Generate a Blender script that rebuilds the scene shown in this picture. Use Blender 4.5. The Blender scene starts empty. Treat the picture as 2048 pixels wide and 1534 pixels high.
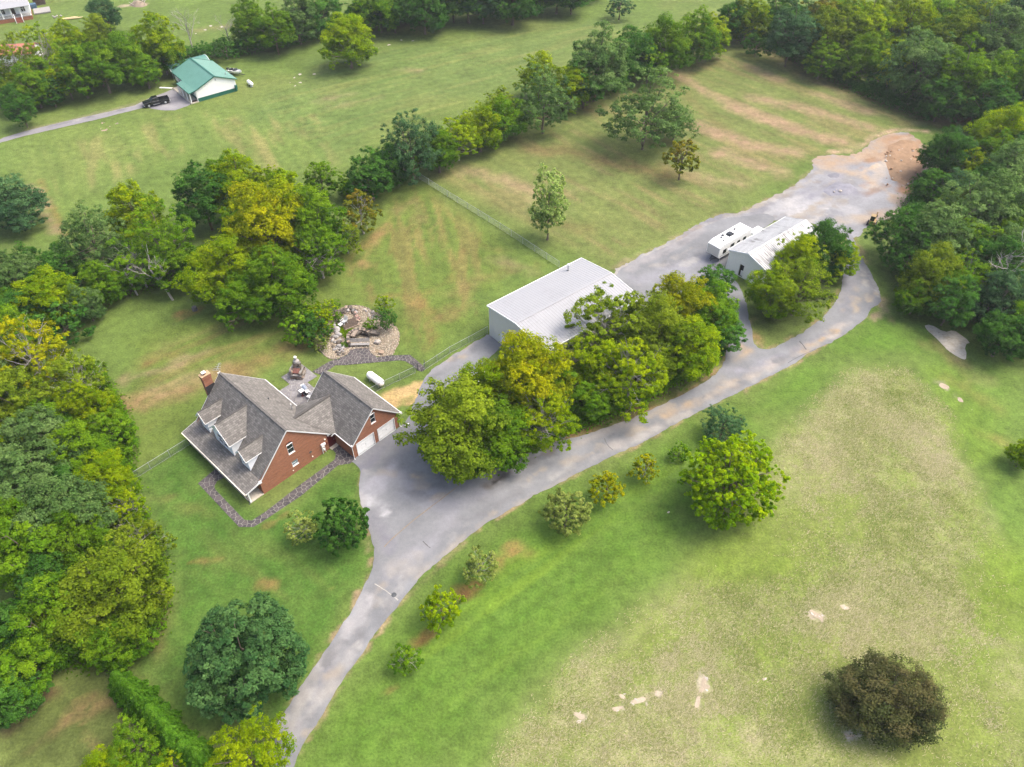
import bpy, bmesh, math, random
import numpy as np
from mathutils import Vector, Matrix
from mathutils.geometry import delaunay_2d_cdt

# ------------------------------------------------------------------ camera, sky, sun, exposure
scene = bpy.context.scene
H = 74.0; F = 1505.0; PITCH = math.radians(44.59); PCX, PCY = 1024.0, 767.0
cam_data = bpy.data.cameras.new('camera'); cam = bpy.data.objects.new('camera', cam_data)
scene.collection.objects.link(cam); scene.camera = cam
cam.location = (0, 0, H); cam.rotation_euler = (math.radians(90) - PITCH, 0, 0)
cam_data.sensor_width = 36.0; cam_data.lens = F / 2048 * 36.0
cam_data.clip_start = 1.0; cam_data.clip_end = 6000.0

SUN_EL, SUN_AZ = math.radians(60), math.radians(82)      # azimuth from +Y towards +X
world = bpy.data.worlds.new('World'); scene.world = world; world.use_nodes = True
wn = world.node_tree
sky = wn.nodes.new('ShaderNodeTexSky'); sky.sky_type = 'NISHITA'; sky.sun_disc = False
sky.sun_elevation = SUN_EL; sky.sun_rotation = SUN_AZ
sky.air_density = 1.0; sky.dust_density = 6.0; sky.ozone_density = 0.4
bgn = wn.nodes['Background']; bgn.inputs['Strength'].default_value = 0.15
wn.links.new(sky.outputs[0], bgn.inputs[0])
sun_d = bpy.data.lights.new('sun', 'SUN'); sun_d.energy = 1.1; sun_d.angle = math.radians(32)
sun_d.color = (1.0, 0.96, 0.90)
sun = bpy.data.objects.new('sun', sun_d); scene.collection.objects.link(sun)
sdir = Vector((math.sin(SUN_AZ) * math.cos(SUN_EL), math.cos(SUN_AZ) * math.cos(SUN_EL), math.sin(SUN_EL)))
sun.rotation_euler = sdir.to_track_quat('Z', 'Y').to_euler()
scene.view_settings.view_transform = 'Standard'; scene.view_settings.look = 'None'
scene.view_settings.gamma = 1.0; scene.view_settings.use_curve_mapping = False
scene.view_settings.exposure = 1.36

# ------------------------------------------------------------------ helpers
CO = scene.collection.objects
FW = np.array([0, math.cos(PITCH), -math.sin(PITCH)]); UP = np.array([0, math.sin(PITCH), math.cos(PITCH)])
def G(px, py, z=0.0):
    """where the line of sight of a photograph pixel meets height z: surveyed position on the ground"""
    d = FW + (px - PCX) / F * np.array([1., 0, 0]) - (py - PCY) / F * UP
    t = (z - H) / d[2]
    return Vector((d[0] * t, d[1] * t, z))
def depth_of(p): return float(np.dot(np.array(p) - np.array([0, 0, H]), FW))
def Z(s, ox, oy): return lambda pts: [(ox + a / s, oy + b / s) for a, b in pts]
ZH = Z(3.8346, 340, 680); ZP = Z(5.689, 540, 560); ZM = Z(5.12, 940, 480); ZG = Z(6.827, 260, 80)
ZW = Z(3.413, 1180, 380); Z3 = Z(2.894, 680, 860); Z4 = Z(2.667, 1280, 700); Z8 = Z(3.737, 1500, 220)
ZT = Z(3.657, 0, 0); Z4H = Z(7.585, 550, 730)
rng = np.random.default_rng(7); random.seed(7)

def tag(o, label=None, cat=None, group=None, kind=None):
    if label: o['label'] = label
    if cat: o['category'] = cat
    if group: o['group'] = group
    if kind: o['kind'] = kind
    return o
def empty(name, loc=(0, 0, 0), rz=0.0, label=None, cat=None, group=None):
    o = bpy.data.objects.new(name, None); CO.link(o); o.location = loc; o.rotation_euler = (0, 0, rz)
    o.empty_display_size = 0.3
    return tag(o, label, cat, group)

def lin(c): 
    c = np.asarray(c, float) / 255.0
    return np.where(c <= 0.04045, c / 12.92, ((c + 0.055) / 1.055) ** 2.4)
KK = 2.1
def A(r, g, b, k=KK):
    v = lin((r, g, b)) / k
    return (float(v[0]), float(v[1]), float(v[2]), 1.0)

class MB:
    """collects vertices, faces and face uvs; build() links them as one mesh object"""
    def __init__(s): s.v = []; s.f = []; s.uv = []; s.mi = []
    def add(s, vs, fs, uvs=None, mi=0):
        o = len(s.v); s.v += [tuple(p) for p in vs]
        for k, f in enumerate(fs):
            s.f.append([o + i for i in f]); s.mi.append(mi)
            s.uv.append(uvs[k] if uvs else None)
        return s
    def box(s, c, d, rz=0.0, mi=0, tilt=None):
        x, y, z = d[0] / 2, d[1] / 2, d[2] / 2
        P = [Vector((a * x, b * y, e * z)) for e in (-1, 1) for a, b in ((-1, -1), (1, -1), (1, 1), (-1, 1))]
        M = Matrix.Rotation(rz, 3, 'Z')
        if tilt is not None: M = M @ tilt
        P = [M @ p + Vector(c) for p in P]
        return s.add(P, [(3, 2, 1, 0), (4, 5, 6, 7), (0, 1, 5, 4), (1, 2, 6, 5), (2, 3, 7, 6), (3, 0, 4, 7)], mi=mi)
    def bar(s, a, b, w, h=None, mi=0):
        a = Vector(a); b = Vector(b); d = b - a; L = d.length
        if L < 1e-6: return s
        q = d.to_track_quat('X', 'Z').to_matrix()
        h = h or w
        P = [q @ Vector((e * L, p * w / 2, r * h / 2)) + a for e in (0, 1) for p, r in ((-1, -1), (1, -1), (1, 1), (-1, 1))]
        return s.add(P, [(0, 1, 2, 3), (7, 6, 5, 4), (0, 4, 5, 1), (1, 5, 6, 2), (2, 6, 7, 3), (3, 7, 4, 0)], mi=mi)
    def tube(s, path, radii, n=6, mi=0, cap=True):
        path = [Vector(p) for p in path]; rings = []
        o = len(s.v)
        for i, p in enumerate(path):
            d = (path[min(i + 1, len(path) - 1)] - path[max(i - 1, 0)])
            d = d.normalized() if d.length > 1e-9 else Vector((0, 0, 1))
            q = d.to_track_quat('Z', 'Y')
            r = radii[i] if hasattr(radii, '__len__') else radii
            for k in range(n):
                a = 2 * math.pi * k / n
                s.v.append(tuple(p + q @ Vector((math.cos(a) * r, math.sin(a) * r, 0))))
        for i in range(len(path) - 1):
            for k in range(n):
                s.f.append([o + i * n + k, o + i * n + (k + 1) % n, o + (i + 1) * n + (k + 1) % n, o + (i + 1) * n + k]); s.uv.append(None); s.mi.append(mi)
        if cap:
            s.f.append([o + k for k in range(n)][::-1]); s.uv.append(None); s.mi.append(mi)
            s.f.append([o + (len(path) - 1) * n + k for k in range(n)]); s.uv.append(None); s.mi.append(mi)
        return s
    def lathe(s, prof, c=(0, 0, 0), n=16, mi=0):
        return s.tube([Vector(c) + Vector((0, 0, z)) for r, z in prof], [r for r, z in prof], n, mi)
    def prism(s, poly, depth_vec, mi=0):
        """closed prism from a planar polygon pushed along depth_vec"""
        n = len(poly); d = Vector(depth_vec)
        P = [Vector(p) for p in poly] + [Vector(p) + d for p in poly]
        fs = [list(range(n))[::-1], [n + i for i in range(n)]] + [[i, (i + 1) % n, n + (i + 1) % n, n + i] for i in range(n)]
        return s.add(P, fs, mi=mi)
    def slab(s, poly, t=0.14, mi=0):
        """roof slope: polygon is the top face, thickness goes straight down; uv in metres (along eave, upslope)"""
        P = [Vector(p) for p in poly]; n = len(P)
        nrm = (P[1] - P[0]).cross(P[2] - P[0])
        for i in range(n - 2):
            q = (P[i + 1] - P[0]).cross(P[i + 2] - P[0])
            if q.length > nrm.length: nrm = q
        nrm.normalize()
        if nrm.z < 0: P.reverse(); nrm = -nrm
        e1 = Vector((0, 0, 1)).cross(nrm)
        e1 = e1.normalized() if e1.length > 1e-4 else Vector((1, 0, 0))
        e2 = nrm.cross(e1)
        uv = [(p.dot(e1), p.dot(e2)) for p in P]
        Q = [p - Vector((0, 0, t)) for p in P]
        fs = [list(range(n)), [n + i for i in range(n)][::-1]] + [[i, n + i, n + (i + 1) % n, (i + 1) % n] for i in range(n)]
        return s.add(P + Q, fs, [uv, uv[::-1]] + [[(0, 0)] * 4] * n, mi)
    def build(s, name, mats, parent=None, smooth=False):
        me = bpy.data.meshes.new(name); me.from_pydata(s.v, [], s.f)
        if any(u is not None for u in s.uv):
            ul = me.uv_layers.new(name='UVMap'); k = 0
            for f, u in zip(s.f, s.uv):
                for j in range(len(f)):
                    ul.data[k].uv = u[j] if u else (0, 0); k += 1
        for m in (mats if isinstance(mats, (list, tuple)) else [mats]): me.materials.append(m)
        if len(me.materials) > 1: me.polygons.foreach_set('material_index', s.mi)
        if smooth: me.polygons.foreach_set('use_smooth', [True] * len(me.polygons))
        me.update()
        o = bpy.data.objects.new(name, me); CO.link(o)
        if parent: o.parent = parent
        return o

def fast_mesh(name, V, quads, attr=None, mats=()):
    me = bpy.data.meshes.new(name)
    n, m = len(V), len(quads); w = quads.shape[1]
    me.vertices.add(n); me.vertices.foreach_set('co', np.ascontiguousarray(V, np.float32).ravel())
    me.loops.add(m * w); me.loops.foreach_set('vertex_index', np.ascontiguousarray(quads, np.int32).ravel())
    me.polygons.add(m); me.polygons.foreach_set('loop_start', np.arange(0, m * w, w, dtype=np.int32))
    me.polygons.foreach_set('loop_total', np.full(m, w, dtype=np.int32))
    me.update(calc_edges=True)
    if attr is not None:
        for nm, (typ, arr) in attr.items():
            at = me.attributes.new(nm, typ, 'POINT')
            at.data.foreach_set('color' if typ == 'FLOAT_COLOR' else 'value', np.ascontiguousarray(arr, np.float32).ravel())
    for mt in mats: me.materials.append(mt)
    return me
def link(name, me, parent=None):
    o = bpy.data.objects.new(name, me); CO.link(o)
    if parent: o.parent = parent
    return o
def copy_part(o, parent, loc=None, rz=None):
    c = o.copy(); CO.link(c); c.parent = parent
    if loc is not None: c.location = loc
    if rz is not None: c.rotation_euler = (0, 0, rz)
    return c
def copy_tree(o, parent=None):
    c = o.copy(); CO.link(c); c.parent = parent
    for ch in o.children: copy_tree(ch, c)
    return c

# ------------------------------------------------------------------ value noise in numpy
def _hash(ix, iy, seed):
    h = (ix.astype(np.int64) * 374761393 + iy.astype(np.int64) * 668265263 + seed * 974634777) & 0xffffffff
    h = ((h ^ (h >> 13)) * 1274126177) & 0xffffffff
    return ((h ^ (h >> 16)) & 0xffff) / 65535.0
def vnoise(x, y, seed=0):
    ix = np.floor(x); iy = np.floor(y); fx = x - ix; fy = y - iy
    fx = fx * fx * (3 - 2 * fx); fy = fy * fy * (3 - 2 * fy)
    a = _hash(ix, iy, seed); b = _hash(ix + 1, iy, seed); c = _hash(ix, iy + 1, seed); d = _hash(ix + 1, iy + 1, seed)
    return (a * (1 - fx) + b * fx) * (1 - fy) + (c * (1 - fx) + d * fx) * fy
def fbm(x, y, seed=0, oct=4):
    r = 0; amp = 0.5; t = 0
    for o in range(oct):
        r = r + amp * vnoise(x * 2 ** o, y * 2 ** o, seed + o * 17); t += amp; amp *= 0.55
    return r / t
def sstep(a, b, x):
    t = np.clip((x - a) / (b - a), 0, 1); return t * t * (3 - 2 * t)
def seg_dist(P, pts):
    d = np.full(len(P), 1e9)
    for a, b in zip(pts[:-1], pts[1:]):
        ab = b - a; L2 = max(ab @ ab, 1e-9)
        t = np.clip(((P - a) @ ab) / L2, 0, 1)
        q = P - a - t[:, None] * ab
        d = np.minimum(d, np.hypot(q[:, 0], q[:, 1]))
    return d
def inside(P, pts):
    r = np.zeros(len(P), bool); x, y = P[:, 0], P[:, 1]; n = len(pts)
    for i in range(n):
        a = pts[i]; b = pts[(i + 1) % n]
        if a[1] == b[1]: continue
        c = ((a[1] > y) != (b[1] > y)) & (x < (b[0] - a[0]) * (y - a[1]) / (b[1] - a[1]) + a[0])
        r ^= c
    return r
def gpts(px, z=0.0): return np.array([tuple(G(a, b, z))[:2] for a, b in px])
def paint(P, C, ops):
    """lay soft worn strokes and patches of another ground cover over colours C at plan positions P"""
    for op in ops:
        kind, px, width, soft, col, alpha = op[:6]; warp = op[6] if len(op) > 6 else 1.0; seed = op[7] if len(op) > 7 else 3
        pts = gpts(px) if not isinstance(px, np.ndarray) else px
        m = width + soft + warp + 2
        lo = pts.min(0) - m; hi = pts.max(0) + m
        idx = np.where((P[:, 0] > lo[0]) & (P[:, 0] < hi[0]) & (P[:, 1] > lo[1]) & (P[:, 1] < hi[1]))[0]
        if not len(idx): continue
        Q = P[idx]
        if kind == 'poly':
            d = seg_dist(Q, np.vstack([pts, pts[:1]])); d = np.where(inside(Q, pts), -d, d)
        else:
            d = seg_dist(Q, pts) - width
        fr = 0.35 / max(warp, 0.3)
        d = d + warp * 2 * (fbm(Q[:, 0] * fr, Q[:, 1] * fr, seed) - 0.5) * 1.6
        w = (1 - sstep(-soft, soft * 0.6, d)) * alpha
        br = np.clip(-0.15 + 2.1 * fbm(Q[:, 0] * 0.8, Q[:, 1] * 0.8, seed + 5, 4), 0.1, 1.35); bm_ = min(1.0, .45 + .5 / (width + .4)) if kind == 'line' else .35
        w = w * (1 - bm_ + bm_ * br)
        w = np.clip(w, 0, 1)[:, None]
        nc = min(3, C.shape[1])
        C[idx, :nc] = C[idx, :nc] * (1 - w) + np.array(col[:nc])[None, :] * w
    return C

# ------------------------------------------------------------------ materials
def nodes_of(m):
    m.use_nodes = True; nt = m.node_tree; nt.nodes.clear()
    out = nt.nodes.new('ShaderNodeOutputMaterial'); return nt, out
def N(nt, t, **kw):
    n = nt.nodes.new(t)
    for k, v in kw.items():
        if k.startswith('i_'): n.inputs[k[2:].replace('_', ' ')].default_value = v
        else: setattr(n, k, v)
    return n
def mixc(nt, fac, a, b, mode='MIX'):
    n = nt.nodes.new('ShaderNodeMix'); n.data_type = 'RGBA'; n.blend_type = mode
    for s, v in ((0, fac), (6, a), (7, b)):
        if hasattr(v, 'default_value') and not isinstance(v, (int, float, tuple)): nt.links.new(v, n.inputs[s])
        else: n.inputs[s].default_value = v
    return n.outputs[2]
def maprange(nt, v, a, b, c, d):
    n = nt.nodes.new('ShaderNodeMapRange'); nt.links.new(v, n.inputs[0])
    for i, x in enumerate((a, b, c, d)): n.inputs[i + 1].default_value = x
    return n.outputs[0]
def noise(nt, coord, scale, detail=3, rough=0.55, lac=2.0):
    n = nt.nodes.new('ShaderNodeTexNoise'); n.inputs['Scale'].default_value = scale; n.inputs['Detail'].default_value = detail
    n.inputs['Roughness'].default_value = rough
    if coord is not None: nt.links.new(coord, n.inputs['Vector'])
    return n.outputs['Fac']
def bsdf(nt, out, col, rough=0.8, spec=0.3, metal=0.0, bump=None, bstr=0.3, bdist=0.05):
    b = nt.nodes.new('ShaderNodeBsdfPrincipled'); b.inputs['Roughness'].default_value = rough
    b.inputs['Specular IOR Level'].default_value = spec; b.inputs['Metallic'].default_value = metal
    if isinstance(col, tuple): b.inputs['Base Color'].default_value = col
    else: nt.links.new(col, b.inputs['Base Color'])
    if bump is not None:
        bn = nt.nodes.new('ShaderNodeBump'); bn.inputs['Strength'].default_value = bstr; bn.inputs['Distance'].default_value = bdist
        nt.links.new(bump, bn.inputs['Height']); nt.links.new(bn.outputs[0], b.inputs['Normal'])
    nt.links.new(b.outputs[0], out.inputs[0]); return b
def geo_pos(nt): return nt.nodes.new('ShaderNodeNewGeometry').outputs['Position']
def obj_co(nt): return nt.nodes.new('ShaderNodeTexCoord').outputs['Object']

def plain(name, col, rough=0.6, var=0.15, scale=3.0, spec=0.3, metal=0.0, dirt=None, dscale=0.6, damt=0.5):
    """painted or bare surface: base colour, fine mottling, optional grime patches"""
    m = bpy.data.materials.new(name); nt, out = nodes_of(m); co = obj_co(nt)
    f = noise(nt, co, scale, 4)
    k = maprange(nt, f, 0.3, 0.7, 1 - var, 1 + var)
    cmb = nt.nodes.new('ShaderNodeCombineColor')
    for i in range(3): nt.links.new(k, cmb.inputs[i])
    c = mixc(nt, 1.0, col, cmb.outputs[0], 'MULTIPLY')
    if dirt:
        g = maprange(nt, noise(nt, co, dscale, 5, 0.65), 0.5, 0.72, 0, damt)
        c = mixc(nt, g, c, dirt)
    bsdf(nt, out, c, rough, spec, metal, bump=f, bstr=0.1, bdist=0.02)
    return m

def leaf_mat(name, col, tip, dark, trans=0.45):
    """foliage: hue drifts between trees, sprays and leaves"""
    m = bpy.data.materials.new(name); nt, out = nodes_of(m)
    g = nt.nodes.new('ShaderNodeNewGeometry'); oi = nt.nodes.new('ShaderNodeObjectInfo')
    at = nt.nodes.new('ShaderNodeAttribute'); at.attribute_name = 'tint'
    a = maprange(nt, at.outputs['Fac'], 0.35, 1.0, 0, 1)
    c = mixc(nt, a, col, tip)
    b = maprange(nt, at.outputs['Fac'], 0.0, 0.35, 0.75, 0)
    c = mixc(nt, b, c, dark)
    r = maprange(nt, g.outputs['Random Per Island'], 0, 1, 0.72, 1.28)
    r2 = maprange(nt, oi.outputs['Random'], 0, 1, 0.86, 1.14)
    mu = nt.nodes.new('ShaderNodeMath'); mu.operation = 'MULTIPLY'; nt.links.new(r, mu.inputs[0]); nt.links.new(r2, mu.inputs[1])
    cmb = nt.nodes.new('ShaderNodeCombineColor')
    for i in range(3): nt.links.new(mu.outputs[0], cmb.inputs[i])
    c = mixc(nt, 1.0, c, cmb.outputs[0], 'MULTIPLY')
    d = nt.nodes.new('ShaderNodeBsdfDiffuse'); nt.links.new(c, d.inputs[0])
    t = nt.nodes.new('ShaderNodeBsdfTranslucent'); nt.links.new(mixc(nt, 1.0, c, (1.0, 1.05, 0.55, 1), 'MULTIPLY'), t.inputs[0])
    mx = nt.nodes.new('ShaderNodeMixShader'); mx.inputs[0].default_value = trans
    nt.links.new(d.outputs[0], mx.inputs[1]); nt.links.new(t.outputs[0], mx.inputs[2]); nt.links.new(mx.outputs[0], out.inputs[0])
    return m

def painted_mat(name, fine=9.0, fvar=0.25, straw=None, rough=0.95, bstr=0.4, bdist=0.06, speck=None):
    """ground cover: colours laid out per vertex, with fine texture of its own"""
    m = bpy.data.materials.new(name); nt, out = nodes_of(m); co = geo_pos(nt)
    at = nt.nodes.new('ShaderNodeAttribute'); at.attribute_name = 'Col'
    f1 = noise(nt, co, fine, 4, 0.7); f2 = noise(nt, co, fine * 0.22, 4, 0.6); f3 = noise(nt, co, fine * 0.045, 3, 0.6)
    k = maprange(nt, f1, 0.25, 0.75, 1 - fvar, 1 + fvar)
    k2 = maprange(nt, f2, 0.25, 0.75, 1 - fvar * 0.7, 1 + fvar * 0.7)
    k3 = maprange(nt, f3, 0.25, 0.75, 1 - fvar * 0.45, 1 + fvar * 0.45)
    mu = nt.nodes.new('ShaderNodeMath'); mu.operation = 'MULTIPLY'; nt.links.new(k, mu.inputs[0]); nt.links.new(k2, mu.inputs[1])
    mv = nt.nodes.new('ShaderNodeMath'); mv.operation = 'MULTIPLY'; nt.links.new(mu.outputs[0], mv.inputs[0]); nt.links.new(k3, mv.inputs[1])
    cmb = nt.nodes.new('ShaderNodeCombineColor')
    for i in range(3): nt.links.new(mv.outputs[0], cmb.inputs[i])
    c = mixc(nt, 1.0, at.outputs['Color'], cmb.outputs[0], 'MULTIPLY')
    if straw:
        # dry blades standing in the uncut field, where the alpha of the ground cover says so
        mp = nt.nodes.new('ShaderNodeMapping'); mp.inputs['Rotation'].default_value = (0, 0, 0.5); mp.inputs['Scale'].default_value = (1.0, 2.2, 1)
        nt.links.new(co, mp.inputs['Vector'])
        s = noise(nt, mp.outputs[0], 4.6, 4, 0.8)
        s2 = noise(nt, co, 0.5, 4, 0.6)
        ad = nt.nodes.new('ShaderNodeMath'); ad.operation = 'ADD'; nt.links.new(s, ad.inputs[0])
        nt.links.new(maprange(nt, s2, 0.3, 0.7, -0.07, 0.07), ad.inputs[1])
        sm = maprange(nt, ad.outputs[0], 0.40, 0.62, 0, 1)
        ml = nt.nodes.new('ShaderNodeMath'); ml.operation = 'MULTIPLY'; nt.links.new(sm, ml.inputs[0]); nt.links.new(at.outputs['Alpha'], ml.inputs[1])
        c = mixc(nt, ml.outputs[0], c, straw)
    if speck:
        v = nt.nodes.new('ShaderNodeTexVoronoi'); v.inputs['Scale'].default_value = speck[0]; nt.links.new(co, v.inputs['Vector'])
        c = mixc(nt, maprange(nt, v.outputs['Distance'], 0.0, 0.3, speck[2], 0), c, speck[1])
    bsdf(nt, out, c, rough, 0.15, bump=f1, bstr=bstr, bdist=bdist)
    return m

def shingle_mat(name, c1, c2, c3, mort):
    m = bpy.data.materials.new(name); nt, out = nodes_of(m)
    uv = nt.nodes.new('ShaderNodeTexCoord').outputs['UV']; co = obj_co(nt)
    b = nt.nodes.new('ShaderNodeTexBrick'); nt.links.new(uv, b.inputs['Vector'])
    b.inputs['Color1'].default_value = c1; b.inputs['Color2'].default_value = c2; b.inputs['Mortar'].default_value = mort
    b.inputs['Scale'].default_value = 1.0; b.inputs['Brick Width'].default_value = 0.46; b.inputs['Row Height'].default_value = 0.25
    b.inputs['Mortar Size'].default_value = 0.016; b.inputs['Bias'].default_value = 0.0
    c = mixc(nt, maprange(nt, noise(nt, co, 0.9, 5, 0.65), 0.42, 0.70, 0, 0.22), b.outputs['Color'], c3)
    mp = nt.nodes.new('ShaderNodeMapping'); mp.inputs['Scale'].default_value = (1.6, 0.18, 1); nt.links.new(uv, mp.inputs['Vector'])
    st = maprange(nt, noise(nt, mp.outputs[0], 1.0, 4, 0.6), 0.35, 0.7, 0.84, 1.14)
    cmb = nt.nodes.new('ShaderNodeCombineColor')
    for i in range(3): nt.links.new(st, cmb.inputs[i])
    c = mixc(nt, 1.0, c, cmb.outputs[0], 'MULTIPLY')
    bsdf(nt, out, c, 0.95, 0.2, bump=b.outputs['Fac'], bstr=-0.5, bdist=0.03)
    return m

def brick_mat(name, c1, c2, mort):
    m = bpy.data.materials.new(name); nt, out = nodes_of(m); uv = nt.nodes.new('ShaderNodeTexCoord').outputs['UV']; co = obj_co(nt)
    b = nt.nodes.new('ShaderNodeTexBrick'); nt.links.new(uv, b.inputs['Vector'])
    b.inputs['Color1'].default_value = c1; b.inputs['Color2'].default_value = c2; b.inputs['Mortar'].default_value = mort
    b.inputs['Scale'].default_value = 1.0; b.inputs['Brick Width'].default_value = 0.21; b.inputs['Row Height'].default_value = 0.075
    b.inputs['Mortar Size'].default_value = 0.010; b.inputs['Bias'].default_value = -0.2
    mp = nt.nodes.new('ShaderNodeMapping'); mp.inputs['Scale'].default_value = (0.5, 2.6, 1); nt.links.new(uv, mp.inputs['Vector'])
    st = maprange(nt, noise(nt, mp.outputs[0], 1.5, 5, 0.65), 0.3, 0.7, 0.80, 1.2)
    cmb = nt.nodes.new('ShaderNodeCombineColor')
    for i in range(3): nt.links.new(st, cmb.inputs[i])
    c = mixc(nt, 1.0, b.outputs['Color'], cmb.outputs[0], 'MULTIPLY')
    bsdf(nt, out, c, 0.9, 0.2, bump=b.outputs['Fac'], bstr=-0.4, bdist=0.02)
    return m

def glass_mat(name, col=(0.012, 0.016, 0.02, 1)):
    m = bpy.data.materials.new(name); nt, out = nodes_of(m); bsdf(nt, out, col, 0.08, 0.5); return m

def streaked(name, col, dirt, sx, sy, lo, hi, amt, rough=0.45, spec=0.4, axis=0.0):
    """sheet metal with weathering streaks that run down the slope"""
    m = bpy.data.materials.new(name); nt, out = nodes_of(m); co = obj_co(nt)
    mp = nt.nodes.new('ShaderNodeMapping'); mp.inputs['Scale'].default_value = (sx, sy, 0.3); mp.inputs['Rotation'].default_value = (0, 0, axis)
    nt.links.new(co, mp.inputs['Vector'])
    a = maprange(nt, noise(nt, mp.outputs[0], 1.0, 6, 0.7), lo, hi, 0, amt)
    b = maprange(nt, noise(nt, co, 0.20, 3, 0.5), 0.47, 0.60, 0, 1)
    mu = nt.nodes.new('ShaderNodeMath'); mu.operation = 'MULTIPLY'; nt.links.new(a, mu.inputs[0]); nt.links.new(b, mu.inputs[1])
    c = mixc(nt, mu.outputs[0], col, dirt)
    c = mixc(nt, maprange(nt, noise(nt, co, 1.3, 4), 0.4, 0.7, 0, 0.12), c, dirt)
    bsdf(nt, out, c, rough, spec); return m

MAT = {}
MAT['white'] = plain('white_paint', A(238, 238, 236, 1.12), 0.5, 0.04, 2.0, dirt=(0.35, 0.33, 0.28, 1), dscale=1.2, damt=0.18)
MAT['white_trim'] = plain('white_trim_paint', (0.58, 0.58, 0.575, 1), 0.5, 0.06)
MAT['white_bright'] = plain('white_enamel', (0.80, 0.80, 0.79, 1), 0.35, 0.03, 1.5, 0.4)
MAT['cream'] = plain('cream_trim', (0.66, 0.60, 0.50, 1), 0.6, 0.06)
MAT['siding'] = plain('white_vinyl_siding', (0.74, 0.76, 0.78, 1), 0.55, 0.03)
MAT['brick'] = brick_mat('red_brick', (0.295, 0.104, 0.050, 1), (0.205, 0.068, 0.034, 1), (0.25, 0.165, 0.12, 1))
MAT['shingle'] = shingle_mat('grey_shingle', (0.192, 0.181, 0.166, 1), (0.112, 0.105, 0.097, 1), (0.146, 0.137, 0.125, 1), (0.072, 0.068, 0.063, 1))
MAT['ridge_cap'] = plain('shingle_ridge_cap', (0.105, 0.098, 0.090, 1), 0.95, 0.3, 6)
MAT['flashing'] = plain('dark_flashing', (0.03, 0.028, 0.03, 1), 0.6, 0.1)
MAT['glass'] = glass_mat('window_glass')
MAT['glass_pale'] = glass_mat('window_glass_with_blind', (0.16, 0.22, 0.25, 1))
MAT['red_door'] = plain('dark_red_paint', (0.075, 0.008, 0.010, 1), 0.45, 0.1)
MAT['concrete'] = plain('pale_concrete', (0.44, 0.40, 0.33, 1), 0.9, 0.14, 2.5, dirt=(0.28, 0.22, 0.15, 1), dscale=0.9, damt=0.6)
MAT['steel'] = plain('galvanised_steel', (0.38, 0.40, 0.41, 1), 0.45, 0.1, 4, 0.5, 0.4)
MAT['dark_steel'] = plain('dark_steel', (0.06, 0.065, 0.07, 1), 0.5, 0.15)
MAT['black'] = plain('black_paint', (0.012, 0.013, 0.014, 1), 0.3, 0.1, 2, 0.5)
MAT['rubber'] = plain('black_rubber', (0.02, 0.02, 0.02, 1), 0.9, 0.15)
MAT['metal_wall'] = streaked('cream_white_metal_siding', (0.62, 0.61, 0.56, 1), (0.40, 0.38, 0.32, 1), 3, 3, 0.5, 0.8, 0.4)
MAT['metal_roof'] = streaked('white_metal_roofing', (0.275, 0.278, 0.288, 1), (0.19, 0.19, 0.195, 1), 0.5, 2.5, 0.45, 0.75, 0.5)
MAT['shed_roof'] = streaked('weathered_white_roofing', (0.43, 0.43, 0.425, 1), (0.08, 0.075, 0.07, 1), 1.6, 0.30, 0.45, 0.60, 0.8)
MAT['lap'] = plain('ivory_lap_siding', (0.66, 0.65, 0.58, 1), 0.6, 0.05)
MAT['green_roof'] = plain('green_metal_roofing', (0.080, 0.195, 0.160, 1), 0.4, 0.07, 0.8, 0.4)
MAT['green_trim'] = plain('dark_green_metal', (0.018, 0.105, 0.075, 1), 0.45, 0.08)
MAT['wood'] = plain('weathered_wood', (0.25, 0.24, 0.23, 1), 0.9, 0.25, 5)
MAT['dark_wood'] = plain('dark_stained_wood', (0.075, 0.055, 0.042, 1), 0.9, 0.3, 5)
MAT['new_wood'] = plain('fresh_pine_boards', (0.48, 0.37, 0.20, 1), 0.8, 0.15)
MAT['bark'] = plain('grey_brown_bark', (0.14, 0.11, 0.085, 1), 0.95, 0.3, 5)
MAT['pale_bark'] = plain('pale_grey_bark', (0.30, 0.28, 0.25, 1), 0.95, 0.25, 5)
MAT['dead_wood'] = plain('bleached_dead_wood', (0.36, 0.33, 0.30, 1), 0.95, 0.2, 5)
MAT['copper'] = plain('rusty_copper_sheet', (0.15, 0.062, 0.046, 1), 0.5, 0.25, 4, 0.4)
MAT['mortar'] = plain('pale_mortar', (0.185, 0.175, 0.158, 1), 0.95, 0.15, 6)
MAT['patio_mortar'] = plain('patio_mortar', (0.23, 0.22, 0.205, 1), 0.95, 0.15, 6)
def stone_mat(name, c1, c2, c3):
    m = bpy.data.materials.new(name); nt, out = nodes_of(m); co = geo_pos(nt); oi = nt.nodes.new('ShaderNodeObjectInfo')
    c = mixc(nt, oi.outputs['Random'], c1, c2)
    f = noise(nt, co, 2.2, 6, 0.7)
    c = mixc(nt, maprange(nt, f, 0.5, 0.68, 0, 0.75), c, c3)
    bsdf(nt, out, c, 0.9, 0.25, bump=noise(nt, co, 9, 4), bstr=0.5, bdist=0.03); return m
MAT['flag'] = stone_mat('dark_flagstone', (0.088, 0.076, 0.078, 1), (0.046, 0.042, 0.046, 1), (0.125, 0.105, 0.10, 1))
MAT['patio_flag'] = stone_mat('grey_lilac_flagstone', (0.195, 0.187, 0.192, 1), (0.130, 0.124, 0.130, 1), (0.33, 0.32, 0.31, 1))
MAT['fieldstone'] = stone_mat('tan_fieldstone', (0.272, 0.200, 0.144, 1), (0.176, 0.152, 0.132, 1), (0.352, 0.304, 0.256, 1))
MAT['greyrock'] = stone_mat('grey_limestone', (0.304, 0.288, 0.272, 1), (0.160, 0.156, 0.152, 1), (0.400, 0.376, 0.352, 1))
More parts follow.
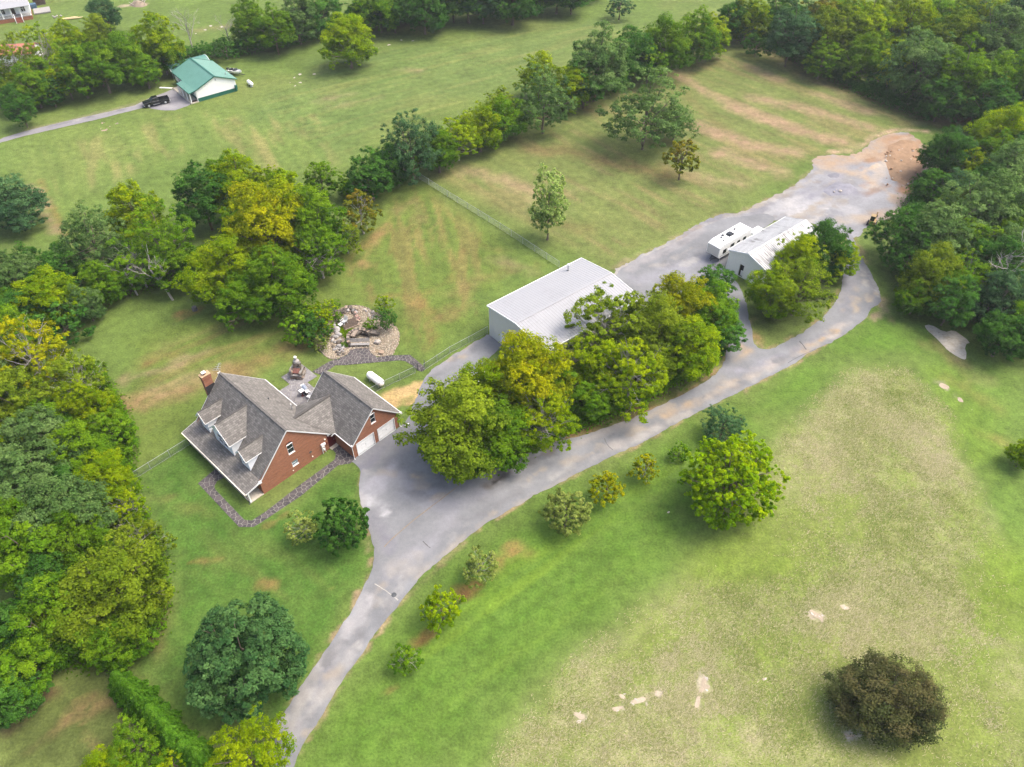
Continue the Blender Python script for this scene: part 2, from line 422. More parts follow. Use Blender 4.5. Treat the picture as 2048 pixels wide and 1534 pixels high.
MAT['darkstone'] = stone_mat('dark_ledge_stone', (0.10, 0.085, 0.07, 1), (0.055, 0.05, 0.043, 1), (0.20, 0.16, 0.125, 1))
MAT['whiterock'] = stone_mat('pale_limestone', (0.380, 0.348, 0.308, 1), (0.328, 0.289, 0.249, 1), (0.446, 0.413, 0.380, 1))
MAT['rock_pink'] = stone_mat('rosy_sandstone', (0.288, 0.184, 0.160, 1), (0.240, 0.152, 0.120, 1), (0.336, 0.264, 0.224, 1))
MAT['clod'] = stone_mat('orange_clay_clod', (0.240, 0.136, 0.076, 1), (0.320, 0.200, 0.120, 1), (0.176, 0.104, 0.064, 1))
MAT['grass'] = painted_mat('mown_grass', 3.6, 0.40, straw=(0.30, 0.265, 0.160, 1), bstr=0.7, bdist=0.10)
MAT['asphalt'] = painted_mat('aged_asphalt', 9.0, 0.12, bstr=0.15, bdist=0.01)
MAT['gravel'] = painted_mat('crushed_gravel', 9.0, 0.16, bstr=0.6, bdist=0.04)
MAT['bed'] = painted_mat('pebble_bed', 5.0, 0.45, bstr=0.9, bdist=0.05, speck=(4.0, (0.42, 0.40, 0.35, 1), 0.8))

LEAF = {
 'dark':   leaf_mat('dark_green_leaves', (0.046, 0.132, 0.018, 1), (0.092, 0.216, 0.030, 1), (0.023, 0.077, 0.018, 1)),
 'mid':    leaf_mat('mid_green_leaves', (0.092, 0.204, 0.009, 1), (0.176, 0.295, 0.012, 1), (0.042, 0.119, 0.009, 1)),
 'yellow': leaf_mat('yellow_green_leaves', (0.158, 0.260, 0.004, 1), (0.286, 0.361, 0.004, 1), (0.077, 0.163, 0.005, 1)),
 'gold':   leaf_mat('golden_leaves', (0.229, 0.280, 0.004, 1), (0.396, 0.387, 0.004, 1), (0.106, 0.176, 0.005, 1)),
 'grey':   leaf_mat('grey_green_leaves', (0.092, 0.176, 0.044, 1), (0.163, 0.255, 0.075, 1), (0.049, 0.106, 0.032, 1)),
 'blue':   leaf_mat('blue_green_leaves', (0.048, 0.114, 0.044, 1), (0.088, 0.176, 0.067, 1), (0.028, 0.074, 0.033, 1)),
 'olive':  leaf_mat('olive_leaves', (0.128, 0.201, 0.011, 1), (0.211, 0.283, 0.016, 1), (0.067, 0.121, 0.009, 1)),
 'pale':   leaf_mat('pale_olive_leaves', (0.202, 0.268, 0.053, 1), (0.317, 0.370, 0.092, 1), (0.110, 0.158, 0.030, 1)),
 'rust':   leaf_mat('rusty_leaves', (0.150, 0.178, 0.012, 1), (0.250, 0.200, 0.016, 1), (0.078, 0.108, 0.009, 1)),
 'brown':  leaf_mat('dark_bronze_leaves', (0.062, 0.076, 0.025, 1), (0.113, 0.102, 0.040, 1), (0.039, 0.060, 0.021, 1), 0.30),
 'lime':   leaf_mat('lime_green_leaves', (0.180, 0.321, 0.003, 1), (0.308, 0.414, 0.003, 1), (0.088, 0.194, 0.004, 1)),
 'hedge':  leaf_mat('arborvitae_leaves', (0.078, 0.200, 0.014, 1), (0.150, 0.310, 0.024, 1), (0.030, 0.092, 0.010, 1)),
 'maple':  leaf_mat('deep_maple_leaves', (0.044, 0.114, 0.034, 1), (0.098, 0.190, 0.056, 1), (0.022, 0.066, 0.024, 1)),
 'airy':   leaf_mat('pale_airy_leaves', (0.235, 0.335, 0.085, 1), (0.36, 0.46, 0.14, 1), (0.14, 0.21, 0.055, 1)),
}
# ------------------------------------------------------------------ ground: one sheet to the horizon, denser where the picture looks
def axis_coords(lo, hi, step, far):
    core = np.arange(lo, hi + 1e-6, step); out = [core]
    ext = []; s = step * 3; x = hi
    while x < far: x += s; s *= 1.5; ext.append(x)
    e2 = []; s = step * 3; x = lo
    while x > -far: x -= s; s *= 1.5; e2.append(x)
    return np.concatenate([np.array(e2[::-1]), core, np.array(ext)])
gx = axis_coords(-165, 165, 0.55, 2500)
yc = [8.0]
while yc[-1] < 265: yc.append(yc[-1] + 0.38 + 0.0022 * max(0, yc[-1] - 30))
yc = np.array(yc); ext = []; s = 2.0; x = yc[-1]
while x < 3000: x += s; s *= 1.5; ext.append(x)
e2 = []; s = 1.5; x = yc[0]
while x > -600: x -= s; s *= 1.5; e2.append(x)
gy = np.concatenate([np.array(e2[::-1]), yc, np.array(ext)])
GX, GY = np.meshgrid(gx, gy); P2 = np.stack([GX.ravel(), GY.ravel()], 1)
nx, ny = len(gx), len(gy)
ii = np.arange(nx * ny).reshape(ny, nx)
quads = np.stack([ii[:-1, :-1].ravel(), ii[:-1, 1:].ravel(), ii[1:, 1:].ravel(), ii[1:, :-1].ravel()], 1)

g_mid = A(117, 141, 67); g_lush = A(112, 150, 48); g_deep = A(92, 126, 50); g_dry = A(142, 150, 84); g_pale = A(131, 152, 77)
tan = A(186, 158, 126); straw = A(176, 168, 116); clay = A(172, 132, 88); litter = A(88, 78, 46); brown = A(140, 122, 80); lime_g = A(128, 160, 52)
C4 = np.zeros((len(P2), 4)); C4[:, :3] = np.array(g_mid[:3])
n1 = fbm(P2[:, 0] * 0.035, P2[:, 1] * 0.035, 11, 4)[:, None]; n2 = fbm(P2[:, 0] * 0.16, P2[:, 1] * 0.16, 23, 4)[:, None]
C4[:, :3] = C4[:, :3] * (0.88 + 0.24 * n2)
C4[:, :3] = C4[:, :3] * (1 - 0.5 * sstep(0.5, 0.75, n1)) + np.array(g_dry[:3]) * 0.5 * sstep(0.5, 0.75, n1)

def rowstreaks(px, ang_from, ang_to, width, col, alpha, seed, cut=0.52, length=14.0):
    """mowing rows: long thin drifts along the direction the mower took"""
    poly = gpts(px); a = gpts([ang_from, ang_to]); d = a[1] - a[0]; d /= np.hypot(*d); nrm = np.array([-d[1], d[0]])
    lo = poly.min(0); hi = poly.max(0)
    idx = np.where((P2[:, 0] > lo[0]) & (P2[:, 0] < hi[0]) & (P2[:, 1] > lo[1]) & (P2[:, 1] < hi[1]))[0]
    Q = P2[idx]; sd = seg_dist(Q, np.vstack([poly, poly[:1]])); sd = np.where(inside(Q, poly), sd, 0)
    u = Q @ d; v = Q @ nrm
    bend = 2.5 * (fbm(u / 30, v / 30, seed + 3, 2) - 0.5)
    f = fbm(u / length, (v + bend) / width, seed, 3)
    w = (sstep(cut, cut + 0.16, f) * sstep(0, 5, sd) * alpha)[:, None]
    C4[idx, :3] = C4[idx, :3] * (1 - w) + np.array(col[:3]) * w

# broad covers of each lawn
ops = [
 ('poly', [(0,270),(330,230),(640,160),(700,330),(560,370),(400,300),(150,400),(60,470),(0,300)], 0, 6, g_pale, 0.75, 3, 1),
 ('poly', [(640,120),(1290,20),(1240,60),(1040,170),(780,240),(700,330),(470,240)], 0, 6, A(118,142,76), 0.7, 3, 2),
 ('poly', [(830,350),(1000,260),(1200,190),(1400,90),(1480,80),(1900,240),(1780,260),(1600,340),(1300,500),(1210,540)], 0, 5, A(132,142,80), 0.8, 3, 3),
 ('poly', [(240,680),(560,560),(760,380),(830,350),(1110,530),(970,610),(960,660),(850,720),(600,700),(500,740),(420,740),(360,900),(260,950)], 0, 4, A(118,138,62), 0.85, 3, 4),
 ('poly', [(250,960),(380,880),(530,1010),(720,940),(750,1100),(580,1420),(380,1500),(260,1330),(330,1150)], 0, 3, A(90,129,50), 0.9, 2, 5),
 ('poly', [(600,1534),(760,1280),(1000,1050),(1300,880),(1640,710),(1760,610),(1860,700),(1700,720),(1550,860),(1400,1100),(1180,1250),(1000,1400),(960,1560),(600,1560)], 0, 4, A(106,142,52), 0.9, 2, 6),
 ('poly', [(0,1440),(230,1330),(420,1534),(0,1560)], 0, 3, A(92,104,52), 0.85, 2, 7),
 ('poly', [(1740,620),(1860,640),(2048,760),(2100,1250),(1900,1250),(1980,1000),(1900,780)], 0, 6, A(120,152,64), 0.8, 3, 8),
 ('poly', [(1640,1240),(2048,1080),(2100,1560),(1500,1560),(1350,1420)], 0, 6, A(140,156,70), 0.6, 3, 9),
]
paint(P2, C4, [o[:4] + (o[4][:3],) + o[5:] for o in ops])
# the uncut field with standing dry blades: alpha carries how much straw
FIELD = [(1700,718),(1830,720),(1920,830),(1990,1000),(2090,1180),(2100,1600),(930,1600),(985,1450),(1150,1290),(1300,1160),(1430,1050),(1530,870),(1610,790)]
pts = gpts(FIELD); d = seg_dist(P2, np.vstack([pts, pts[:1]])); d = np.where(inside(P2, pts), -d, d)
d = d + 3.0 * (fbm(P2[:, 0] * .18, P2[:, 1] * .18, 31) - .5)
fw_ = 1 - sstep(-4.0, 0.6, d)
big = fbm(P2[:, 0] * 0.075, P2[:, 1] * 0.075, 41, 4)
fieldgreen = np.array(A(138, 155, 70)[:3])
C4[:, :3] = C4[:, :3] * (1 - fw_[:, None] * .8) + fieldgreen * fw_[:, None] * .8
C4[:, 3] = fw_ * (0.12 + 0.62 * sstep(0.38, 0.66, big))
for px, w, s, a in [([(1720,760),(1640,860),(1560,960)], 3.0, 4, .45), ([(1440,1110),(1250,1200),(1180,1300),(1060,1430)], 2.6, 4, .5), ([(1700,920),(1640,1010)], 1.5, 2.5, .3),
                    ([(1850,1170),(1700,1190)], 2, 3, .3), ([(2048,1280),(1960,1330)], 3, 4, .45), ([(1500,1500),(1250,1534)], 2, 3, .35)]:
    c = np.zeros((len(P2), 1)); paint(P2, c, [('line', px, w, s, (1.0,), a, 2.0, 5)]); C4[:, 3] = np.clip(C4[:, 3] + c[:, 0] * fw_, 0, 1)
for px, w, s, a in [([(1500,1060),(1420,1130),(1560,1130)], 3.0, 3, .8), ([(1950,1300),(2040,1160)], 3.0, 3, .85), ([(1900,1010),(1990,1110)], 3, 4, .8), ([(1640,1400),(1480,1420),(1420,1500)], 2.5, 3, .6),
                    ([(1780,900),(1860,1050)], 3, 4, .5), ([(1550,1250),(1460,1330)], 2, 3, .4), ([(1900,760),(1960,900)], 4, 3, .8)]:
    c = np.zeros((len(P2), 1)); paint(P2, c, [('line', px, w, s, (1.0,), a, 2.0, 9)]); C4[:, 3] = C4[:, 3] * (1 - np.clip(c[:, 0], 0, 1))
    paint(P2, C4[:, :3], [('line', px, w, s, lime_g, a * .5, 2.0, 9)])
C3 = C4[:, :3].copy()
def PL(*o): paint(P2, C3, list(o))
C4[:, :3] = C3
# mowing rows
rowstreaks([(470,240),(640,110),(1280,20),(1240,60),(1040,170),(700,330)], (760,160), (1180,60), 1.5, g_dry, .5, 51)
rowstreaks([(20,300),(330,230),(640,160),(700,330),(560,370),(400,300),(80,450)], (480,200), (560,330), 2.2, A(162,156,98), .6, 52)
rowstreaks([(830,350),(1200,190),(1480,80),(1900,240),(1600,340),(1210,540)], (1420,190), (1640,290), 1.8, A(158,142,98), .5, 53)
rowstreaks([(240,700),(560,580),(640,640),(600,700),(480,740),(400,760),(270,930)], (300,760), (560,650), 1.6, A(146,134,82), .55, 54)
rowstreaks([(640,560),(760,400),(830,350),(1110,530),(960,660),(830,720)], (880,600), (840,420), 1.5, A(158,136,88), .5, 55)
rowstreaks([(700,1400),(900,1130),(1300,890),(1640,720),(1550,830),(1380,1060),(1000,1380)], (820,1260), (1400,860), 1.3, lime_g, .5, 56)
rowstreaks([(260,1000),(560,1040),(740,1110),(560,1400),(300,1300)], (330,1000), (520,1200), 1.8, A(122,136,68), .5, 57)
rowstreaks([(1700,760),(1850,800),(1960,1000),(1800,1200),(1550,1000)], (1720,780), (1550,1000), 1.0, A(170,165,110), .35, 58)
def mowlines(px, a, b, period, amp, seed):
    poly = gpts(px); q = gpts([a, b]); d = q[1] - q[0]; d /= np.hypot(*d); nrm = np.array([-d[1], d[0]]); lo = poly.min(0); hi = poly.max(0)
    idx = np.where((P2[:, 0] > lo[0]) & (P2[:, 0] < hi[0]) & (P2[:, 1] > lo[1]) & (P2[:, 1] < hi[1]))[0]; Q = P2[idx]
    sd = np.where(inside(Q, poly), seg_dist(Q, np.vstack([poly, poly[:1]])), 0); u = Q @ d; v = Q @ nrm + 3.0 * (fbm(u / 40, Q @ nrm / 40, seed, 2) - .5)
    k = np.sin(v * 2 * math.pi / period) * .6 + np.sin(v * 2 * math.pi / (period * 2.7) + 1.3) * .5
    w = amp * sstep(0, 4, sd) * (.3 + 1.3 * fbm(u / 12, v / 12, seed + 4, 3)) * k
    C4[idx, :3] = C4[idx, :3] * (1 + w[:, None] * np.array([1.15, .8, 1.0]))
mowlines([(830,350),(1200,190),(1480,80),(1900,240),(1600,340),(1210,540)], (1420,190), (1640,290), 2.4, .12, 61)
mowlines([(470,240),(640,110),(1280,20),(1240,60),(1040,170),(700,330)], (760,160), (1180,60), 2.6, .10, 62)
mowlines([(20,300),(330,230),(640,160),(700,330),(560,370),(400,300),(80,450)], (480,200), (560,330), 2.6, .10, 63)
mowlines([(240,700),(560,580),(640,640),(600,700),(480,740),(400,760),(270,930)], (300,760), (560,650), 2.2, .11, 64)
mowlines([(640,560),(760,400),(830,350),(1110,530),(960,660),(830,720)], (880,600), (840,420), 2.2, .11, 65)
mowlines([(600,1534),(900,1130),(1300,890),(1640,720),(1860,700),(1550,830),(1380,1060),(960,1534)], (820,1260), (1400,860), 2.0, .10, 66)
mowlines([(260,1000),(560,1040),(740,1110),(560,1400),(300,1300)], (330,1000), (520,1200), 2.0, .08, 67)
mowlines([(1700,720),(2048,760),(2048,1500),(1400,1534),(1500,1000)], (1720,780), (1500,1080), 2.4, .07, 68)
C3 = C4[:, :3].copy()
# worn and dry patches, each where it lies
for px, w, s, col, a in [
  ([(1330,130),(1420,190),(1540,240)], 1.8, 2.6, tan, .8), ([(1470,215),(1600,262),(1690,285)], 2.6, 2.6, tan, .9), ([(1400,250),(1500,290),(1590,305)], 2.4, 2.6, tan, .9),
  ([(1440,305),(1510,330),(1560,342)], 2.2, 2.6, tan, .85), ([(1500,195),(1600,215),(1740,255)], 2.2, 2.4, tan, .8), ([(1490,130),(1560,160)], 1.8, 2.2, tan, .6), ([(1640,190),(1740,225)], 2.0, 2.6, tan, .6),
  ([(1540,110),(1600,150),(1700,190)], 2.0, 3, tan, .35), ([(1350,170),(1450,260)], 1.5, 3, brown, .5),
  ([(1060,300),(1130,300),(1250,330),(1330,350)], 2.4, 3.0, brown, .75), ([(930,340),(1010,360),(1100,400)], 2.0, 3, tan, .6), ([(1160,200),(1190,230)], 1.6, 2.4, brown, .6), ([(1090,440),(1180,460)], 2, 3, brown, .5), ([(1390,350),(1480,370)], 2, 3, tan, .5),
  ([(960,340),(1100,390),(1160,380)], 1.0, 3, tan, .4),
  ([(550,380),(520,300),(470,240)], 1.2, 2.5, A(160,150,96), .6), ([(60,370),(110,460)], 1.0, 1.4, tan, .7), ([(80,360),(130,470)], 0.5, .8, clay, .4), ([(640,200),(700,190)], 1.4, 3, tan, .4), ([(200,300),(300,290)], 1.5, 3, g_dry, .6), ([(790,140),(840,140)], 1.2, 2, tan, .5), ([(660,215),(760,195)], 1, 3, tan, .4),
  ([(260,810),(330,790),(420,760),(480,745)], 2.2, 2.0, A(164,140,98), .9), ([(470,745),(560,700),(640,665)], 2.0, 2.0, A(150,130,82), .75), ([(300,780),(420,740)], 1.2, 2, tan, .4),
  ([(250,760),(330,735),(420,700)], 1.2, 1.6, tan, .5), ([(330,690),(450,650)], 1.2, 1.8, g_dry, .6), ([(360,632),(392,625)], .9, .9, clay, .75), ([(300,730),(350,710)], .8, 1, clay, .4),
  ([(250,850),(330,830)], 1, 2, A(128,145,70), .7),
  ([(760,595),(800,590),(850,620),(868,670),(855,700)], .9, 1.0, clay, 0.34), ([(770,570),(830,585),(880,640)], .5, .9, clay, 0.37), ([(830,600),(900,560),(930,500)], .7, 1.2, clay, 0.28), ([(700,515),(760,470),(790,420)], .9, 1.4, clay, 0.34),
  ([(770,450),(740,500),(720,530)], .9, 1.2, A(176,146,100), .6), ([(800,420),(830,400),(840,440)], 1.2, 2, A(160,140,96), .55), ([(900,590),(960,560),(1010,540)], 1.4, 2.4, A(160,138,92), .55), ([(870,640),(940,610)], 1.1, 1.6, A(160,136,90), .5), ([(980,520),(1060,540)], 1.2, 2, tan, .4), ([(920,480),(1000,500)], .8, 1.5, A(158,150,86), .5),
  ([(1000,1120),(1040,1095)], .7, .8, clay, .6), ([(920,1185),(950,1170)], .7, .7, A(160,110,74), .7), ([(840,1280),(858,1265)], .5, .6, A(160,110,74), .6), ([(770,1385),(790,1375)], .3, .5, clay, .4), ([(980,1145),(1060,1105)], .6, 1.0, clay, .25),
  ([(380,1125),(440,1120)], .4, .5, clay, .45), ([(520,1170),(545,1172)], .5, .5, clay, .5), ([(655,1180),(690,1170)], .3, .4, clay, .4), ([(540,1050),(570,1030)], .3, .4, clay, .45), ([(300,1000),(360,990)], .4, .7, brown, .4), ([(340,1000),(420,1030)], .8, 1.4, A(126,134,70), .5),
  ([(310,1310),(320,1250),(330,1200)], 1.2, 1.5, A(122,110,68), .6), ([(60,1500),(140,1430),(210,1400)], .7, .9, A(150,124,86), .7), ([(20,1450),(100,1380)], .8, 1.2, A(128,104,76), .7), ([(160,1440),(190,1500)], .4, .6, A(150,124,86), .6), ([(250,1380),(280,1440)], .7, 1, A(130,118,72), .5),
  ([(1850,690),(1900,700),(1930,730)], 1.0, 1.3, A(150,142,90), .5), ([(1890,700),(1960,760)], 1, 2, tan, .3), ([(1960,870),(2048,900)], 1.0, 2.0, A(168,150,90), .5), ([(1900,760),(2000,820)], 1.2, 2, A(160,150,86), .4), ([(1870,680),(1930,760)], .7, 1.2, A(168,140,96), .3),
  # straw mulch by the garage and under the drive trees
  ([(785,800),(815,790),(850,775)], 1.5, .7, A(214,184,128), .95), ([(800,790),(850,770),(870,765)], .9, .6, A(220,190,134), .95), ([(1215,815),(1250,812),(1310,818)], .9, .6, A(198,158,108), .95),
  ([(250,850),(257,850)], .5, .5, A(200,160,100), .0),
  # leaf litter and tree shade, both put into the ground colour under the belts
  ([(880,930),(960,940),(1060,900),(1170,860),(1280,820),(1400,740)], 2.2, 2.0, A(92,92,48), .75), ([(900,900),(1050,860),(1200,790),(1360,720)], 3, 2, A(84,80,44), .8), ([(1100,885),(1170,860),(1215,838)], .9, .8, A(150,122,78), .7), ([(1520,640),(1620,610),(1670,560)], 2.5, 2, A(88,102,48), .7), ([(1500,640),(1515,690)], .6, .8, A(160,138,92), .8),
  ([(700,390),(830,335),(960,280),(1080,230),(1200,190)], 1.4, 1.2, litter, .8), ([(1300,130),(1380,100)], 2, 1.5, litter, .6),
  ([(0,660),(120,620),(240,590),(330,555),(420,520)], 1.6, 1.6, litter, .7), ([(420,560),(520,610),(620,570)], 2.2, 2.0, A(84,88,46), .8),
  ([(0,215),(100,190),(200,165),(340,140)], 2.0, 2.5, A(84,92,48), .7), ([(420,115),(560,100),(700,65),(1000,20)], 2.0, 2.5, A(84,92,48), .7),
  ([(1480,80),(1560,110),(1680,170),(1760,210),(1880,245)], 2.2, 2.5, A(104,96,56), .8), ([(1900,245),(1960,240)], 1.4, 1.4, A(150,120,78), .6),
  ([(1280,280),(1340,290)], 2, 2.5, A(100,104,58), .6), ([(1760,1400),(1790,1440)], 3.2, 2.4, A(112,124,56), .8),  # shade of lone trees on lawn and field, painted into the grass
  # raw earth and rubble edge beyond the gravel
  ([(1240,535),(1330,490),(1440,435),(1520,412),(1600,372),(1640,330)], .8, .8, A(176,160,124), .6), ([(1750,260),(1850,240),(1900,262)], 1, 1.6, A(176,160,110), .4),
  ([(1690,480),(1720,520)], 1.4, 1.0, A(166,150,106), .8), ([(1770,600),(1780,640)], .5, .8, A(150,132,96), .6), ([(1755,590),(1770,620),(1740,640)], .4, .5, A(180,160,130), .7),
  # verge of the drive
  ([(600,1505),(700,1338),(802,1205),(940,1071),(1053,1001),(1198,926),(1333,860),(1486,781),(1600,722),(1736,632)], .24, .30, A(182,158,124), .75),
  ([(537,1478),(700,1228),(745,1140),(735,1064),(720,1000),(723,946)], .25, .3, A(176,156,120), 1.0),
  ([(880,929),(918,955),(991,932),(1060,905),(1153,874),(1280,831),(1373,786),(1448,726),(1455,690)], .3, .35, A(160,136,100), .7),
  ([(1496,635),(1505,682),(1537,701),(1649,635),(1684,568)], .28, .3, A(168,150,112), .7),
  ([(1628,322),(1660,305),(1712,302),(1750,272),(1800,258),(1850,262)], .7, 1.0, A(206,178,146), .85), ([(1640,345),(1610,372),(1560,392)], .5, .7, A(196,178,150), .6),
  # farm lane and fields at the top left
  ([(8,275),(100,250),(290,205),(330,195)], .9, .6, A(170,160,130), .5), ([(0,20),(60,30),(160,20)], 3, 3, A(128,150,80), .5), ([(250,12),(285,8)], 1.4, .7, A(196,180,150), .9), ([(400,60),(480,50)], 2, 3, tan, .35),
  # pale stony soil showing in the field
  ([(1618,1220),(1634,1232),(1644,1238)], .3, .4, A(214,200,178), 1.0), ([(1641,1238),(1645,1250)], .15, .3, A(206,192,168), .9), ([(1678,1208),(1698,1219)], .28, .4, A(210,196,174), 1.0), ([(1408,1354),(1409,1372),(1402,1382)], .3, .35, A(216,204,184), 1.0), ([(1400,1384),(1394,1414)], .12, .3, A(208,194,170), .9), ([(1308,1381),(1321,1390)], .22, .3, A(214,202,182), 1.0), ([(1262,1406),(1292,1398)], .28, .35, A(212,198,176), 1.0), ([(1222,1418),(1250,1414)], .28, .35, A(212,198,176), 1.0), ([(1236,1391),(1250,1397)], .18, .3, A(208,194,170), .9), ([(1146,1426),(1174,1438)], .26, .35, A(214,202,180), 1.0), ([(1878,766),(1896,780)], .4, .5, A(200,188,164), .8), ([(1915,796),(1925,804)], .3, .4, A(200,188,164), .8), ([(1690,1474),(1708,1466)], .25, .3, A(206,202,198), 1.0),
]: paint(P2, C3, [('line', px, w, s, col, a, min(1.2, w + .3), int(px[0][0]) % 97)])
C4[:, :3] = C3
hz = 0.10 * (fbm(P2[:, 0] * .05, P2[:, 1] * .05, 61, 3) - .5)
V = np.column_stack([P2, np.where(np.abs(P2[:, 0]) < 166, hz * 0.0, 0.0)])
ground = link('ground', fast_mesh('ground', V, quads, {'Col': ('FLOAT_COLOR', np.column_stack([C4[:, :3], np.clip(C4[:, 3], 0, 1)]))}, [MAT['grass']]))
tag(ground, kind='structure')

# ------------------------------------------------------------------ hard surfaces laid on the ground
def smooth_poly(pts, it=2, closed=True):
    P = [np.array(p, float) for p in pts]
    for _ in range(it):
        Q = []
        n = len(P)
        for i in range(n if closed else n - 1):
            a, b = P[i], P[(i + 1) % n]; Q += [a * .75 + b * .25, a * .25 + b * .75]
        P = Q
    return np.array(P)
def sheet(name, poly, z, mat, base, ops=(), step=0.5, jitter=0.06, parent=None, var=0.10, seed=71):
    """surface cut to an outline, filled with an even mesh so that wear can vary across it"""
    poly = np.asarray(poly, float)
    out = []
    for i in range(len(poly)):
        a, b = poly[i], poly[(i + 1) % len(poly)]; n = max(1, int(np.hypot(*(b - a)) / step))
        for k in range(n): out.append(a + (b - a) * k / n)
    out = np.array(out)
    if jitter:
        out = out + jitter * 2 * np.stack([fbm(out[:, 0] * 1.1, out[:, 1] * 1.1, seed) - .5, fbm(out[:, 0] * 1.1, out[:, 1] * 1.1, seed + 9) - .5], 1) * 2
    lo, hi = out.min(0), out.max(0)
    gxx, gyy = np.meshgrid(np.arange(lo[0], hi[0], step), np.arange(lo[1], hi[1], step))
    q = np.stack([gxx.ravel(), gyy.ravel()], 1); q = q + (rng.random(q.shape) - .5) * step * .3
    keep = inside(q, out); q = q[keep]; q = q[seg_dist(q, np.vstack([out, out[:1]])) > step * .4]
    allp = [Vector(p) for p in out] + [Vector(p) for p in q]
    r = delaunay_2d_cdt(allp, [], [list(range(len(out)))], 1, 1e-5)
    vv = np.array([(v[0], v[1]) for v in r[0]]); ff = np.array([f for f in r[2] if len(f) == 3], np.int32)
    C = np.tile(np.array(base[:3]), (len(vv), 1)) * (1 + var * 2 * (fbm(vv[:, 0] * .35, vv[:, 1] * .35, seed + 3, 5) - .5))[:, None]
    paint(vv, C, list(ops))
    me = fast_mesh(name, np.column_stack([vv, np.full(len(vv), z)]), ff, {'Col': ('FLOAT_COLOR', np.column_stack([C, np.ones(len(C))]))}, [mat])
    o = link(name, me, parent)
    if not parent: tag(o, kind='structure')
    return o

drive_px = (
 [(520,1600),(537,1478),(578,1412),(640,1318),(698,1230),(716,1200),(740,1150),(750,1112),(745,1085),(733,1050),(722,1005),(717,972),(723,948),(712,932),(700,921),(707,914),(752,886),(802,855),(816,838),(830,800),(842,775),(850,748),(905,712),(975,668),(1000,668)] +
 [(1010,690),(960,730),(905,790),(870,850),(865,905),(880,929),(894,946),(918,955),(956,951),(991,932),(1025,918),(1060,905),(1108,884),(1153,874),(1191,863),(1280,831),(1317,812),(1374,786),(1430,752),(1449,726),(1455,690),(1470,655),(1460,620),(1450,600),(1400,610),(1330,625),(1275,610),(1240,580),(1222,550),(1285,512),(1345,490),(1395,458),(1450,436),(1500,432),(1530,425),(1560,440),(1480,480),(1455,530),(1470,560),(1492,600),(1496,636),(1505,662),(1505,682),(1514,696),(1537,701),(1590,676),(1648,635),(1678,597),(1684,567),(1690,530),(1695,490),(1690,455)] +
 [(1700,462),(1712,490),(1727,522),(1743,546),(1754,570),(1763,597),(1759,609),(1739,619),(1734,634),(1701,661),(1663,685),(1613,708),(1599,722),(1542,752),(1486,780),(1430,808),(1355,846),(1280,887),(1198,925),(1129,960),(1053,1001),(991,1036),(939,1071),(887,1112),(829,1167),(801,1205),(749,1268),(714,1323),(680,1364),(645,1433),(591,1511),(565,1600)])
asp = A(158, 160, 163); aspd = A(150, 151, 160); aspl = A(190, 188, 188); tanw = A(196, 176, 150)
dops = []
for px, w, s, col, a in [
  ([(730,990),(760,960),(790,930)], 1.0, 1.0, A(182,182,188), .7), ([(735,1000),(775,1020)], .55, .4, A(208,208,210), .7), ([(718,985),(728,1030)], .5, .5, aspl, .6), ([(725,935),(745,905),(790,875)], 1.0, .9, A(146,147,156), .75), ([(745,1040),(770,1075),(770,1095)], 1.2, .9, A(150,150,158), .7), ([(890,1015),(960,985)], 1.2, 1.4, A(156,157,166), .5),
  ([(975,968),(1010,952),(1035,935),(1080,925)], .55, .5, A(128,122,116), .75), ([(985,968),(1008,952)], .35, .25, A(70,66,62), .7), ([(1030,940),(1110,915)], .4, .5, A(198,198,198), .55), ([(990,950),(1040,925),(1100,900)], .45, .5, A(156,146,138), .6), ([(1045,925),(1080,905)], .25, .25, A(220,220,220), .6),
  ([(1150,890),(1230,855),(1330,815)], .9, 1, A(184,178,172), .55), ([(1180,920),(1260,880),(1330,850)], .7, .8, A(196,190,184), .5), ([(1330,830),(1420,790),(1470,765)], .6, .7, tanw, .55), ([(1400,800),(1480,760),(1560,720)], .5, .6, A(200,190,178), .5), ([(1440,740),(1500,740),(1560,715)], .8, .8, A(172,172,180), .6),
  ([(1480,690),(1500,700),(1470,720)], .6, .7, tanw, .55), ([(1540,738),(1620,692),(1700,645)], .7, .7, A(200,192,184), .6), ([(1600,705),(1680,660)], .3, .3, tanw, .7), ([(1560,715),(1650,668)], .3, .3, A(150,150,158), .5), ([(1715,520),(1745,560),(1755,592)], .35, .3, A(196,194,192), .6), ([(1700,560),(1690,620)], 1.2, 1, A(156,157,166), .5), ([(1705,480),(1730,535),(1750,580)], .4, .3, A(140,140,146), .5),
  ([(650,1330),(700,1260),(735,1200)], .8, .7, A(194,192,192), .55), ([(590,1420),(640,1330),(690,1250)], .4, .5, A(188,182,174), .5), ([(640,1400),(700,1300)], .4, .5, A(190,188,186), .5), ([(610,1430),(660,1350)], .4, .5, A(158,158,166), .5), ([(580,1470),(600,1440)], .5, .5, A(180,178,180), .5),
  ([(770,1160),(830,1100),(900,1050)], 1.2, 1.4, A(178,178,184), .55), ([(860,1000),(800,960)], 1.4, 1.4, A(176,176,184), .5), ([(830,1160),(870,1120),(930,1075),(1040,1010),(1140,958)], .4, .5, A(190,182,170), .5),
  ([(850,750),(910,710),(975,670)], 1.0, .8, A(176,174,178), .5), ([(880,715),(930,690)], .35, .25, A(206,202,196), .75), ([(1250,540),(1330,500),(1400,460)], 1.0, 1.0, A(182,178,178), .6), ([(1280,560),(1420,520)], 1.6, 1.4, A(174,174,182), .5), ([(1400,560),(1440,520)], 1.2, 1, A(160,160,168), .5),
 ]: dops.append(('line', px, w, s, col, min(1, a * 1.35), .8, int(px[0][0]) % 89))
_r = random.Random(21)
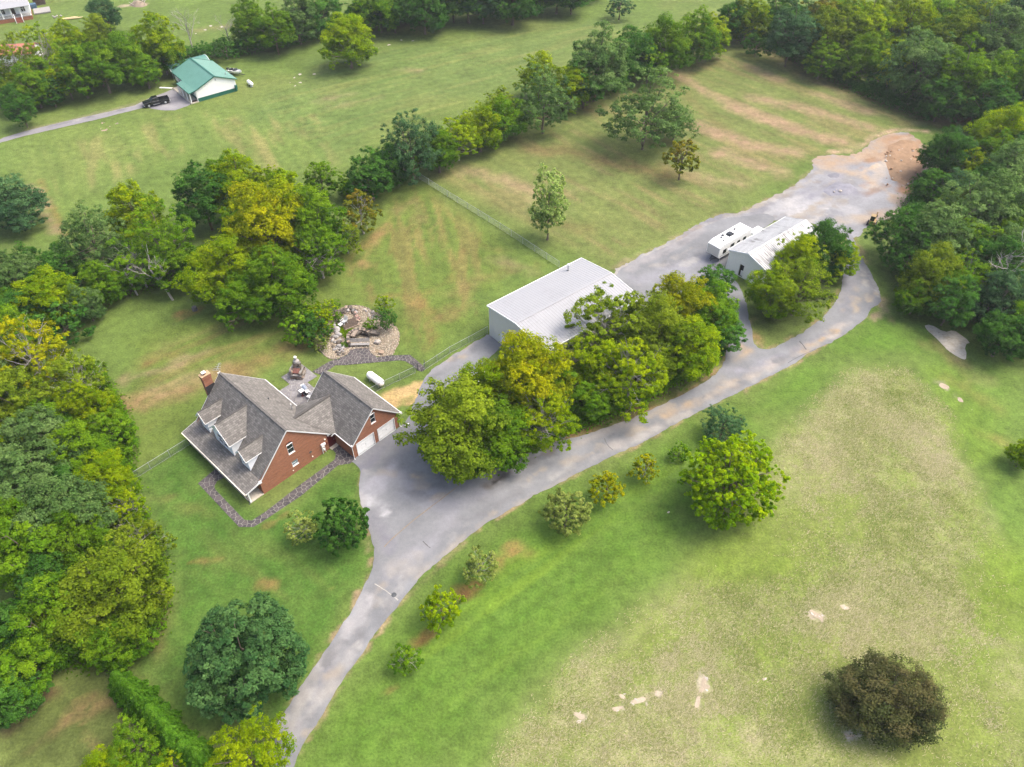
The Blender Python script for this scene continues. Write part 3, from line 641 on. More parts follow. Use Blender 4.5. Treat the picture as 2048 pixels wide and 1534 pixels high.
for i in range(150):
    k = _r.choice([((700,1330),(790,1180)), ((760,1180),(1000,1010)), ((1000,1010),(1330,840)), ((1330,840),(1640,690)), ((730,960),(900,980)), ((1690,620),(1740,540)), ((1250,560),(1500,450)), ((560,1500),(690,1300)), ((850,760),(960,690))])
    f = _r.random(); a, b = k; x = a[0] + (b[0] - a[0]) * f + _r.uniform(-28, 28); y = a[1] + (b[1] - a[1]) * f + _r.uniform(-22, 22); L = _r.uniform(.05, .22)
    dops.append(('line', [(x, y), (x + (b[0] - a[0]) * L + _r.uniform(-8, 8), y + (b[1] - a[1]) * L + _r.uniform(-8, 8))], _r.uniform(.08, .5), _r.uniform(.15, .7), _r.choice([A(196,194,190), A(186,182,176), A(138,138,140), A(146,146,148), A(190,178,160)]), _r.uniform(.3, .8), .8, i))
driveway = sheet('driveway', gpts(smooth_poly(drive_px, 2)), 0.03, MAT['asphalt'], asp, dops, 0.36, 0.13, var=.26)
# tar seams, cracks and the drain spot let into the drive
def ribbon(name, px, w, z, mat, parent, n=None, jit=0.05):
    P = smooth_poly(px, 2, False); P = gpts(P); m = MB(); L = []; R = []
    for i in range(len(P)):
        d = P[min(i + 1, len(P) - 1)] - P[max(i - 1, 0)]; d = d / max(np.hypot(*d), 1e-6); nn = np.array([-d[1], d[0]])
        o = (rng.random() - .5) * jit; ww = w * (.5 + .5 * rng.random())
        L.append((*(P[i] + nn * (ww / 2 + o)), z)); R.append((*(P[i] + nn * (-ww / 2 + o)), z))
    k = len(P); m.add(L + R, [(i, k + i, k + i + 1, i + 1) for i in range(k - 1)])
    return m.build(name, mat, parent)
seam = plain('sandy_seam', A(168, 152, 132), 0.95, .2, 6); seam2 = plain('pale_seam', A(206, 202, 194), 0.95, .15, 6); crackm = plain('dark_crack', A(120, 116, 116), 0.95, .2, 6)
ribbon('seam', [(755,1107),(790,1072),(840,1030),(905,982),(922,966),(924,955)], .16, .036, seam, driveway)
ribbon('seam', [(742,1163),(762,1175),(787,1192),(802,1206)], .17, .036, seam2, driveway)
ribbon('crack', [(842,1078),(852,1090),(866,1099)], .12, .036, crackm, driveway)
ribbon('crack', [(1205,868),(1215,892),(1232,905)], .12, .036, crackm, driveway)
ribbon('seam', [(1594,678),(1606,690),(1616,705)], .22, .036, crackm, driveway)
ribbon('crack', [(1560,735),(1600,712),(1650,690)], .10, .036, crackm, driveway)
MB().lathe([(0, .034), (.28, .034), (.3, .05), (.22, .075), (0, .08)], G(788, 1190), 10).build('drain_lid', MAT['dark_steel'], driveway)

yard_px = [(1218,545),(1268,521),(1282,509),(1344,482),(1391,450),(1444,428),(1479,427),(1517,406),(1553,391),(1607,359),(1626,340),(1623,316),(1650,311),(1709,310),(1730,295),(1754,276),(1794,263),(1824,268),(1860,300),(1880,360),(1850,420),(1780,440),(1735,450),(1712,480),(1690,470),(1600,440),(1520,440),(1450,445),(1400,470),(1345,500),(1290,525),(1235,560)]
gv = A(172, 173, 177); dirt = A(196, 172, 146); dirt2 = A(172, 134, 104)
yops = []
for px, w, s, col, a in [
  ([(1650,320),(1730,310),(1790,275),(1840,290)], 3.2, 2.0, dirt, .9), ([(1800,300),(1830,330),(1820,380)], 2.6, 1.6, dirt2, .9), ([(1640,335),(1720,350),(1800,400)], 1.4, 1.2, A(206,184,158), .7), ([(1800,400),(1840,420),(1740,440)], 2.0, 1.5, A(186,166,146), .85), ([(1770,280),(1800,275)], 1.5, 1.2, A(190,150,116), .7), ([(1740,380),(1770,330),(1800,315)], 1.2, 1.2, A(216,200,180), .6),
  ([(1620,390),(1680,370),(1710,385)], 2.0, 1.5, A(160,160,170), .8), ([(1660,350),(1720,365)], .9, .8, A(170,168,174), .7), ([(1580,420),(1640,400),(1700,420)], 1.6, 1.6, A(206,205,206), .6), ([(1540,425),(1600,395)], 1.4, 1.3, A(200,198,198), .5),
  ([(1225,548),(1290,515),(1345,488),(1395,455)], .8, .7, A(196,190,180), .7), ([(1260,535),(1330,498),(1400,452)], .4, .4, A(178,150,118), .55), ([(1444,430),(1520,408),(1600,368)], .8, .9, A(186,172,146), .6), ([(1440,440),(1480,440)], 1, .8, A(176,172,172), .6), ([(1640,430),(1680,425)], 1.2, 1.0, A(150,150,158), .5), ([(1690,440),(1740,440)], 1.2, 1.2, A(196,184,168), .7),
 ]: yops.append(('line', px, w, s, col, a, 1.2, int(px[0][0] + px[0][1]) % 83))
for i in range(130):
    x = _r.uniform(1260, 1850); y = 545 - (x - 1240) * .42 + _r.uniform(-40, 60); L = _r.uniform(15, 70); c = _r.choice([A(214,212,210), A(200,196,190), A(150,150,156), A(168,160,150), A(186,176,162), A(162,158,154)] if x < 1700 else [A(214,192,166), A(186,150,120), A(160,126,98), A(222,206,186), A(150,120,96)])
    yops.append(('line', [(x, y), (x + L, y - L * .42 + _r.uniform(-8, 8))], _r.uniform(.1, .6), _r.uniform(.2, .8), c, _r.uniform(.3, .8), 1.2, i))
sheet('gravel_yard', gpts(smooth_poly(yard_px, 1)), 0.02, MAT['gravel'], gv, yops, 0.40, 0.35, var=.26)

lane_px = [(0,279),(8,275),(60,260),(130,243),(210,225),(270,211),(300,196),(325,187),(347,178),(382,208),(376,212),(350,221),(325,221),(290,215),(250,225),(190,240),(120,256),(50,272),(0,286),(-60,300),(-60,292)]
sheet('lane', gpts(lane_px), 0.03, MAT['asphalt'], A(170,168,172), [('line', [(305,210),(360,198)], 2.4, 1.6, A(118,118,128), .85, 1.0, 2), ('line', [(330,212),(345,214)], 1, .8, A(190,188,188), .7, .8, 3), ('line', [(100,253),(250,218)], .5, .6, A(120,120,126), .5, 1, 4), ('line', [(150,242),(280,208)], .4, .4, A(196,192,186), .5, 1, 5)], 0.6, .08)
sheet('concrete_slab', gpts(smooth_poly([(1846,652),(1862,649),(1886,664),(1908,661),(1915,664),(1940,684),(1930,690),(1934,718),(1926,720),(1905,708),(1890,696),(1880,684)], 1)), 0.03, MAT['concrete'], A(196,190,182), (), 0.5, 0.10)

# standing dry blades of the uncut field, far too many to count
def dry_blades(n):
    r = np.random.default_rng(77); lo, hi = pts_f.min(0), pts_f.max(0); q = lo + r.random((n * 4, 2)) * (hi - lo); q = q[inside(q, pts_f)]
    dd = seg_dist(q, np.vstack([pts_f, pts_f[:1]])); den = np.clip((dd + 7 * (fbm(q[:, 0] * .12, q[:, 1] * .12, 91, 4) - .5)) / 7.0, .02, 1) * (.12 + .9 * sstep(.36, .62, fbm(q[:, 0] * .075, q[:, 1] * .075, 41, 4))) * (.3 + 1.2 * sstep(.35, .65, fbm(q[:, 0] * .7, q[:, 1] * .7, 43, 3)))
    bare = np.ones(len(q), bool)
    for b_ in BARE: bare &= np.hypot(q[:, 0] - b_[0], q[:, 1] - b_[1]) > b_[2]
    for gx0, gy0, gr in ((1930,1090,11.),(1960,880,9.),(1500,1090,6.),(1800,960,5.),(1450,1480,5.)):
        c_ = G(gx0, gy0); den = den * (1 - .8 * (1 - sstep(.2, 1.0, np.hypot(q[:, 0] - c_.x, q[:, 1] - c_.y) / gr)))
    q = q[(r.random(len(q)) < den) & bare][:n]; n = len(q); a = r.normal(.6, .8, n); L = .12 + .22 * r.random(n); h = .05 + .12 * r.random(n); w = .016 + .018 * r.random(n); ca, sa = np.cos(a), np.sin(a)
    b0 = np.column_stack([q[:, 0] - sa * w, q[:, 1] + ca * w, np.full(n, .02)]); b1 = np.column_stack([q[:, 0] + sa * w, q[:, 1] - ca * w, np.full(n, .02)]); t = np.column_stack([q[:, 0] + ca * L, q[:, 1] + sa * L, h])
    V_ = np.stack([b0, b1, t], 1).reshape(-1, 3); k = r.random(n) + 1.3 * (fbm(q[:, 0] * .11, q[:, 1] * .11, 5, 4) - .56)
    C_ = np.where((k > .54)[:, None], np.array([.33, .300, .175]), np.where((k > .16)[:, None], np.array([.20, .215, .070]), np.array([.120, .165, .036]))) * (.7 + .6 * r.random((n, 1)))
    m = bpy.data.materials.new('dry_grass_blades'); nt, out = nodes_of(m); at = nt.nodes.new('ShaderNodeAttribute'); at.attribute_name = 'Col'; d = nt.nodes.new('ShaderNodeBsdfDiffuse'); nt.links.new(at.outputs['Color'], d.inputs[0]); nt.links.new(d.outputs[0], out.inputs[0])
    tag(link('dry_grass', fast_mesh('dry_grass', V_, np.arange(n * 3).reshape(n, 3), {'Col': ('FLOAT_COLOR', np.column_stack([np.repeat(C_, 3, 0), np.ones(n * 3)]))}, [m])), 'dry straw coloured grass standing in the uncut field', 'grass', kind='stuff')
BARE = []
for px in [[(1614,1218),(1622,1220),(1632,1228),(1642,1231),(1646,1238),(1643,1248),(1638,1237),(1628,1236),(1620,1228)], [(1676,1208),(1684,1207),(1698,1215),(1701,1221),(1690,1219),(1680,1215)], [(1402,1356),(1411,1352),(1413,1362),(1408,1370),(1420,1372),(1414,1380),(1400,1390),(1396,1384),(1404,1374)], [(1394,1396),(1402,1392),(1400,1412),(1392,1420),(1390,1410)], [(1308,1380),(1320,1382),(1322,1390),(1314,1394)], [(1262,1402),(1274,1398),(1292,1394),(1288,1404),(1274,1409),(1264,1408)], [(1222,1414),(1234,1412),(1250,1412),(1244,1419),(1228,1422)], [(1236,1389),(1244,1388),(1252,1396),(1244,1399)], [(1144,1426),(1156,1423),(1168,1428),(1176,1436),(1166,1440),(1158,1432)], [(1684,1472),(1692,1468),(1698,1474),(1706,1464),(1710,1467),(1704,1475),(1692,1479)], [(1878,768),(1888,766),(1898,774),(1892,780),(1882,776)], [(1914,796),(1924,795),(1928,803),(1918,805)], [(1524,1358),(1532,1357),(1534,1363),(1526,1364)]]:
    pp = gpts(px); cc = pp.mean(0); BARE.append((cc[0], cc[1], .8 * np.hypot(*(pp - cc).T).max()))
    sheet('bare_soil', gpts(smooth_poly(px, 1)), .022, MAT['gravel'], A(208, 192, 168), (), .20, .16, var=.35)
pts_f = gpts([(1700,722),(1820,724),(1910,830),(1980,1000),(2060,1180),(2060,1560),(950,1560),(1000,1450),(1160,1290),(1310,1165),(1440,1060),(1540,880),(1615,798)])
dry_blades(230000)
# ------------------------------------------------------------------ flagstone paths and patio: every flag its own stone
def clip_convex(poly, a, n):
    """keep the side of a polygon where (p - a).n <= 0"""
    r = []; k = len(poly)
    for i in range(k):
        p, q = poly[i], poly[(i + 1) % k]; dp = (p - a) @ n; dq = (q - a) @ n
        if dp <= 0: r.append(p)
        if (dp < 0) != (dq < 0) and abs(dp - dq) > 1e-12: r.append(p + (q - p) * (dp / (dp - dq)))
    return r
def flagstones(root, poly, spacing, mat, z0, gap=0.035, name='stone', limit=300, seed=1, thick=0.03):
    r = np.random.default_rng(seed); poly = np.asarray(poly, float); lo, hi = poly.min(0), poly.max(0)
    S = []; tries = 0
    while tries < 9000:
        tries += 1; p = lo + r.random(2) * (hi - lo)
        if not inside(p[None], poly)[0]: continue
        if all(np.hypot(*(p - s)) > spacing * (0.72 + .5 * ((i * 37) % 10) / 10) for i, s in enumerate(S)): S.append(p)
    S = np.array(S); made = 0
    rest = MB()
    for i, s in enumerate(S):
        cell = list(poly)
        # big outline clipped by the bisectors with the neighbours
        near = np.argsort(np.hypot(*(S - s).T))[1:14]
        for j in near:
            mid = (s + S[j]) / 2; n = S[j] - s; n = n / np.hypot(*n)
            cell = clip_convex(cell, mid - n * gap * (.5 + r.random()), n)
            if len(cell) < 3: break
        if len(cell) < 3: continue
        cell = [p for p in cell if inside(np.array([s + (p - s) * t for t in (.25, .5, .75, .93)]), poly).all()]
        c = []
        for p in cell:
            if not c or np.hypot(*(p - c[-1])) > .03: c.append(p)
        if len(c) < 3: continue
        ctr = np.mean(c, 0)
        area = .5 * abs(sum(c[k][0] * c[(k + 1) % len(c)][1] - c[(k + 1) % len(c)][0] * c[k][1] for k in range(len(c))))
        if area < .02 or area > 6: continue
        c = [ctr + (p - ctr) * (1 - .02 / max(.1, np.hypot(*(p - ctr)))) + (r.random(2) - .5) * .03 for p in c]
        if sum(c[k][0] * c[(k + 1) % len(c)][1] - c[(k + 1) % len(c)][0] * c[k][1] for k in range(len(c))) < 0: c = c[::-1]
        h = thick * (.7 + .6 * r.random()); n = len(c)
        top = [(*(ctr + (p - ctr) * .95), z0 + h) for p in c]; bot = [(*p, z0 - .01) for p in c]
        m = MB() if made < limit else rest
        m.add(top + bot, [list(range(n))] + [[k, n + k, n + (k + 1) % n, (k + 1) % n] for k in range(n)])
        if made < limit: m.build(name, mat, root); made += 1
    if rest.v: tag(rest.build(name, mat, root), kind='stuff')
front_path = gpts(ZH([(215,1100),(350,990),(300,930),(395,860),(480,1005),(430,1045),(360,1085),(340,1125),(350,1150),(570,1380),(630,1385),(730,1320),(1000,1110),(1240,935),(1265,915),(1272,870),(1235,826),(1275,792),(1425,905),(1385,948),(1290,962),(1000,1200),(700,1400),(640,1435),(530,1435)]))
o = sheet('front_path', front_path, 0.035, MAT['mortar'], (1, 1, 1), (), .4, 0.0)
def plain_sheet(o, mat): o.data.materials[0] = mat
plain_sheet(o, MAT['mortar']); flagstones(o, front_path, 0.50, MAT['flag'], 0.035, .016, seed=3, limit=300)
pond_path = gpts(ZP([(480,1045),(690,920),(770,903),(880,850),(920,790),(1130,770),(1145,830),(1220,880),(1400,858),(1590,853),(1700,940),(1775,1005),(1730,1045),(1680,1030),(1640,985),(1540,925),(1480,915),(850,970),(745,972),(680,1018),(575,1080)]))
o = sheet('garden_path', pond_path, 0.035, MAT['mortar'], (1, 1, 1), (), .4, 0.0); plain_sheet(o, MAT['mortar'])
flagstones(o, pond_path, 0.46, MAT['flag'], 0.035, .018, seed=4, limit=300)

HO = G(*ZH([(722, 1183)])[0]); HA = math.radians(-42.92)
hA = np.array([math.cos(HA), math.sin(HA)]); hB = np.array([-math.sin(HA), math.cos(HA)])
def hloc(u, v): return np.array([HO.x, HO.y]) + hA * u + hB * v
patio = np.array([hloc(*p) for p in [(-15.7, 13.35), (-15.7, 16.95), (-12.1, 16.95), (-12.1, 15.25), (-6.1, 15.25), (-6.1, 11.2), (-6.6, 9.95), (-13.6, 9.95), (-13.6, 13.35)]])
o = sheet('patio', patio, 0.045, MAT['patio_mortar'], (1, 1, 1), (), .5, 0.0); plain_sheet(o, MAT['patio_mortar'])
flagstones(o, patio, 0.72, MAT['patio_flag'], 0.045, .018, seed=6)

# ------------------------------------------------------------------ brick house
house = empty('brick_house', HO, HA, 'red brick house with grey shingle roof, three dormers and an attached double garage', 'house')
MWALL, MROOF = MAT['brick'], MAT['shingle']

def holed_wall(m, profile, holes, origin, eu, ev, nrm, depth=0.16, mi=0):
    """flat wall in the plane (eu, ev) with openings cut through it and reveals going inwards"""
    loops = [profile] + holes; vs = []; fs = []
    for lp in loops:
        fs.append(list(range(len(vs), len(vs) + len(lp)))); vs += [Vector(p) for p in lp]
    eds = []
    for f in fs: eds += [(f[i], f[(i + 1) % len(f)]) for i in range(len(f))]
    r = delaunay_2d_cdt(vs, eds, [], 1, 1e-5) if False else delaunay_2d_cdt(vs, eds, [], 0, 1e-5)
    prof = np.array(profile); hs = [np.array(h) for h in holes]
    O = Vector(origin); eu = Vector(eu); ev = Vector(ev); nrm = Vector(nrm)
    P = [O + eu * p[0] + ev * p[1] for p in r[0]]
    flip = eu.cross(ev).dot(nrm) < 0
    F, U = [], []
    for f in r[2]:
        c = np.mean([[r[0][i][0], r[0][i][1]] for i in f], 0)[None]
        if not inside(c, prof)[0] or any(inside(c, h)[0] for h in hs): continue
        a2 = [r[0][i] for i in f]
        area = sum(a2[k][0] * a2[(k + 1) % len(a2)][1] - a2[(k + 1) % len(a2)][0] * a2[k][1] for k in range(len(a2)))
        g = list(f) if (area > 0) != flip else list(f)[::-1]
        F.append(g); U.append([(r[0][i][0], r[0][i][1]) for i in g])
    m.add(P, F, U, mi)
    for h in holes:
        n = len(h); A_ = [O + eu * p[0] + ev * p[1] for p in h]; B_ = [p - nrm * depth for p in A_]
        m.add(A_ + B_, [(i, (i + 1) % n, n + (i + 1) % n, n + i) for i in range(n)], [[(0, 0), (.2, 0), (.2, .16), (0, .16)]] * n, mi)
def arch(c, w, zb, zt, n=8):
    """window opening with a half-round head"""
    pts = [(c - w / 2, zb), (c + w / 2, zb)]; zs = zt - w / 2 * .55
    for k in range(n + 1):
        a = math.pi * k / n; pts.append((c + math.cos(a) * w / 2, zs + math.sin(a) * w / 2 * .55))
    return pts
def rect(a, b, c, d): return [(a, c), (b, c), (b, d), (a, d)]

# window seen in a wall of constant u (faces +u): frame, panes and muntins
def window_u(parent, u, v0, v1, z0, z1, head=0.0, glass='glass', depth=0.06):
    f = MB(); t = 0.035; x = u - depth
    for a, b in (((v0, z0 + t / 2), (v1, z0 + t / 2)), ((v0, z1 - t / 2), (v1, z1 - t / 2)), ((v0 + t / 2, z0), (v0 + t / 2, z1)), ((v1 - t / 2, z0), (v1 - t / 2, z1))):
        f.bar((x, *a), (x, *b), .045, t)
    zm = (z0 + z1) / 2; f.bar((x - .01, v0, zm), (x - .01, v1, zm), 0.03, .02)
    f.bar((u + .03, v0 - .03, z0 - .03), (u + .03, v1 + .03, z0 - .03), 0.10, .05)
    w = f.build('window', MAT['white'], parent)
    MB().add([(x - .03, v0, z0), (x - .03, v1, z0), (x - .03, v1, z1), (x - .03, v0, z1)], [(0, 1, 2, 3)]).build('pane', MAT[glass], w)
    if head:
        f2 = MB(); f2.bar((u + .01, v0 - .03, z1 + .04), (u + .01, v1 + .03, z1 + .04), .10, .07); f2.build('head_rail', MAT['white_bright'], w)
        c = (v0 + v1) / 2; hw = (v1 - v0) / 2; n = 8
        P = [(x - .03, c + math.cos(math.pi * k / n) * hw, z1 + .1 + math.sin(math.pi * k / n) * head) for k in range(n + 1)]
        MB().add(P, [list(range(n + 1))]).build('fanlight', MAT['glass'], w)
        r = MB()
        for k in range(n):
            a0, a1 = math.pi * k / n, math.pi * (k + 1) / n
            r.bar((u + .015, c + math.cos(a0) * (hw + .07), z1 + .08 + math.sin(a0) * (head + .07)), (u + .015, c + math.cos(a1) * (hw + .07), z1 + .08 + math.sin(a1) * (head + .07)), .06, .13)
        r.build('brick_arch', plain_brickarch, w)
    return w
plain_brickarch = plain('brick_arch_soldiers', (0.22, 0.075, 0.038, 1), .9, .25, 12)

# walls
wl = MB()
main_prof = [(0, -.1), (9.9, -.1), (9.9, 2.95), (5.0, 7.52), (0.0, 2.62)]
holed_wall(wl, main_prof, [[(4.5, 3.55), (5.35, 3.55), (5.35, 5.10)] + [(4.925 + math.cos(math.pi * k / 8) * .425, 5.10 + math.sin(math.pi * k / 8) * .36) for k in range(1, 8)] + [(4.5, 5.10)], rect(4.53, 5.36, 1.26, 2.08)], (0, 0, 0), (0, 1, 0), (0, 0, 1), (1, 0, 0))
holed_wall(wl, main_prof, [], (-14.0, 0, 0), (0, 1, 0), (0, 0, 1), (-1, 0, 0))
holed_wall(wl, rect(-14, 0, -.1, 2.6), [rect(-7.6, -6.6, .12, 2.15), rect(-11.6, -10.4, .7, 2.1), rect(-3.8, -2.6, .7, 2.1)], (0, 0, 0), (1, 0, 0), (0, 0, 1), (0, -1, 0))
holed_wall(wl, rect(-14, 0, -.1, 2.95), [rect(-11.5, -9.7, .1, 2.15)], (0, 9.9, 0), (1, 0, 0), (0, 0, 1), (0, 1, 0))
wall = wl.build('wall', MWALL, house)
wg = MB(); gu = 3.62
gprof = [(11.08, -.1), (18.55, -.1), (18.55, 2.45), (14.85, 6.28), (11.08, 2.40)]
holed_wall(wg, gprof, [rect(11.74, 14.47, .02, 2.16), rect(15.15, 17.86, .02, 2.16), [(14.42, 3.8), (15.16, 3.8), (15.16, 5.32)] + [(14.79 + math.cos(math.pi * k / 8) * .37, 5.32 + math.sin(math.pi * k / 8) * .33) for k in range(1, 8)] + [(14.42, 5.32)]], (gu, 0, 0), (0, 1, 0), (0, 0, 1), (1, 0, 0))
holed_wall(wg, gprof, [], (-5.8, 0, 0), (0, 1, 0), (0, 0, 1), (-1, 0, 0))
holed_wall(wg, rect(-5.8, gu, -.1, 2.4), [], (0, 11.08, 0), (1, 0, 0), (0, 0, 1), (0, -1, 0))
holed_wall(wg, rect(-5.8, gu, -.1, 2.4), [], (0, 18.55, 0), (1, 0, 0), (0, 0, 1), (0, 1, 0))
wg.build('garage_wall', MWALL, house)
# red breezeway end wall and its door, white raked trim above
rd = MB(); holed_wall(rd, [(9.92, 0), (11.06, 0), (11.06, 2.35), (10.55, 2.75), (9.92, 2.45)], [rect(10.08, 10.92, .14, 2.1)], (-.08, 0, 0), (0, 1, 0), (0, 0, 1), (1, 0, 0), .05)
rd.build('breezeway_wall', MAT['red_door'], house)
db = MB(); db.box((-.12, 10.5, 1.12), (.05, .84, 1.96))
for z in (.5, 1.5): db.box((-.09, 10.3, z), (.03, .28, .6)); db.box((-.09, 10.7, z), (.03, .28, .6))
dr = db.build('side_door', MAT['red_door'], house); MB().lathe([(.0, 0), (.04, .01), (.03, .06), (0, .07)], (-.05, 10.84, 1.05), 8).build('door_knob', MAT['steel'], dr)
MB().box((.15, 10.5, .06), (.5, 1.1, .12)).build('door_step', MAT['concrete'], house)

# roofs
def rk(P, Q, w=.10, h=.2): pass
zsl = lambda v: 7.66 - (v - 5.03) * .945            # back slope
zfr = lambda v: 7.66 - (5.03 - v) * 1.027           # front slope
rf = MB(); U0, U1 = -14.35, .16
jA = (-5.79, 10.42)                                   # where the back eave meets the breezeway roof
rf.slab([(U0, 5.03, 7.66), (U0, 10.42, zsl(10.42)), (U1, 10.42, zsl(10.42)), (U1, 5.03, 7.66)])
rf.slab([(U0, 5.03, 7.655), (U1, 5.03, 7.655), (U1, .10, zfr(.10)), (U0, .10, zfr(.10))])
rf.slab([(U0, .10, zfr(.10) + .0), (U1, .10, zfr(.10)), (U1, -2.12, 2.05), (U0, -2.12, 2.05)], .12)
roof = rf.build('roof', MROOF, house)
rc = MB()
def cap(m, a, b, w=.30, t=.05):
    a = Vector(a); b = Vector(b); n = int((b - a).length / .22)
    for k in range(n): m.bar(a.lerp(b, k / n), a.lerp(b, (k + 1) / n) + Vector((0, 0, .012 * (k % 2))), w * (.92 + .16 * random.random()), t)
cap(rc, (U0, 5.03, 7.665), (U1, 5.03, 7.665)); rc.build('ridge_cap', MAT['ridge_cap'], roof)
gr = MB(); zgr = lambda v: 6.42 - abs(v - 14.95) * 1.0
gr.slab([(-6.12, 14.95, 6.42), (gu + .2, 14.95, 6.42), (gu + .2, 10.98, zgr(10.98)), (-6.12, 10.98, zgr(10.98))])
gr.slab([(-6.12, 14.95, 6.415), (-6.12, 19.12, zgr(19.12)), (gu + .2, 19.12, zgr(19.12)), (gu + .2, 14.95, 6.415)])
groof = gr.build('garage_roof', MROOF, house)
rc = MB(); cap(rc, (-6.12, 14.95, 6.425), (gu + .2, 14.95, 6.425)); rc.build('ridge_cap', MAT['ridge_cap'], groof)
# breezeway roof between the two, its valleys on either slope
zr = 4.92; ur = -3.3; v1 = 5.03 + (7.66 - zr) / .945; v2 = 14.95 - (6.42 - zr)
uf = .42; zf = 2.52
cr = MB()
vb = 10.55
cr.slab([(ur, v1, zr + .02), (ur, v2, zr + .02), (uf, 11.0, zf + .02), (uf, vb, zf + .02), (uf - .4, 10.30, zf + .22)], .12)
cr.slab([(ur, v1, zr + .02), (-7.0, 10.42, 2.62), (-7.0, 11.0, 2.55), (ur, v2, zr + .02)], .12)
croof = cr.build('breezeway_roof', MROOF, house)
rc = MB(); cap(rc, (ur, v1 - .1, zr + .06), (ur, v2 + .1, zr + .06), .36, .07); rc.build('ridge_cap', MAT['shingle'], croof)

# white fascia, rakes, gutters and downpipes
tr = MB(); t = .14
def rake(u, va, za, vb_, zb): tr.bar((u + .012, va, za - .05), (u + .012, vb_, zb - .05), .035, .14)
for u in (U1, U0 - .03): rake(u, 5.03, 7.62, .10, zfr(.10)); rake(u, 5.03, 7.62, 10.42, zsl(10.42)); rake(u, .10, zfr(.10), -2.12, 2.05)
rake(gu + .2, 14.95, 6.38, 10.98, zgr(10.98)); rake(gu + .2, 14.95, 6.38, 19.12, zgr(19.12)); rake(-6.15, 14.95, 6.38, 19.12, zgr(19.12)); rake(-6.15, 14.95, 6.38, 10.98, zgr(10.98))
tr.box(((U0 - 7.0) / 2 - .0, 10.47, zsl(10.42) - .06), (-U0 - 7.0, .10, .10)); 
tr.box(((-6.12 + gu + .2) / 2, 19.17, zgr(19.12) - .06), (gu + 6.32, .10, .10)); tr.box(((.5 + gu + .2) / 2, 10.93, zgr(10.98) - .06), (gu - .3, .10, .10))
tr.box((gu + .10, 18.9, zgr(19.12) + .05), (.2, .5, .34)); tr.box((gu + .10, 11.02, zgr(10.98) + .0), (.18, .3, .24)); tr.box((.06, 10.2, zsl(10.42) - .04), (.14, .4, .2))
tr.bar((uf + .03, 10.34, zf - .10), (uf + .03, 10.62, zf - .02), .04, .12); tr.bar((uf + .03, 10.62, zf - .02), (uf + .03, 10.98, zf - .06), .04, .12)
tr.build('trim', MAT['white_trim'], house)
gt = MB(); gt.box(((U0 + U1) / 2, -2.18, 1.98), (U1 - U0, .12, .16)); gt.box(((U0 + U1) / 2, -2.06, 1.86), (U1 - U0 - .1, .10, .14)); gt.build('porch_gutter', MAT['cream'], house)
cheek = MB(); cheek.prism([(.10, .08, 2.62), (.10, -1.98, 1.98), (.10, -1.98, 1.86), (.10, .08, 2.30)], (.05, 0, 0)); cheek.box((.13, .02, 2.44), (.12, .34, .42)); cheek.build('porch_gable', MAT['siding'], house)
dp = MB(); dp.tube([(gu + .08, 11.0, 2.2), (gu + .08, 11.02, .2), (gu + .22, 10.98, .05)], .045, 6); dp.build('downpipe', MAT['white'], house)
dp = MB(); dp.tube([(gu + .08, 18.66, 2.2), (gu + .08, 18.62, .15), (gu + .3, 18.75, .05)], .045, 6)
dp.build('downpipe', MAT['white'], house)
dp = MB(); dp.tube([(.06, -2.12, 1.95), (.06, -1.95, .2), (.1, -2.15, .06)], .05, 6); dp.build('downpipe', MAT['dark_steel'], house)
dp = MB(); dp.tube([(-13.6, -2.12, 1.95), (-13.6, -2.0, .2)], .05, 6); dp.build('downpipe', MAT['dark_steel'], house)
MB().box((-7.0, -.95, .03), (14.0, 1.9, .22)).build('porch_floor', MAT['concrete'], house)
for u in (-.12, -3.6, -7.0, -10.4, -13.85):
    MB().box((u, -1.75, .16), (.24, .24, .06)).box((u, -1.75, .98), (.16, .16, 1.6)).box((u, -1.75, 1.76), (.22, .22, .08)).build('porch_post', MAT['white'], house)
fd = MB(); fd.box((-7.1, .06, 1.12), (1.0, .08, 2.02)).box((-7.1, .0, 1.6), (.6, .06, .6)); fd.build('front_door', MAT['red_door'], house)
for a, b in ((-11.6, -10.4), (-3.8, -2.6)):
    f = MB(); f.box(((a + b) / 2, .05, 1.4), (b - a, .06, .07)).box((a + .04, .05, 1.4), (.08, .07, 1.4)).box((b - .04, .05, 1.4), (.08, .07, 1.4)).box(((a + b) / 2, .05, .73), (b - a, .08, .07)).box(((a + b) / 2, .05, 2.07), (b - a, .08, .07))
    w = f.build('window', MAT['white'], house); MB().box(((a + b) / 2, .10, 1.4), (b - a, .02, 1.4)).build('pane', MAT['glass'], w)
pd = MB(); pd.box((-10.6, 9.82, 1.12), (1.8, .06, 2.06)); pd.build('patio_door', MAT['glass'], house)

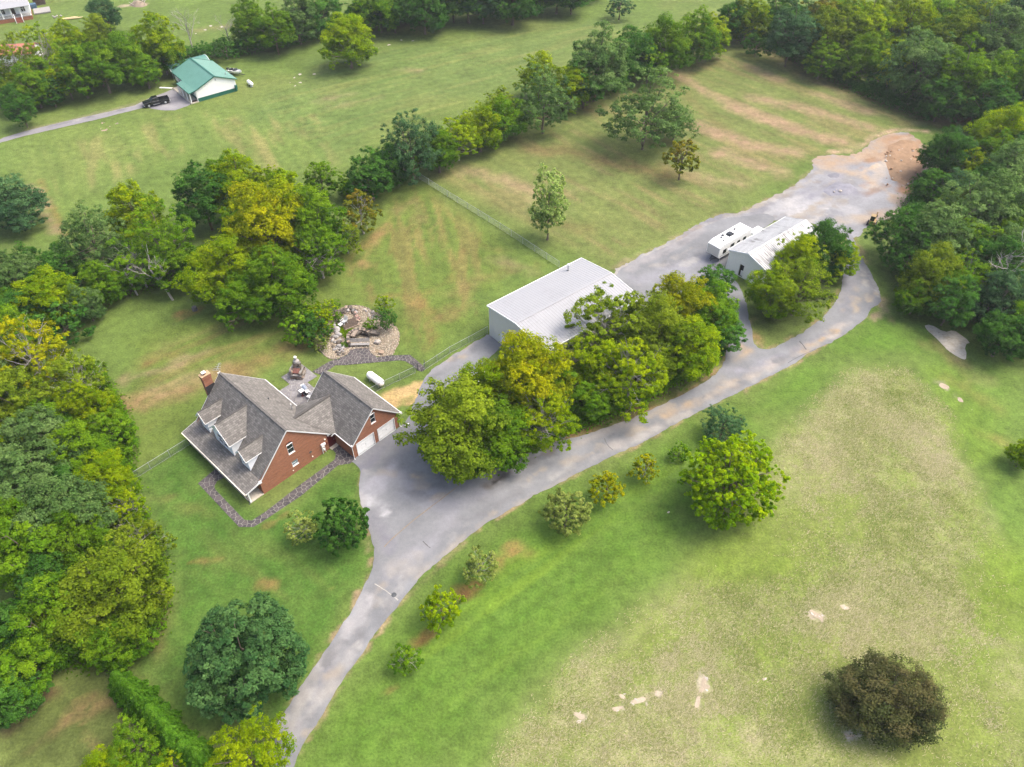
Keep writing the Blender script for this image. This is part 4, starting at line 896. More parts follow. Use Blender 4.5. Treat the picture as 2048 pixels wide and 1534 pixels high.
window_u(house, 0, 4.5, 5.35, 3.55, 5.10, .34); window_u(house, 0, 4.53, 5.36, 1.26, 2.08, 0, 'glass_pale'); window_u(house, gu, 14.42, 15.16, 3.8, 5.32, .30)
for v0, v1_ in ((11.74, 14.47), (15.15, 17.86)):
    d = MB()
    for k in range(4):
        z0 = .06 + k * .525
        d.box((gu - .12, (v0 + v1_) / 2, z0 + .255), (.05, v1_ - v0 - .02, .51))
        for j in range(4): d.box((gu - .09, v0 + (v1_ - v0) * (j + .5) / 4, z0 + .255), (.025, .52, .34))
    g_ = d.build('garage_door', MAT['white_bright'], house)
    hd = MB(); hd.box((gu - .06, (v0 + v1_) / 2, 1.06), (.05, .10, .10)); hd.build('handle', MAT['steel'], g_)
    fr = MB(); fr.box((gu + .01, v0 - .02, 1.08), (.06, .08, 2.16)).box((gu + .01, v1_ + .02, 1.08), (.06, .08, 2.16)).box((gu + .01, (v0 + v1_) / 2, 2.18), (.06, v1_ - v0 + .12, .08)); fr.build('door_frame', MAT['white'], g_)
    MB().box((gu + .02, (v0 + v1_) / 2, .03), (.2, v1_ - v0, .03)).build('threshold', MAT['steel'], g_)
# wall fittings
mt = MB(); mt.box((.14, 8.98, 1.55), (.22, .36, .5)); mt.box((.13, 9.32, 1.62), (.18, .22, .32)); mt.build('meter_box', MAT['white_bright'], house)
mt = MB(); mt.tube([(.10, 8.86, 1.3), (.10, 8.86, .05)], .04, 6).tube([(.10, 9.25, 1.46), (.10, 9.25, .05)], .04, 6); mt.box((.12, 9.06, .75), (.16, .2, .34)); mt.build('conduit', MAT['white_bright'], house)
MB().box((.06, 7.25, 1.7), (.12, .28, .2)).build('wall_vent', MAT['dark_steel'], house)
MB().box((.05, 7.35, .75), (.1, .16, .16)).build('wall_box', MAT['cream'], house)
MB().box((.05, 4.4, .62), (.1, .12, .1)).build('wall_tap', MAT['cream'], house)
MB().lathe([(.02, 0), (.1, .05), (.12, .16), (.03, .2)], (.12, 9.5, 2.15), 8).build('wall_lamp', MAT['cream'], house)
MB().tube([(.08, 9.66 + .13 * math.cos(a * math.pi / 6), 1.3 + .13 * math.sin(a * math.pi / 6)) for a in range(13)], .035, 5).build('hose_reel', plain('red_hose', (.14, .03, .02, 1)), house)
pv = MB(); pv.tube([(-5.9, 9.2, zsl(9.2) - .1), (-5.9, 9.2, zsl(9.2) + .85)], .045, 8); pv.build('vent_pipe', MAT['steel'], house)
pv = MB(); pv.lathe([(.07, 0), (.07, .1), (.055, .11), (.055, .17), (0, .18)], (-5.9, 9.2, zsl(9.2) + .8), 8); pv.build('pipe_cap', MAT['white'], house)
pv = MB(); pv.tube([(-8.05, 7.5, zsl(7.5) - .1), (-8.05, 7.5, zsl(7.5) + .25)], .08, 8); pv.build('vent_pipe', MAT['dark_steel'], house)

# dormers
def dormer(uc, hw, zridge, zeave, vf, ww):
    """white clad dormer standing on the front slope"""
    m = MB(); ov = .22
    vback = lambda z: 5.03 - (7.66 - z) / 1.027
    b = [(uc - hw, vf, zfr(vf) - .1), (uc + hw, vf, zfr(vf) - .1), (uc + hw, vf, zeave), (uc, vf, zridge - .12), (uc - hw, vf, zeave)]
    holed_wall(m, [(p[0], p[2]) for p in b], [rect(uc - ww / 2, uc + ww / 2, zfr(vf) + .35, zeave - .12)], (0, vf, 0), (1, 0, 0), (0, 0, 1), (0, -1, 0), .08)
    for s in (-1, 1):
        u = uc + s * hw
        m.add([(u, vf, zfr(vf) - .1), (u, vback(zeave) + .1, zeave), (u, vf, zeave)], [(0, 1, 2) if s > 0 else (2, 1, 0)])
    d = m.build('dormer', MAT['siding'], house)
    r = MB(); sl = (zridge - zeave) / hw
    for s in (-1, 1):
        ue = uc + s * (hw + ov); ze = zeave - ov * sl + .1
        r.slab([(uc, vf - .28, zridge + (.0 if s < 0 else -.004)), (uc, vback(zridge), zridge), (ue, vback(ze), ze), (ue, vf - .28, ze)], .11)
    r.build('dormer_roof', MROOF, d)
    c = MB(); cap(c, (uc, vf - .28, zridge + .02), (uc, vback(zridge) - .1, zridge + .02), .2, .04); c.build('ridge_cap', MAT['shingle'], d)
    t_ = MB()
    for s in (-1, 1):
        ue = uc + s * (hw + ov); ze = zeave - ov * sl + .02
        t_.bar((uc, vf - .30, zridge - .06), (ue, vf - .30, ze), .04, .16); t_.bar((ue, vf - .28, ze - .0), (ue, vback(ze + .1), ze - .0), .05, .13)
    t_.build('trim', MAT['white'], d)
    f = MB(); z0, z1 = zfr(vf) + .35, zeave - .12
    for u in (uc - ww / 2 + .03, uc, uc + ww / 2 - .03): f.bar((u, vf - .02, z0), (u, vf - .02, z1), .06, .06)
    for z in (z0 + .03, (z0 + z1) / 2, z1 - .03): f.bar((uc - ww / 2, vf - .02, z), (uc + ww / 2, vf - .02, z), .06, .06)
    f.build('window_frame', MAT['white_bright'], d)
    MB().add([(uc - ww / 2, vf + .05, z0), (uc + ww / 2, vf + .05, z0), (uc + ww / 2, vf + .05, z1), (uc - ww / 2, vf + .05, z1)], [(0, 1, 2, 3)]).build('pane', MAT['glass'], d)
dormer(-11.88, .88, 5.97, 4.86, .18, .85)
dormer(-7.50, 2.05, 7.05, 4.95, .16, 2.3)
dormer(-2.88, .88, 5.97, 4.86, .18, .85)

# chimney on the far gable
ch = MB(); cu0, cu1, cv0, cv1, ct = -14.98, -14.30, 2.72, 3.86, 8.35
def brickbox(m, x0, x1, y0, y1, z0, z1):
    for a, b in (((x0, y0), (x1, y0)), ((x1, y0), (x1, y1)), ((x1, y1), (x0, y1)), ((x0, y1), (x0, y0))):
        L = math.hypot(b[0] - a[0], b[1] - a[1])
        m.add([(*a, z0), (*b, z0), (*b, z1), (*a, z1)], [(0, 1, 2, 3)], [[(0, z0), (L, z0), (L, z1), (0, z1)]])
brickbox(ch, cu0, cu1, cv0, cv1, -.1, ct - .45); brickbox(ch, cu0 - .05, cu1 + .05, cv0 - .05, cv1 + .05, ct - .45, ct)
ch.add([(cu0 - .05, cv0 - .05, ct - .45), (cu1 + .05, cv0 - .05, ct - .45), (cu1 + .05, cv1 + .05, ct - .45), (cu0 - .05, cv1 + .05, ct - .45)], [(3, 2, 1, 0)])
cc = ch.build('chimney', MWALL, house)
c2 = MB(); c2.box(((cu0 + cu1) / 2, (cv0 + cv1) / 2, ct + .04), (cu1 - cu0 + .16, cv1 - cv0 + .16, .08)); c2.build('chimney_crown', plain('sandy_mortar_crown', (.36, .25, .15, 1), .9, .2), cc)
c2 = MB(); c2.box(((cu0 + cu1) / 2, (cv0 + cv1) / 2 - .05, ct + .17), (.34, .34, .2)); c2.build('flue', plain('clay_flue', (.12, .07, .05, 1)), cc)
c2 = MB(); c2.box(((cu0 + cu1) / 2, (cv0 + cv1) / 2 - .05, ct + .40), (.52, .52, .05)); 
for a, b in ((-1, -1), (1, -1), (1, 1), (-1, 1)): c2.box(((cu0 + cu1) / 2 + a * .15, (cv0 + cv1) / 2 - .05 + b * .15, ct + .32), (.03, .03, .14))
c2.build('chimney_cap', MAT['cream'], cc)
MB().box((cu1 + .03, (cv0 + cv1) / 2, zfr(3.3) + .1), (.05, cv1 - cv0 + .1, 1.5), tilt=Matrix.Rotation(0, 3, 'X')).build('flashing', MAT['flashing'], cc)
# aerial on the far gable end
an = MB(); ax, ay = -14.6, 5.15; ex = Vector((.73, .68, 0)); ey = Vector((-.68, .73, 0))
an.tube([(ax, ay, 6.6), (ax, ay, 8.5)], .03, 6); b0 = Vector((ax, ay, 8.35)) - ey * .55; b1 = Vector((ax, ay, 8.35)) + ey * .75; an.bar(b0, b1, .03)
for k in range(5):
    p = b0.lerp(b1, k / 4); L = .52 - .07 * k; an.bar(p - ex * L, p + ex * L, .026)
an.build('tv_aerial', MAT['steel'], house)
MB().box((-14.5, 5.05, 7.45), (.35, .4, .18)).build('louvre', MAT['cream'], house)

# ------------------------------------------------------------------ white metal workshop
MO = G(979, 669.5); MA_ = math.radians(39.31)
ms = empty('metal_workshop', MO, MA_, 'large white metal workshop with a low ribbed roof behind the drive trees', 'workshop')
LX, WY, ZE, ZR = 18.3, 12.6, 5.50, 6.35; YR = -WY / 2
def ribbed(m, o, eu, ev, nrm, L, hfun, pitch=.30, rib=.035, mi=0, uvscale=1):
    """profiled sheet: flat pans with upstanding ribs, length L along eu, top heights hfun(x) along ev"""
    o = Vector(o); eu = Vector(eu); ev = Vector(ev); nrm = Vector(nrm); xs = []
    n = int(L / pitch)
    for k in range(n):
        x = k * L / n; p = L / n
        xs += [(x, 0), (x + p * .62, 0), (x + p * .72, rib), (x + p * .9, rib)]
    xs.append((L, 0))
    P = []
    for x, r in xs:
        lo, hi = hfun(x); P += [o + eu * x + nrm * r + ev * lo, o + eu * x + nrm * r + ev * hi]
    k = len(xs); fl = eu.cross(ev).dot(nrm) < 0
    fs = [(2 * i, 2 * i + 2, 2 * i + 3, 2 * i + 1) for i in range(k - 1)]
    m.add(P, [f[::-1] if fl else f for f in fs], mi=mi)
w = MB()
gh = lambda x: (0, ZE + (ZR - ZE) * (1 - abs(x - WY / 2) / (WY / 2)))
ribbed(w, (0, 0, 0), (0, -1, 0), (0, 0, 1), (-1, 0, 0), WY, gh); ribbed(w, (LX, 0, 0), (0, -1, 0), (0, 0, 1), (1, 0, 0), WY, gh)
ribbed(w, (0, 0, 0), (1, 0, 0), (0, 0, 1), (0, 1, 0), LX, lambda x: (0, ZE)); ribbed(w, (0, -WY, 0), (1, 0, 0), (0, 0, 1), (0, -1, 0), LX, lambda x: (0, ZE))
w.build('wall', MAT['metal_wall'], ms)
r = MB(); sl = math.hypot(YR, ZR - ZE)
for s, y0 in ((1, .14), (-1, -WY - .14)):
    o = Vector((-.16, y0, ZE + .05)); e = (Vector((-.16, YR, ZR + .05)) - o); ln = e.length; e.normalize(); nrm = Vector((1, 0, 0)).cross(e); nrm = nrm if nrm.z > 0 else -nrm
    ribbed(r, o, (1, 0, 0), e, nrm, LX + .32, lambda x: (0, ln), .46, .022)
rr = r.build('roof', MAT['metal_roof'], ms)
tm = MB(); tm.bar((-.16, YR, ZR + .08), (LX + .16, YR, ZR + .08), .34, .05); tm.build('ridge_cap', MAT['metal_roof'], rr)
tm = MB()
for x in (-.19, LX + .19):
    tm.bar((x, .16, ZE), (x, YR, ZR), .06, .22); tm.bar((x, -WY - .16, ZE), (x, YR, ZR), .06, .22)
tm.bar((-.19, .19, ZE), (LX + .19, .19, ZE), .08, .18); tm.bar((-.19, -WY - .19, ZE), (LX + .19, -WY - .19, ZE), .08, .18)
tm.build('trim', MAT['white_bright'], ms)
p = MB(); p.tube([(14.5, -1.1, 5.5), (14.5, -1.1, 6.75)], .11, 10); p.build('stove_pipe', MAT['steel'], ms)
p = MB(); p.lathe([(.11, 0), (.2, .02), (.2, .14), (.06, .24), (0, .25)], (14.5, -1.1, 6.72), 10); p.build('pipe_cap', MAT['white_bright'], ms)
MB().lathe([(.26, 0), (.14, .12), (.11, .13)], (14.5, -1.1, 5.66), 10).build('pipe_boot', MAT['dark_steel'], ms)
MB().box((-.02, -3.2, 1.05), (.06, 1.0, 2.1)).build('side_door', MAT['white'], ms)
MB().box((6, -WY - .04, 1.9), (3.6, .08, 3.6)).build('roller_door', MAT['white'], ms)

# ------------------------------------------------------------------ white shed by the gravel yard
SO = G(*ZW([(925, 535)])[0])
sh = empty('storage_shed', SO, MA_, 'long white shed with a weathered ribbed roof and an open door beside the camper', 'shed')
SL, SW, SE, SR = 15.0, 7.2, 3.75, 4.9; SY = -SW / 2
w = MB(); prof = [(0, 0), (-SW, 0), (-SW, SE), (SY, SR), (0, SE)]
holed_wall(w, prof, [rect(-3.28, -2.5, .05, 2.3)], (0, 0, 0), (0, 1, 0), (0, 0, 1), (-1, 0, 0), .12)
holed_wall(w, prof, [], (SL, 0, 0), (0, 1, 0), (0, 0, 1), (1, 0, 0))
holed_wall(w, rect(0, SL, 0, SE), [], (0, 0, 0), (1, 0, 0), (0, 0, 1), (0, 1, 0)); holed_wall(w, rect(0, SL, 0, SE), [], (0, -SW, 0), (1, 0, 0), (0, 0, 1), (0, -1, 0))
sw_ = w.build('wall', MAT['lap'], sh)
lp = MB()
for k in range(22):
    z = .1 + k * .22; zt = min(z + .21, 5)
    if z < SE: a, b = 0, -SW
    else:
        f = (z - SE) / (SR - SE); a, b = SY * f - .05, -SW - SY * f + .05
    segs = [(a, b)] if z > 2.3 else [(a, -2.48), (-3.30, b)]
    for a_, b_ in segs:
        if a_ - b_ > .1: lp.add([(-.035, a_, z), (-.035, b_, z), (-.004, b_, zt), (-.004, a_, zt), (-.002, a_, z), (-.002, b_, z)], [(0, 3, 2, 1), (0, 1, 5, 4)])
lp.build('siding_boards', MAT['lap'], sw_)
MB().box((.5, -2.9, 1.2), (.03, .8, 2.3)).build('doorway_shade_panel', MAT['black'], sh)  # black panel stands in for the shade inside the open door
MB().box((.06, -2.46, 1.16), (.06, .06, 2.3)).box((.06, -3.32, 1.16), (.06, .06, 2.3)).build('door_frame', MAT['white'], sh)
r = MB()
for s, y0 in ((1, .25), (-1, -SW - .25)):
    o = Vector((-.25, y0, SE + .03 - .07)); e = (Vector((-.25, SY, SR + .06)) - o); ln = e.length; e.normalize(); nrm = Vector((1, 0, 0)).cross(e); nrm = nrm if nrm.z > 0 else -nrm
    ribbed(r, o, (1, 0, 0), e, nrm, SL + .4, lambda x: (0, ln), .40, .06)
rr = r.build('roof', MAT['shed_roof'], sh)
tm = MB(); tm.bar((-.25, SY, SR + .1), (SL + .15, SY, SR + .1), .4, .05); tm.build('ridge_cap', MAT['shed_roof'], rr)
tm = MB(); tm.bar((-.27, .27, SE - .08), (-.27, SY, SR), .05, .2); tm.bar((-.27, -SW - .27, SE - .08), (-.27, SY, SR), .05, .2); tm.bar((-.25, .27, SE - .07), (SL + .15, .27, SE - .07), .06, .16); tm.build('trim', MAT['white_bright'], sh)

# ------------------------------------------------------------------ white and green house at the far lawn
GO = G(398.4, 203.8); GA = math.radians(-50.7)
gh_ = empty('green_roofed_house', GO, GA, 'white house with green metal roof, green skirting and a columned porch', 'house')
GL, GW = 13.0, 9.25; gre = 2.72; grz = 4.63; gvr = 4.75
w = MB(); pr = [(0, .8), (GW, .8), (GW, gre), (gvr, grz - .08), (0, gre)]
holed_wall(w, pr, [], (0, 0, 0), (0, 1, 0), (0, 0, 1), (1, 0, 0)); holed_wall(w, pr, [], (-GL, 0, 0), (0, 1, 0), (0, 0, 1), (-1, 0, 0))
holed_wall(w, rect(-GL, 0, .8, gre), [rect(-10.8, -9.8, 1.0, 2.4), rect(-3.2, -2.2, .82, 2.5), rect(-5.6, -4.6, 1.1, 2.3)], (0, 0, 0), (1, 0, 0), (0, 0, 1), (0, -1, 0), .1)
holed_wall(w, rect(-GL, 0, .8, gre), [], (0, GW, 0), (1, 0, 0), (0, 0, 1), (0, 1, 0)); w.build('wall', MAT['white_bright'], gh_)
s_ = MB(); s_.box((-GL / 2, GW / 2, .4), (GL + .06, GW + .06, .82)); s_.build('skirting', MAT['green_trim'], gh_)
r = MB(); o1 = .45; zz_ = lambda v: grz - abs(v - gvr) * .385
for s, v0 in ((1, -.3), (-1, GW + .5)):
    o = Vector((-GL - .3, v0, zz_(v0))); e = Vector((-GL - .3, gvr, grz)) - o; ln = e.length; e.normalize(); nrm = Vector((1, 0, 0)).cross(e); nrm = nrm if nrm.z > 0 else -nrm
    ribbed(r, o, (1, 0, 0), e, nrm, GL + .6, lambda x: (0, ln), .40, .04)
o = Vector((-6.9, -1.75, 2.42)); e = Vector((-6.9, -.25, zz_(-.25) + .06)) - o; ln = e.length; e.normalize(); nrm = Vector((1, 0, 0)).cross(e)
ribbed(r, o, (1, 0, 0), e, nrm if nrm.z > 0 else -nrm, 7.2, lambda x: (0, ln), .40, .04)
rr = r.build('roof', MAT['green_roof'], gh_)
tm = MB(); tm.bar((-GL - .3, gvr, grz + .05), (.3, gvr, grz + .05), .36, .05); tm.build('ridge_cap', MAT['green_trim'], rr)
tm = MB()
for u in (.31, -GL - .31): tm.bar((u, -.3, zz_(-.3) - .04), (u, gvr, grz - .03), .06, .2); tm.bar((u, GW + .5, zz_(GW + .5) - .04), (u, gvr, grz - .03), .06, .2)
tm.bar((.31, -1.75, 2.38), (.31, -.28, zz_(-.28)), .06, .2); tm.bar((-GL, -.33, zz_(-.3) - .06), (-6.9, -.33, zz_(-.3) - .06), .08, .16); tm.bar((-6.9, -1.8, 2.36), (.3, -1.8, 2.36), .08, .18)
tm.build('trim', MAT['green_trim'], gh_)
sl_ = MB(); sl_.box((-5.3, -.95, .10), (10.8, 1.9, .22)); sl_.build('porch_slab', MAT['concrete'], gh_)
for u in (.0, -2.3, -4.6, -6.8): MB().box((u - .05, -1.62, 1.25), (.16, .16, 2.2)).box((u - .05, -1.62, 2.3), (.24, .24, .1)).build('porch_post', MAT['white_bright'], gh_)
MB().box((-.15, -.1, 1.4), (.2, .18, 2.4)).build('corner_board', MAT['white_bright'], gh_)
MB().box((-.5, -.9, .24), (.8, 1.2, .04)).build('door_mat', plain('brown_mat', (.06, .04, .035, 1)), gh_)
for a, b, c, d_ in ((-10.8, -9.8, 1.0, 2.4), (-5.6, -4.6, 1.1, 2.3)):
    f = MB(); f.box(((a + b) / 2, .0, c + .03), (b - a, .06, .06)).box(((a + b) / 2, .0, d_ - .03), (b - a, .06, .06)).box((a + .03, .0, (c + d_) / 2), (.06, .06, d_ - c)).box((b - .03, .0, (c + d_) / 2), (.06, .06, d_ - c)).box(((a + b) / 2, 0, (c + d_) / 2), (b - a, .05, .05))
    w = f.build('window', MAT['white'], gh_); MB().box(((a + b) / 2, .07, (c + d_) / 2), (b - a, .02, d_ - c)).build('pane', MAT['glass'], w)
MB().box((-2.7, .06, 1.66), (1.0, .05, 1.68)).build('front_door', MAT['green_trim'], gh_)
MB().lathe([(.0, 0), (.16, .0), (.16, .05), (0, .06)], (0, 0, 0), 8).build('gable_vent', MAT['steel'], gh_).matrix_local = Matrix.Translation((.02, 4.9, 3.75)) @ Matrix.Rotation(math.radians(90), 4, 'Y')
MB().tube([(-2.0, 8.2, 3.0), (-2.0, 8.2, 3.9)], .06, 6).lathe([(.0, 0), (.1, .0), (.1, .1), (0, .12)], (-2.0, 8.2, 3.85), 8).build('vent_pipe', MAT['steel'], gh_)
MB().box((.1, 9.05, 1.05), (.6, .5, .8)).build('heat_pump', MAT['green_trim'], gh_)
# open carport at its far end
cp = empty('metal_carport', GO, GA, 'open green metal carport standing beyond the green roofed house', 'carport')
r = MB(); cx0, cx1 = -19.1, -14.6; nseg = 9; P = []
for k in range(nseg + 1):
    f = k / nseg; x = cx0 + (cx1 - cx0) * f; z = 2.15 + .95 * (1 - abs(2 * f - 1) ** 2.0)
    P.append((x, z))
for k in range(nseg):
    (xa, za), (xb, zb) = P[k], P[k + 1]
    r.add([(xa, .0, za), (xb, .0, zb), (xb, 9.6, zb), (xa, 9.6, za), (xa, .0, za - .05), (xb, .0, zb - .05), (xb, 9.6, zb - .05), (xa, 9.6, za - .05)], [(0, 1, 2, 3), (7, 6, 5, 4), (0, 4, 5, 1), (3, 2, 6, 7)])
r.build('roof', MAT['green_roof'], cp)
for v in (.02, 9.58):
    fr = MB()
    for k in range(nseg): fr.bar((P[k][0], v, P[k][1] - .03), (P[k + 1][0], v, P[k + 1][1] - .03), .07, .12)
    fr.build('edge_trim', MAT['white'], cp)
for x in (cx0 + .05, cx1 - .05):
    for v in (.1, 3.2, 6.4, 9.5): MB().box((x, v, 1.08), (.06, .06, 2.16)).build('post', MAT['steel'], cp)

# ------------------------------------------------------------------ porch house in the corner
TB = G(67, 38.3); TL_ = G(0, 48.5); ta = math.atan2(TB.y - TL_.y, TB.x - TL_.x)
th = empty('porch_house', TB, ta, 'white porch house on a red brick base at the top left corner', 'house')
W_ = 16.0
b = MB(); 
for (x0, x1, y0, y1) in ((-W_, 0, 0, 9.5),): brickbox(b, x0, x1, y0, y1, 0, 1.0)
b.build('brick_base', MWALL, th)
MB().box((-W_ / 2, 1.25, 1.03), (W_, 2.6, .08)).build('porch_floor', MAT['wood'], th)
w = MB(); holed_wall(w, rect(-W_, 0, 1.0, 3.7), [rect(-4.6, -3.7, 1.1, 3.2)] + [rect(x, x + 1.1, 1.5, 3.2) for x in (-2.2, -7.2, -9.4, -12.5)], (0, 2.6, 0), (1, 0, 0), (0, 0, 1), (0, -1, 0), .1)
holed_wall(w, [(2.6, 1), (9.5, 1), (9.5, 3.7), (6, 6.0), (2.6, 3.7)], [], (0, 0, 0), (0, 1, 0), (0, 0, 1), (1, 0, 0)); holed_wall(w, [(2.6, 1), (9.5, 1), (9.5, 3.7), (6, 6.0), (2.6, 3.7)], [], (-W_, 0, 0), (0, 1, 0), (0, 0, 1), (-1, 0, 0))
holed_wall(w, rect(-W_, 0, 1, 3.7), [], (0, 9.5, 0), (1, 0, 0), (0, 0, 1), (0, 1, 0)); w.build('wall', MAT['siding'], th)
for x in (-2.2, -7.2, -9.4, -12.5):
    f = MB()
    for xx in (x + .04, x + .55, x + 1.06): f.box((xx, 2.58, 2.35), (.07, .08, 1.7))
    for z in (1.53, 2.35, 3.17): f.box((x + .55, 2.58, z), (1.1, .08, .07))
    f = f.build('window', MAT['white_bright'], th); MB().box((x + .55, 2.66, 2.35), (1.1, .02, 1.7)).build('pane', MAT['glass'], f)
MB().box((-4.15, 2.66, 2.15), (.9, .05, 2.1)).build('front_door', MAT['dark_wood'], th)
for k in range(8): MB().box((-.15 - k * 2.24, .16, 2.35), (.2, .2, 2.6)).box((-.15 - k * 2.24, .16, 3.6), (.3, .3, .12)).box((-.15 - k * 2.24, .16, 1.13), (.3, .3, .12)).build('porch_column', MAT['white_bright'], th)
rl = MB()
for k in range(7):
    if k == 1: continue
    xa, xb = -.25 - k * 2.24, -2.29 - k * 2.24
    rl.bar((xa, .16, 1.9), (xb, .16, 1.9), .06)
    for j in range(10): rl.box((xa + (xb - xa) * (j + .5) / 10, .16, 1.5), (.04, .04, .8))
rl.build('porch_rail', MAT['white_bright'], th)
r = MB(); r.slab([(-W_ - .3, -.35, 3.65), (.35, -.35, 3.65), (.35, 2.6, 4.35), (-W_ - .3, 2.6, 4.35)], .14); r.slab([(-W_ - .3, 2.6, 4.36), (.35, 2.6, 4.36), (.35, 6.0, 6.3), (-W_ - .3, 6.0, 6.3)], .14); r.slab([(-W_ - .3, 6.0, 6.29), (.35, 6.0, 6.29), (.35, 9.9, 3.9), (-W_ - .3, 9.9, 3.9)], .14)
r.build('roof', MAT['metal_roof'], th)
st = MB()
for k in range(5): st.box((-3.3, -.16 - k * .28, .95 - k * .2 - .1), (1.7, .30, .95 - k * .2 + .1 - .0 if False else .2))
st.box((-3.3, -.6, .25), (1.6, 1.0, .5)); st.build('porch_steps', plain('brick_steps', (.20, .07, .045, 1), .9, .3, 8), th)
hr = MB()
for x in (-4.2, -2.4): hr.bar((x, .05, 1.95), (x, -1.5, 1.0), .12, .1); hr.box((x, -1.5, .55), (.14, .14, 1.1))
hr.build('stair_rail', MAT['white_bright'], th)
dk = MB(); dk.box((2.6, 5.5, .25), (4.2, 4.5, .3)); dk.build('side_deck', MAT['wood'], th)
# ------------------------------------------------------------------ trees: crown meshes grown from limbs, sprays and leaves
def unit(v): return v / np.maximum(np.linalg.norm(v, axis=-1, keepdims=True), 1e-9)
def make_crown(seed, R, Hh, base, nclump, nleaf, leaf, spread=1.0, droop=0.0, hollow=0.55, crad=(0.17, 0.30), spike=0.0, top=0.62, uneven=0.28):
    """R crown radius, Hh tree height, base height where the crown starts; returns leaf quads and the spray centres"""
    r = np.random.default_rng(seed)
    zc = base + (Hh - base) * (1 - top); up_h = Hh - zc; dn_h = zc - base
    # limb ends: even directions over the dome, pushed in and out unevenly
    k = np.arange(nclump) + .5; ph = np.arccos(1 - 1.72 * k / nclump); th = math.pi * (1 + 5 ** .5) * k + r.random() * 6
    d = np.stack([np.cos(th) * np.sin(ph), np.sin(th) * np.sin(ph), np.cos(ph)], 1) + r.normal(0, .16, (nclump, 3)); d = unit(d)
    az = np.arctan2(d[:, 1], d[:, 0]); p1, p2, p3 = r.random(3) * 6.28
    lob = 1 + uneven * (.5 * np.sin(2 * az + p1) * np.abs(d[:, 0]) + .45 * np.sin(3 * az + p2) + .35 * np.sin(5 * az + p3 + 2 * d[:, 2])) * .75
    rad = np.where(r.random(nclump) < .72, .74 + .26 * r.random(nclump), .30 + .40 * r.random(nclump)) * lob
    ax = np.stack([np.full(nclump, R), np.full(nclump, R), np.where(d[:, 2] > 0, up_h, dn_h)], 1)
    cr = R * (crad[0] + (crad[1] - crad[0]) * r.random(nclump))
    c = d * ax * rad[:, None]; 
    lim = np.maximum(1 - cr / R * .75, .3)[:, None]; c = c * lim; c[:, 2] += zc
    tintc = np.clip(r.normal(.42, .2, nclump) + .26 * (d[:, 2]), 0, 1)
    wts = cr ** 2; cnt = np.maximum((wts / wts.sum() * nleaf).astype(int), 4)
    pos, nor, tint = [], [], []
    for i in range(nclump):
        n = cnt[i]; ns = max(5, n // 28)
        outd = unit(d[i] * np.array([1, 1, .6]) + np.array([0, 0, .55]))
        sd = unit(r.normal(size=(ns, 3)) + outd * .55)
        sc = c[i] + sd * cr[i] * (.62 + .45 * r.random((ns, 1))) * np.array([1, 1, .72])
        if spike: sc = sc + sd * cr[i] * spike * r.random((ns, 1)) ** 2
        sc[:, 2] -= droop * cr[i] * r.random(ns) * np.linalg.norm(sc[:, :2] - 0, axis=1) / R
        which = r.integers(0, ns, n)
        ld = unit(r.normal(size=(n, 3)))
        lr = cr[i] * (.30 + .1 * r.random(n)) * spread
        p = sc[which] + ld * (lr * r.random(n) ** .5)[:, None] * np.array([1, 1, .65])
        pos.append(p); nor.append(unit(ld * .4 + sd[which] * .5 + np.array([0, 0, .65]) + r.normal(0, .30, (n, 3))))
        tint.append(np.clip(tintc[i] + (r.random(ns) - .5)[which] * .34 + (r.random(n) - .5) * .12, 0, 1))
    pos = np.concatenate(pos); nor = np.concatenate(nor); tint = np.concatenate(tint); n = len(pos)
    a = unit(np.cross(nor, unit(r.normal(size=(n, 3))))); b = np.cross(nor, a)
    L = leaf * (.65 + .7 * r.random(n))[:, None]; Wd = L * (.5 + .25 * r.random(n))[:, None]
    fold = nor * L * .12
    V = np.stack([pos - a * L * .5, pos - b * Wd * .5 + fold, pos + a * L * .5, pos + b * Wd * .5 + fold], 1).reshape(-1, 3)
    Q = np.arange(n * 4).reshape(n, 4)
    return V, Q, np.repeat(tint, 4), c, cr, zc
def limb_mesh(seed, R, Hh, base, centres, cr, zc, tr, nl=16, twigs=0, lean=(0, 0)):
    r = random.Random(seed); m = MB()
    top = Vector((lean[0], lean[1], max(zc, base) + (Hh - zc) * .35))
    tp = [Vector((0, 0, -.15)), Vector((r.uniform(-.1, .1), r.uniform(-.1, .1), base * .6 + .3)), Vector((lean[0] * .5 + r.uniform(-.3, .3) * R * .1, lean[1] * .5, (base + zc) / 2 + .3)), top]
    m.tube(tp, [tr * 1.35, tr, tr * .75, tr * .28], 8)
    idx = sorted(range(len(centres)), key=lambda i: r.random())[:nl]
    for i in idx:
        e = Vector(centres[i]); f = r.uniform(.25, .8); s = tp[1].lerp(top, f)
        if e.z < s.z: s = tp[1].lerp(top, f * .4)
        mid = s.lerp(e, .5) + Vector((0, 0, -.06 * R)) + Vector((r.uniform(-1, 1), r.uniform(-1, 1), r.uniform(-.5, .5))) * R * .07
        w = tr * r.uniform(.28, .45)
        m.tube([s, mid, e], [w, w * .6, w * .25], 5, cap=False)
        for t in range(2 + twigs):
            e2 = e + Vector((r.uniform(-1, 1), r.uniform(-1, 1), r.uniform(-.3, 1))) * cr[i] * (1.0 + .25 * (twigs > 2))
            s2 = mid.lerp(e, r.uniform(.3, 1)); m.tube([s2, s2.lerp(e2, .5) + Vector((r.uniform(-1, 1), r.uniform(-1, 1), 0)) * .08 * cr[i], e2], [w * .34, w * .2, w * .08], 4, cap=False)
    return m
def raw_mesh(m, name, mats):
    o = m.build(name, mats); me = o.data; bpy.data.objects.remove(o); return me

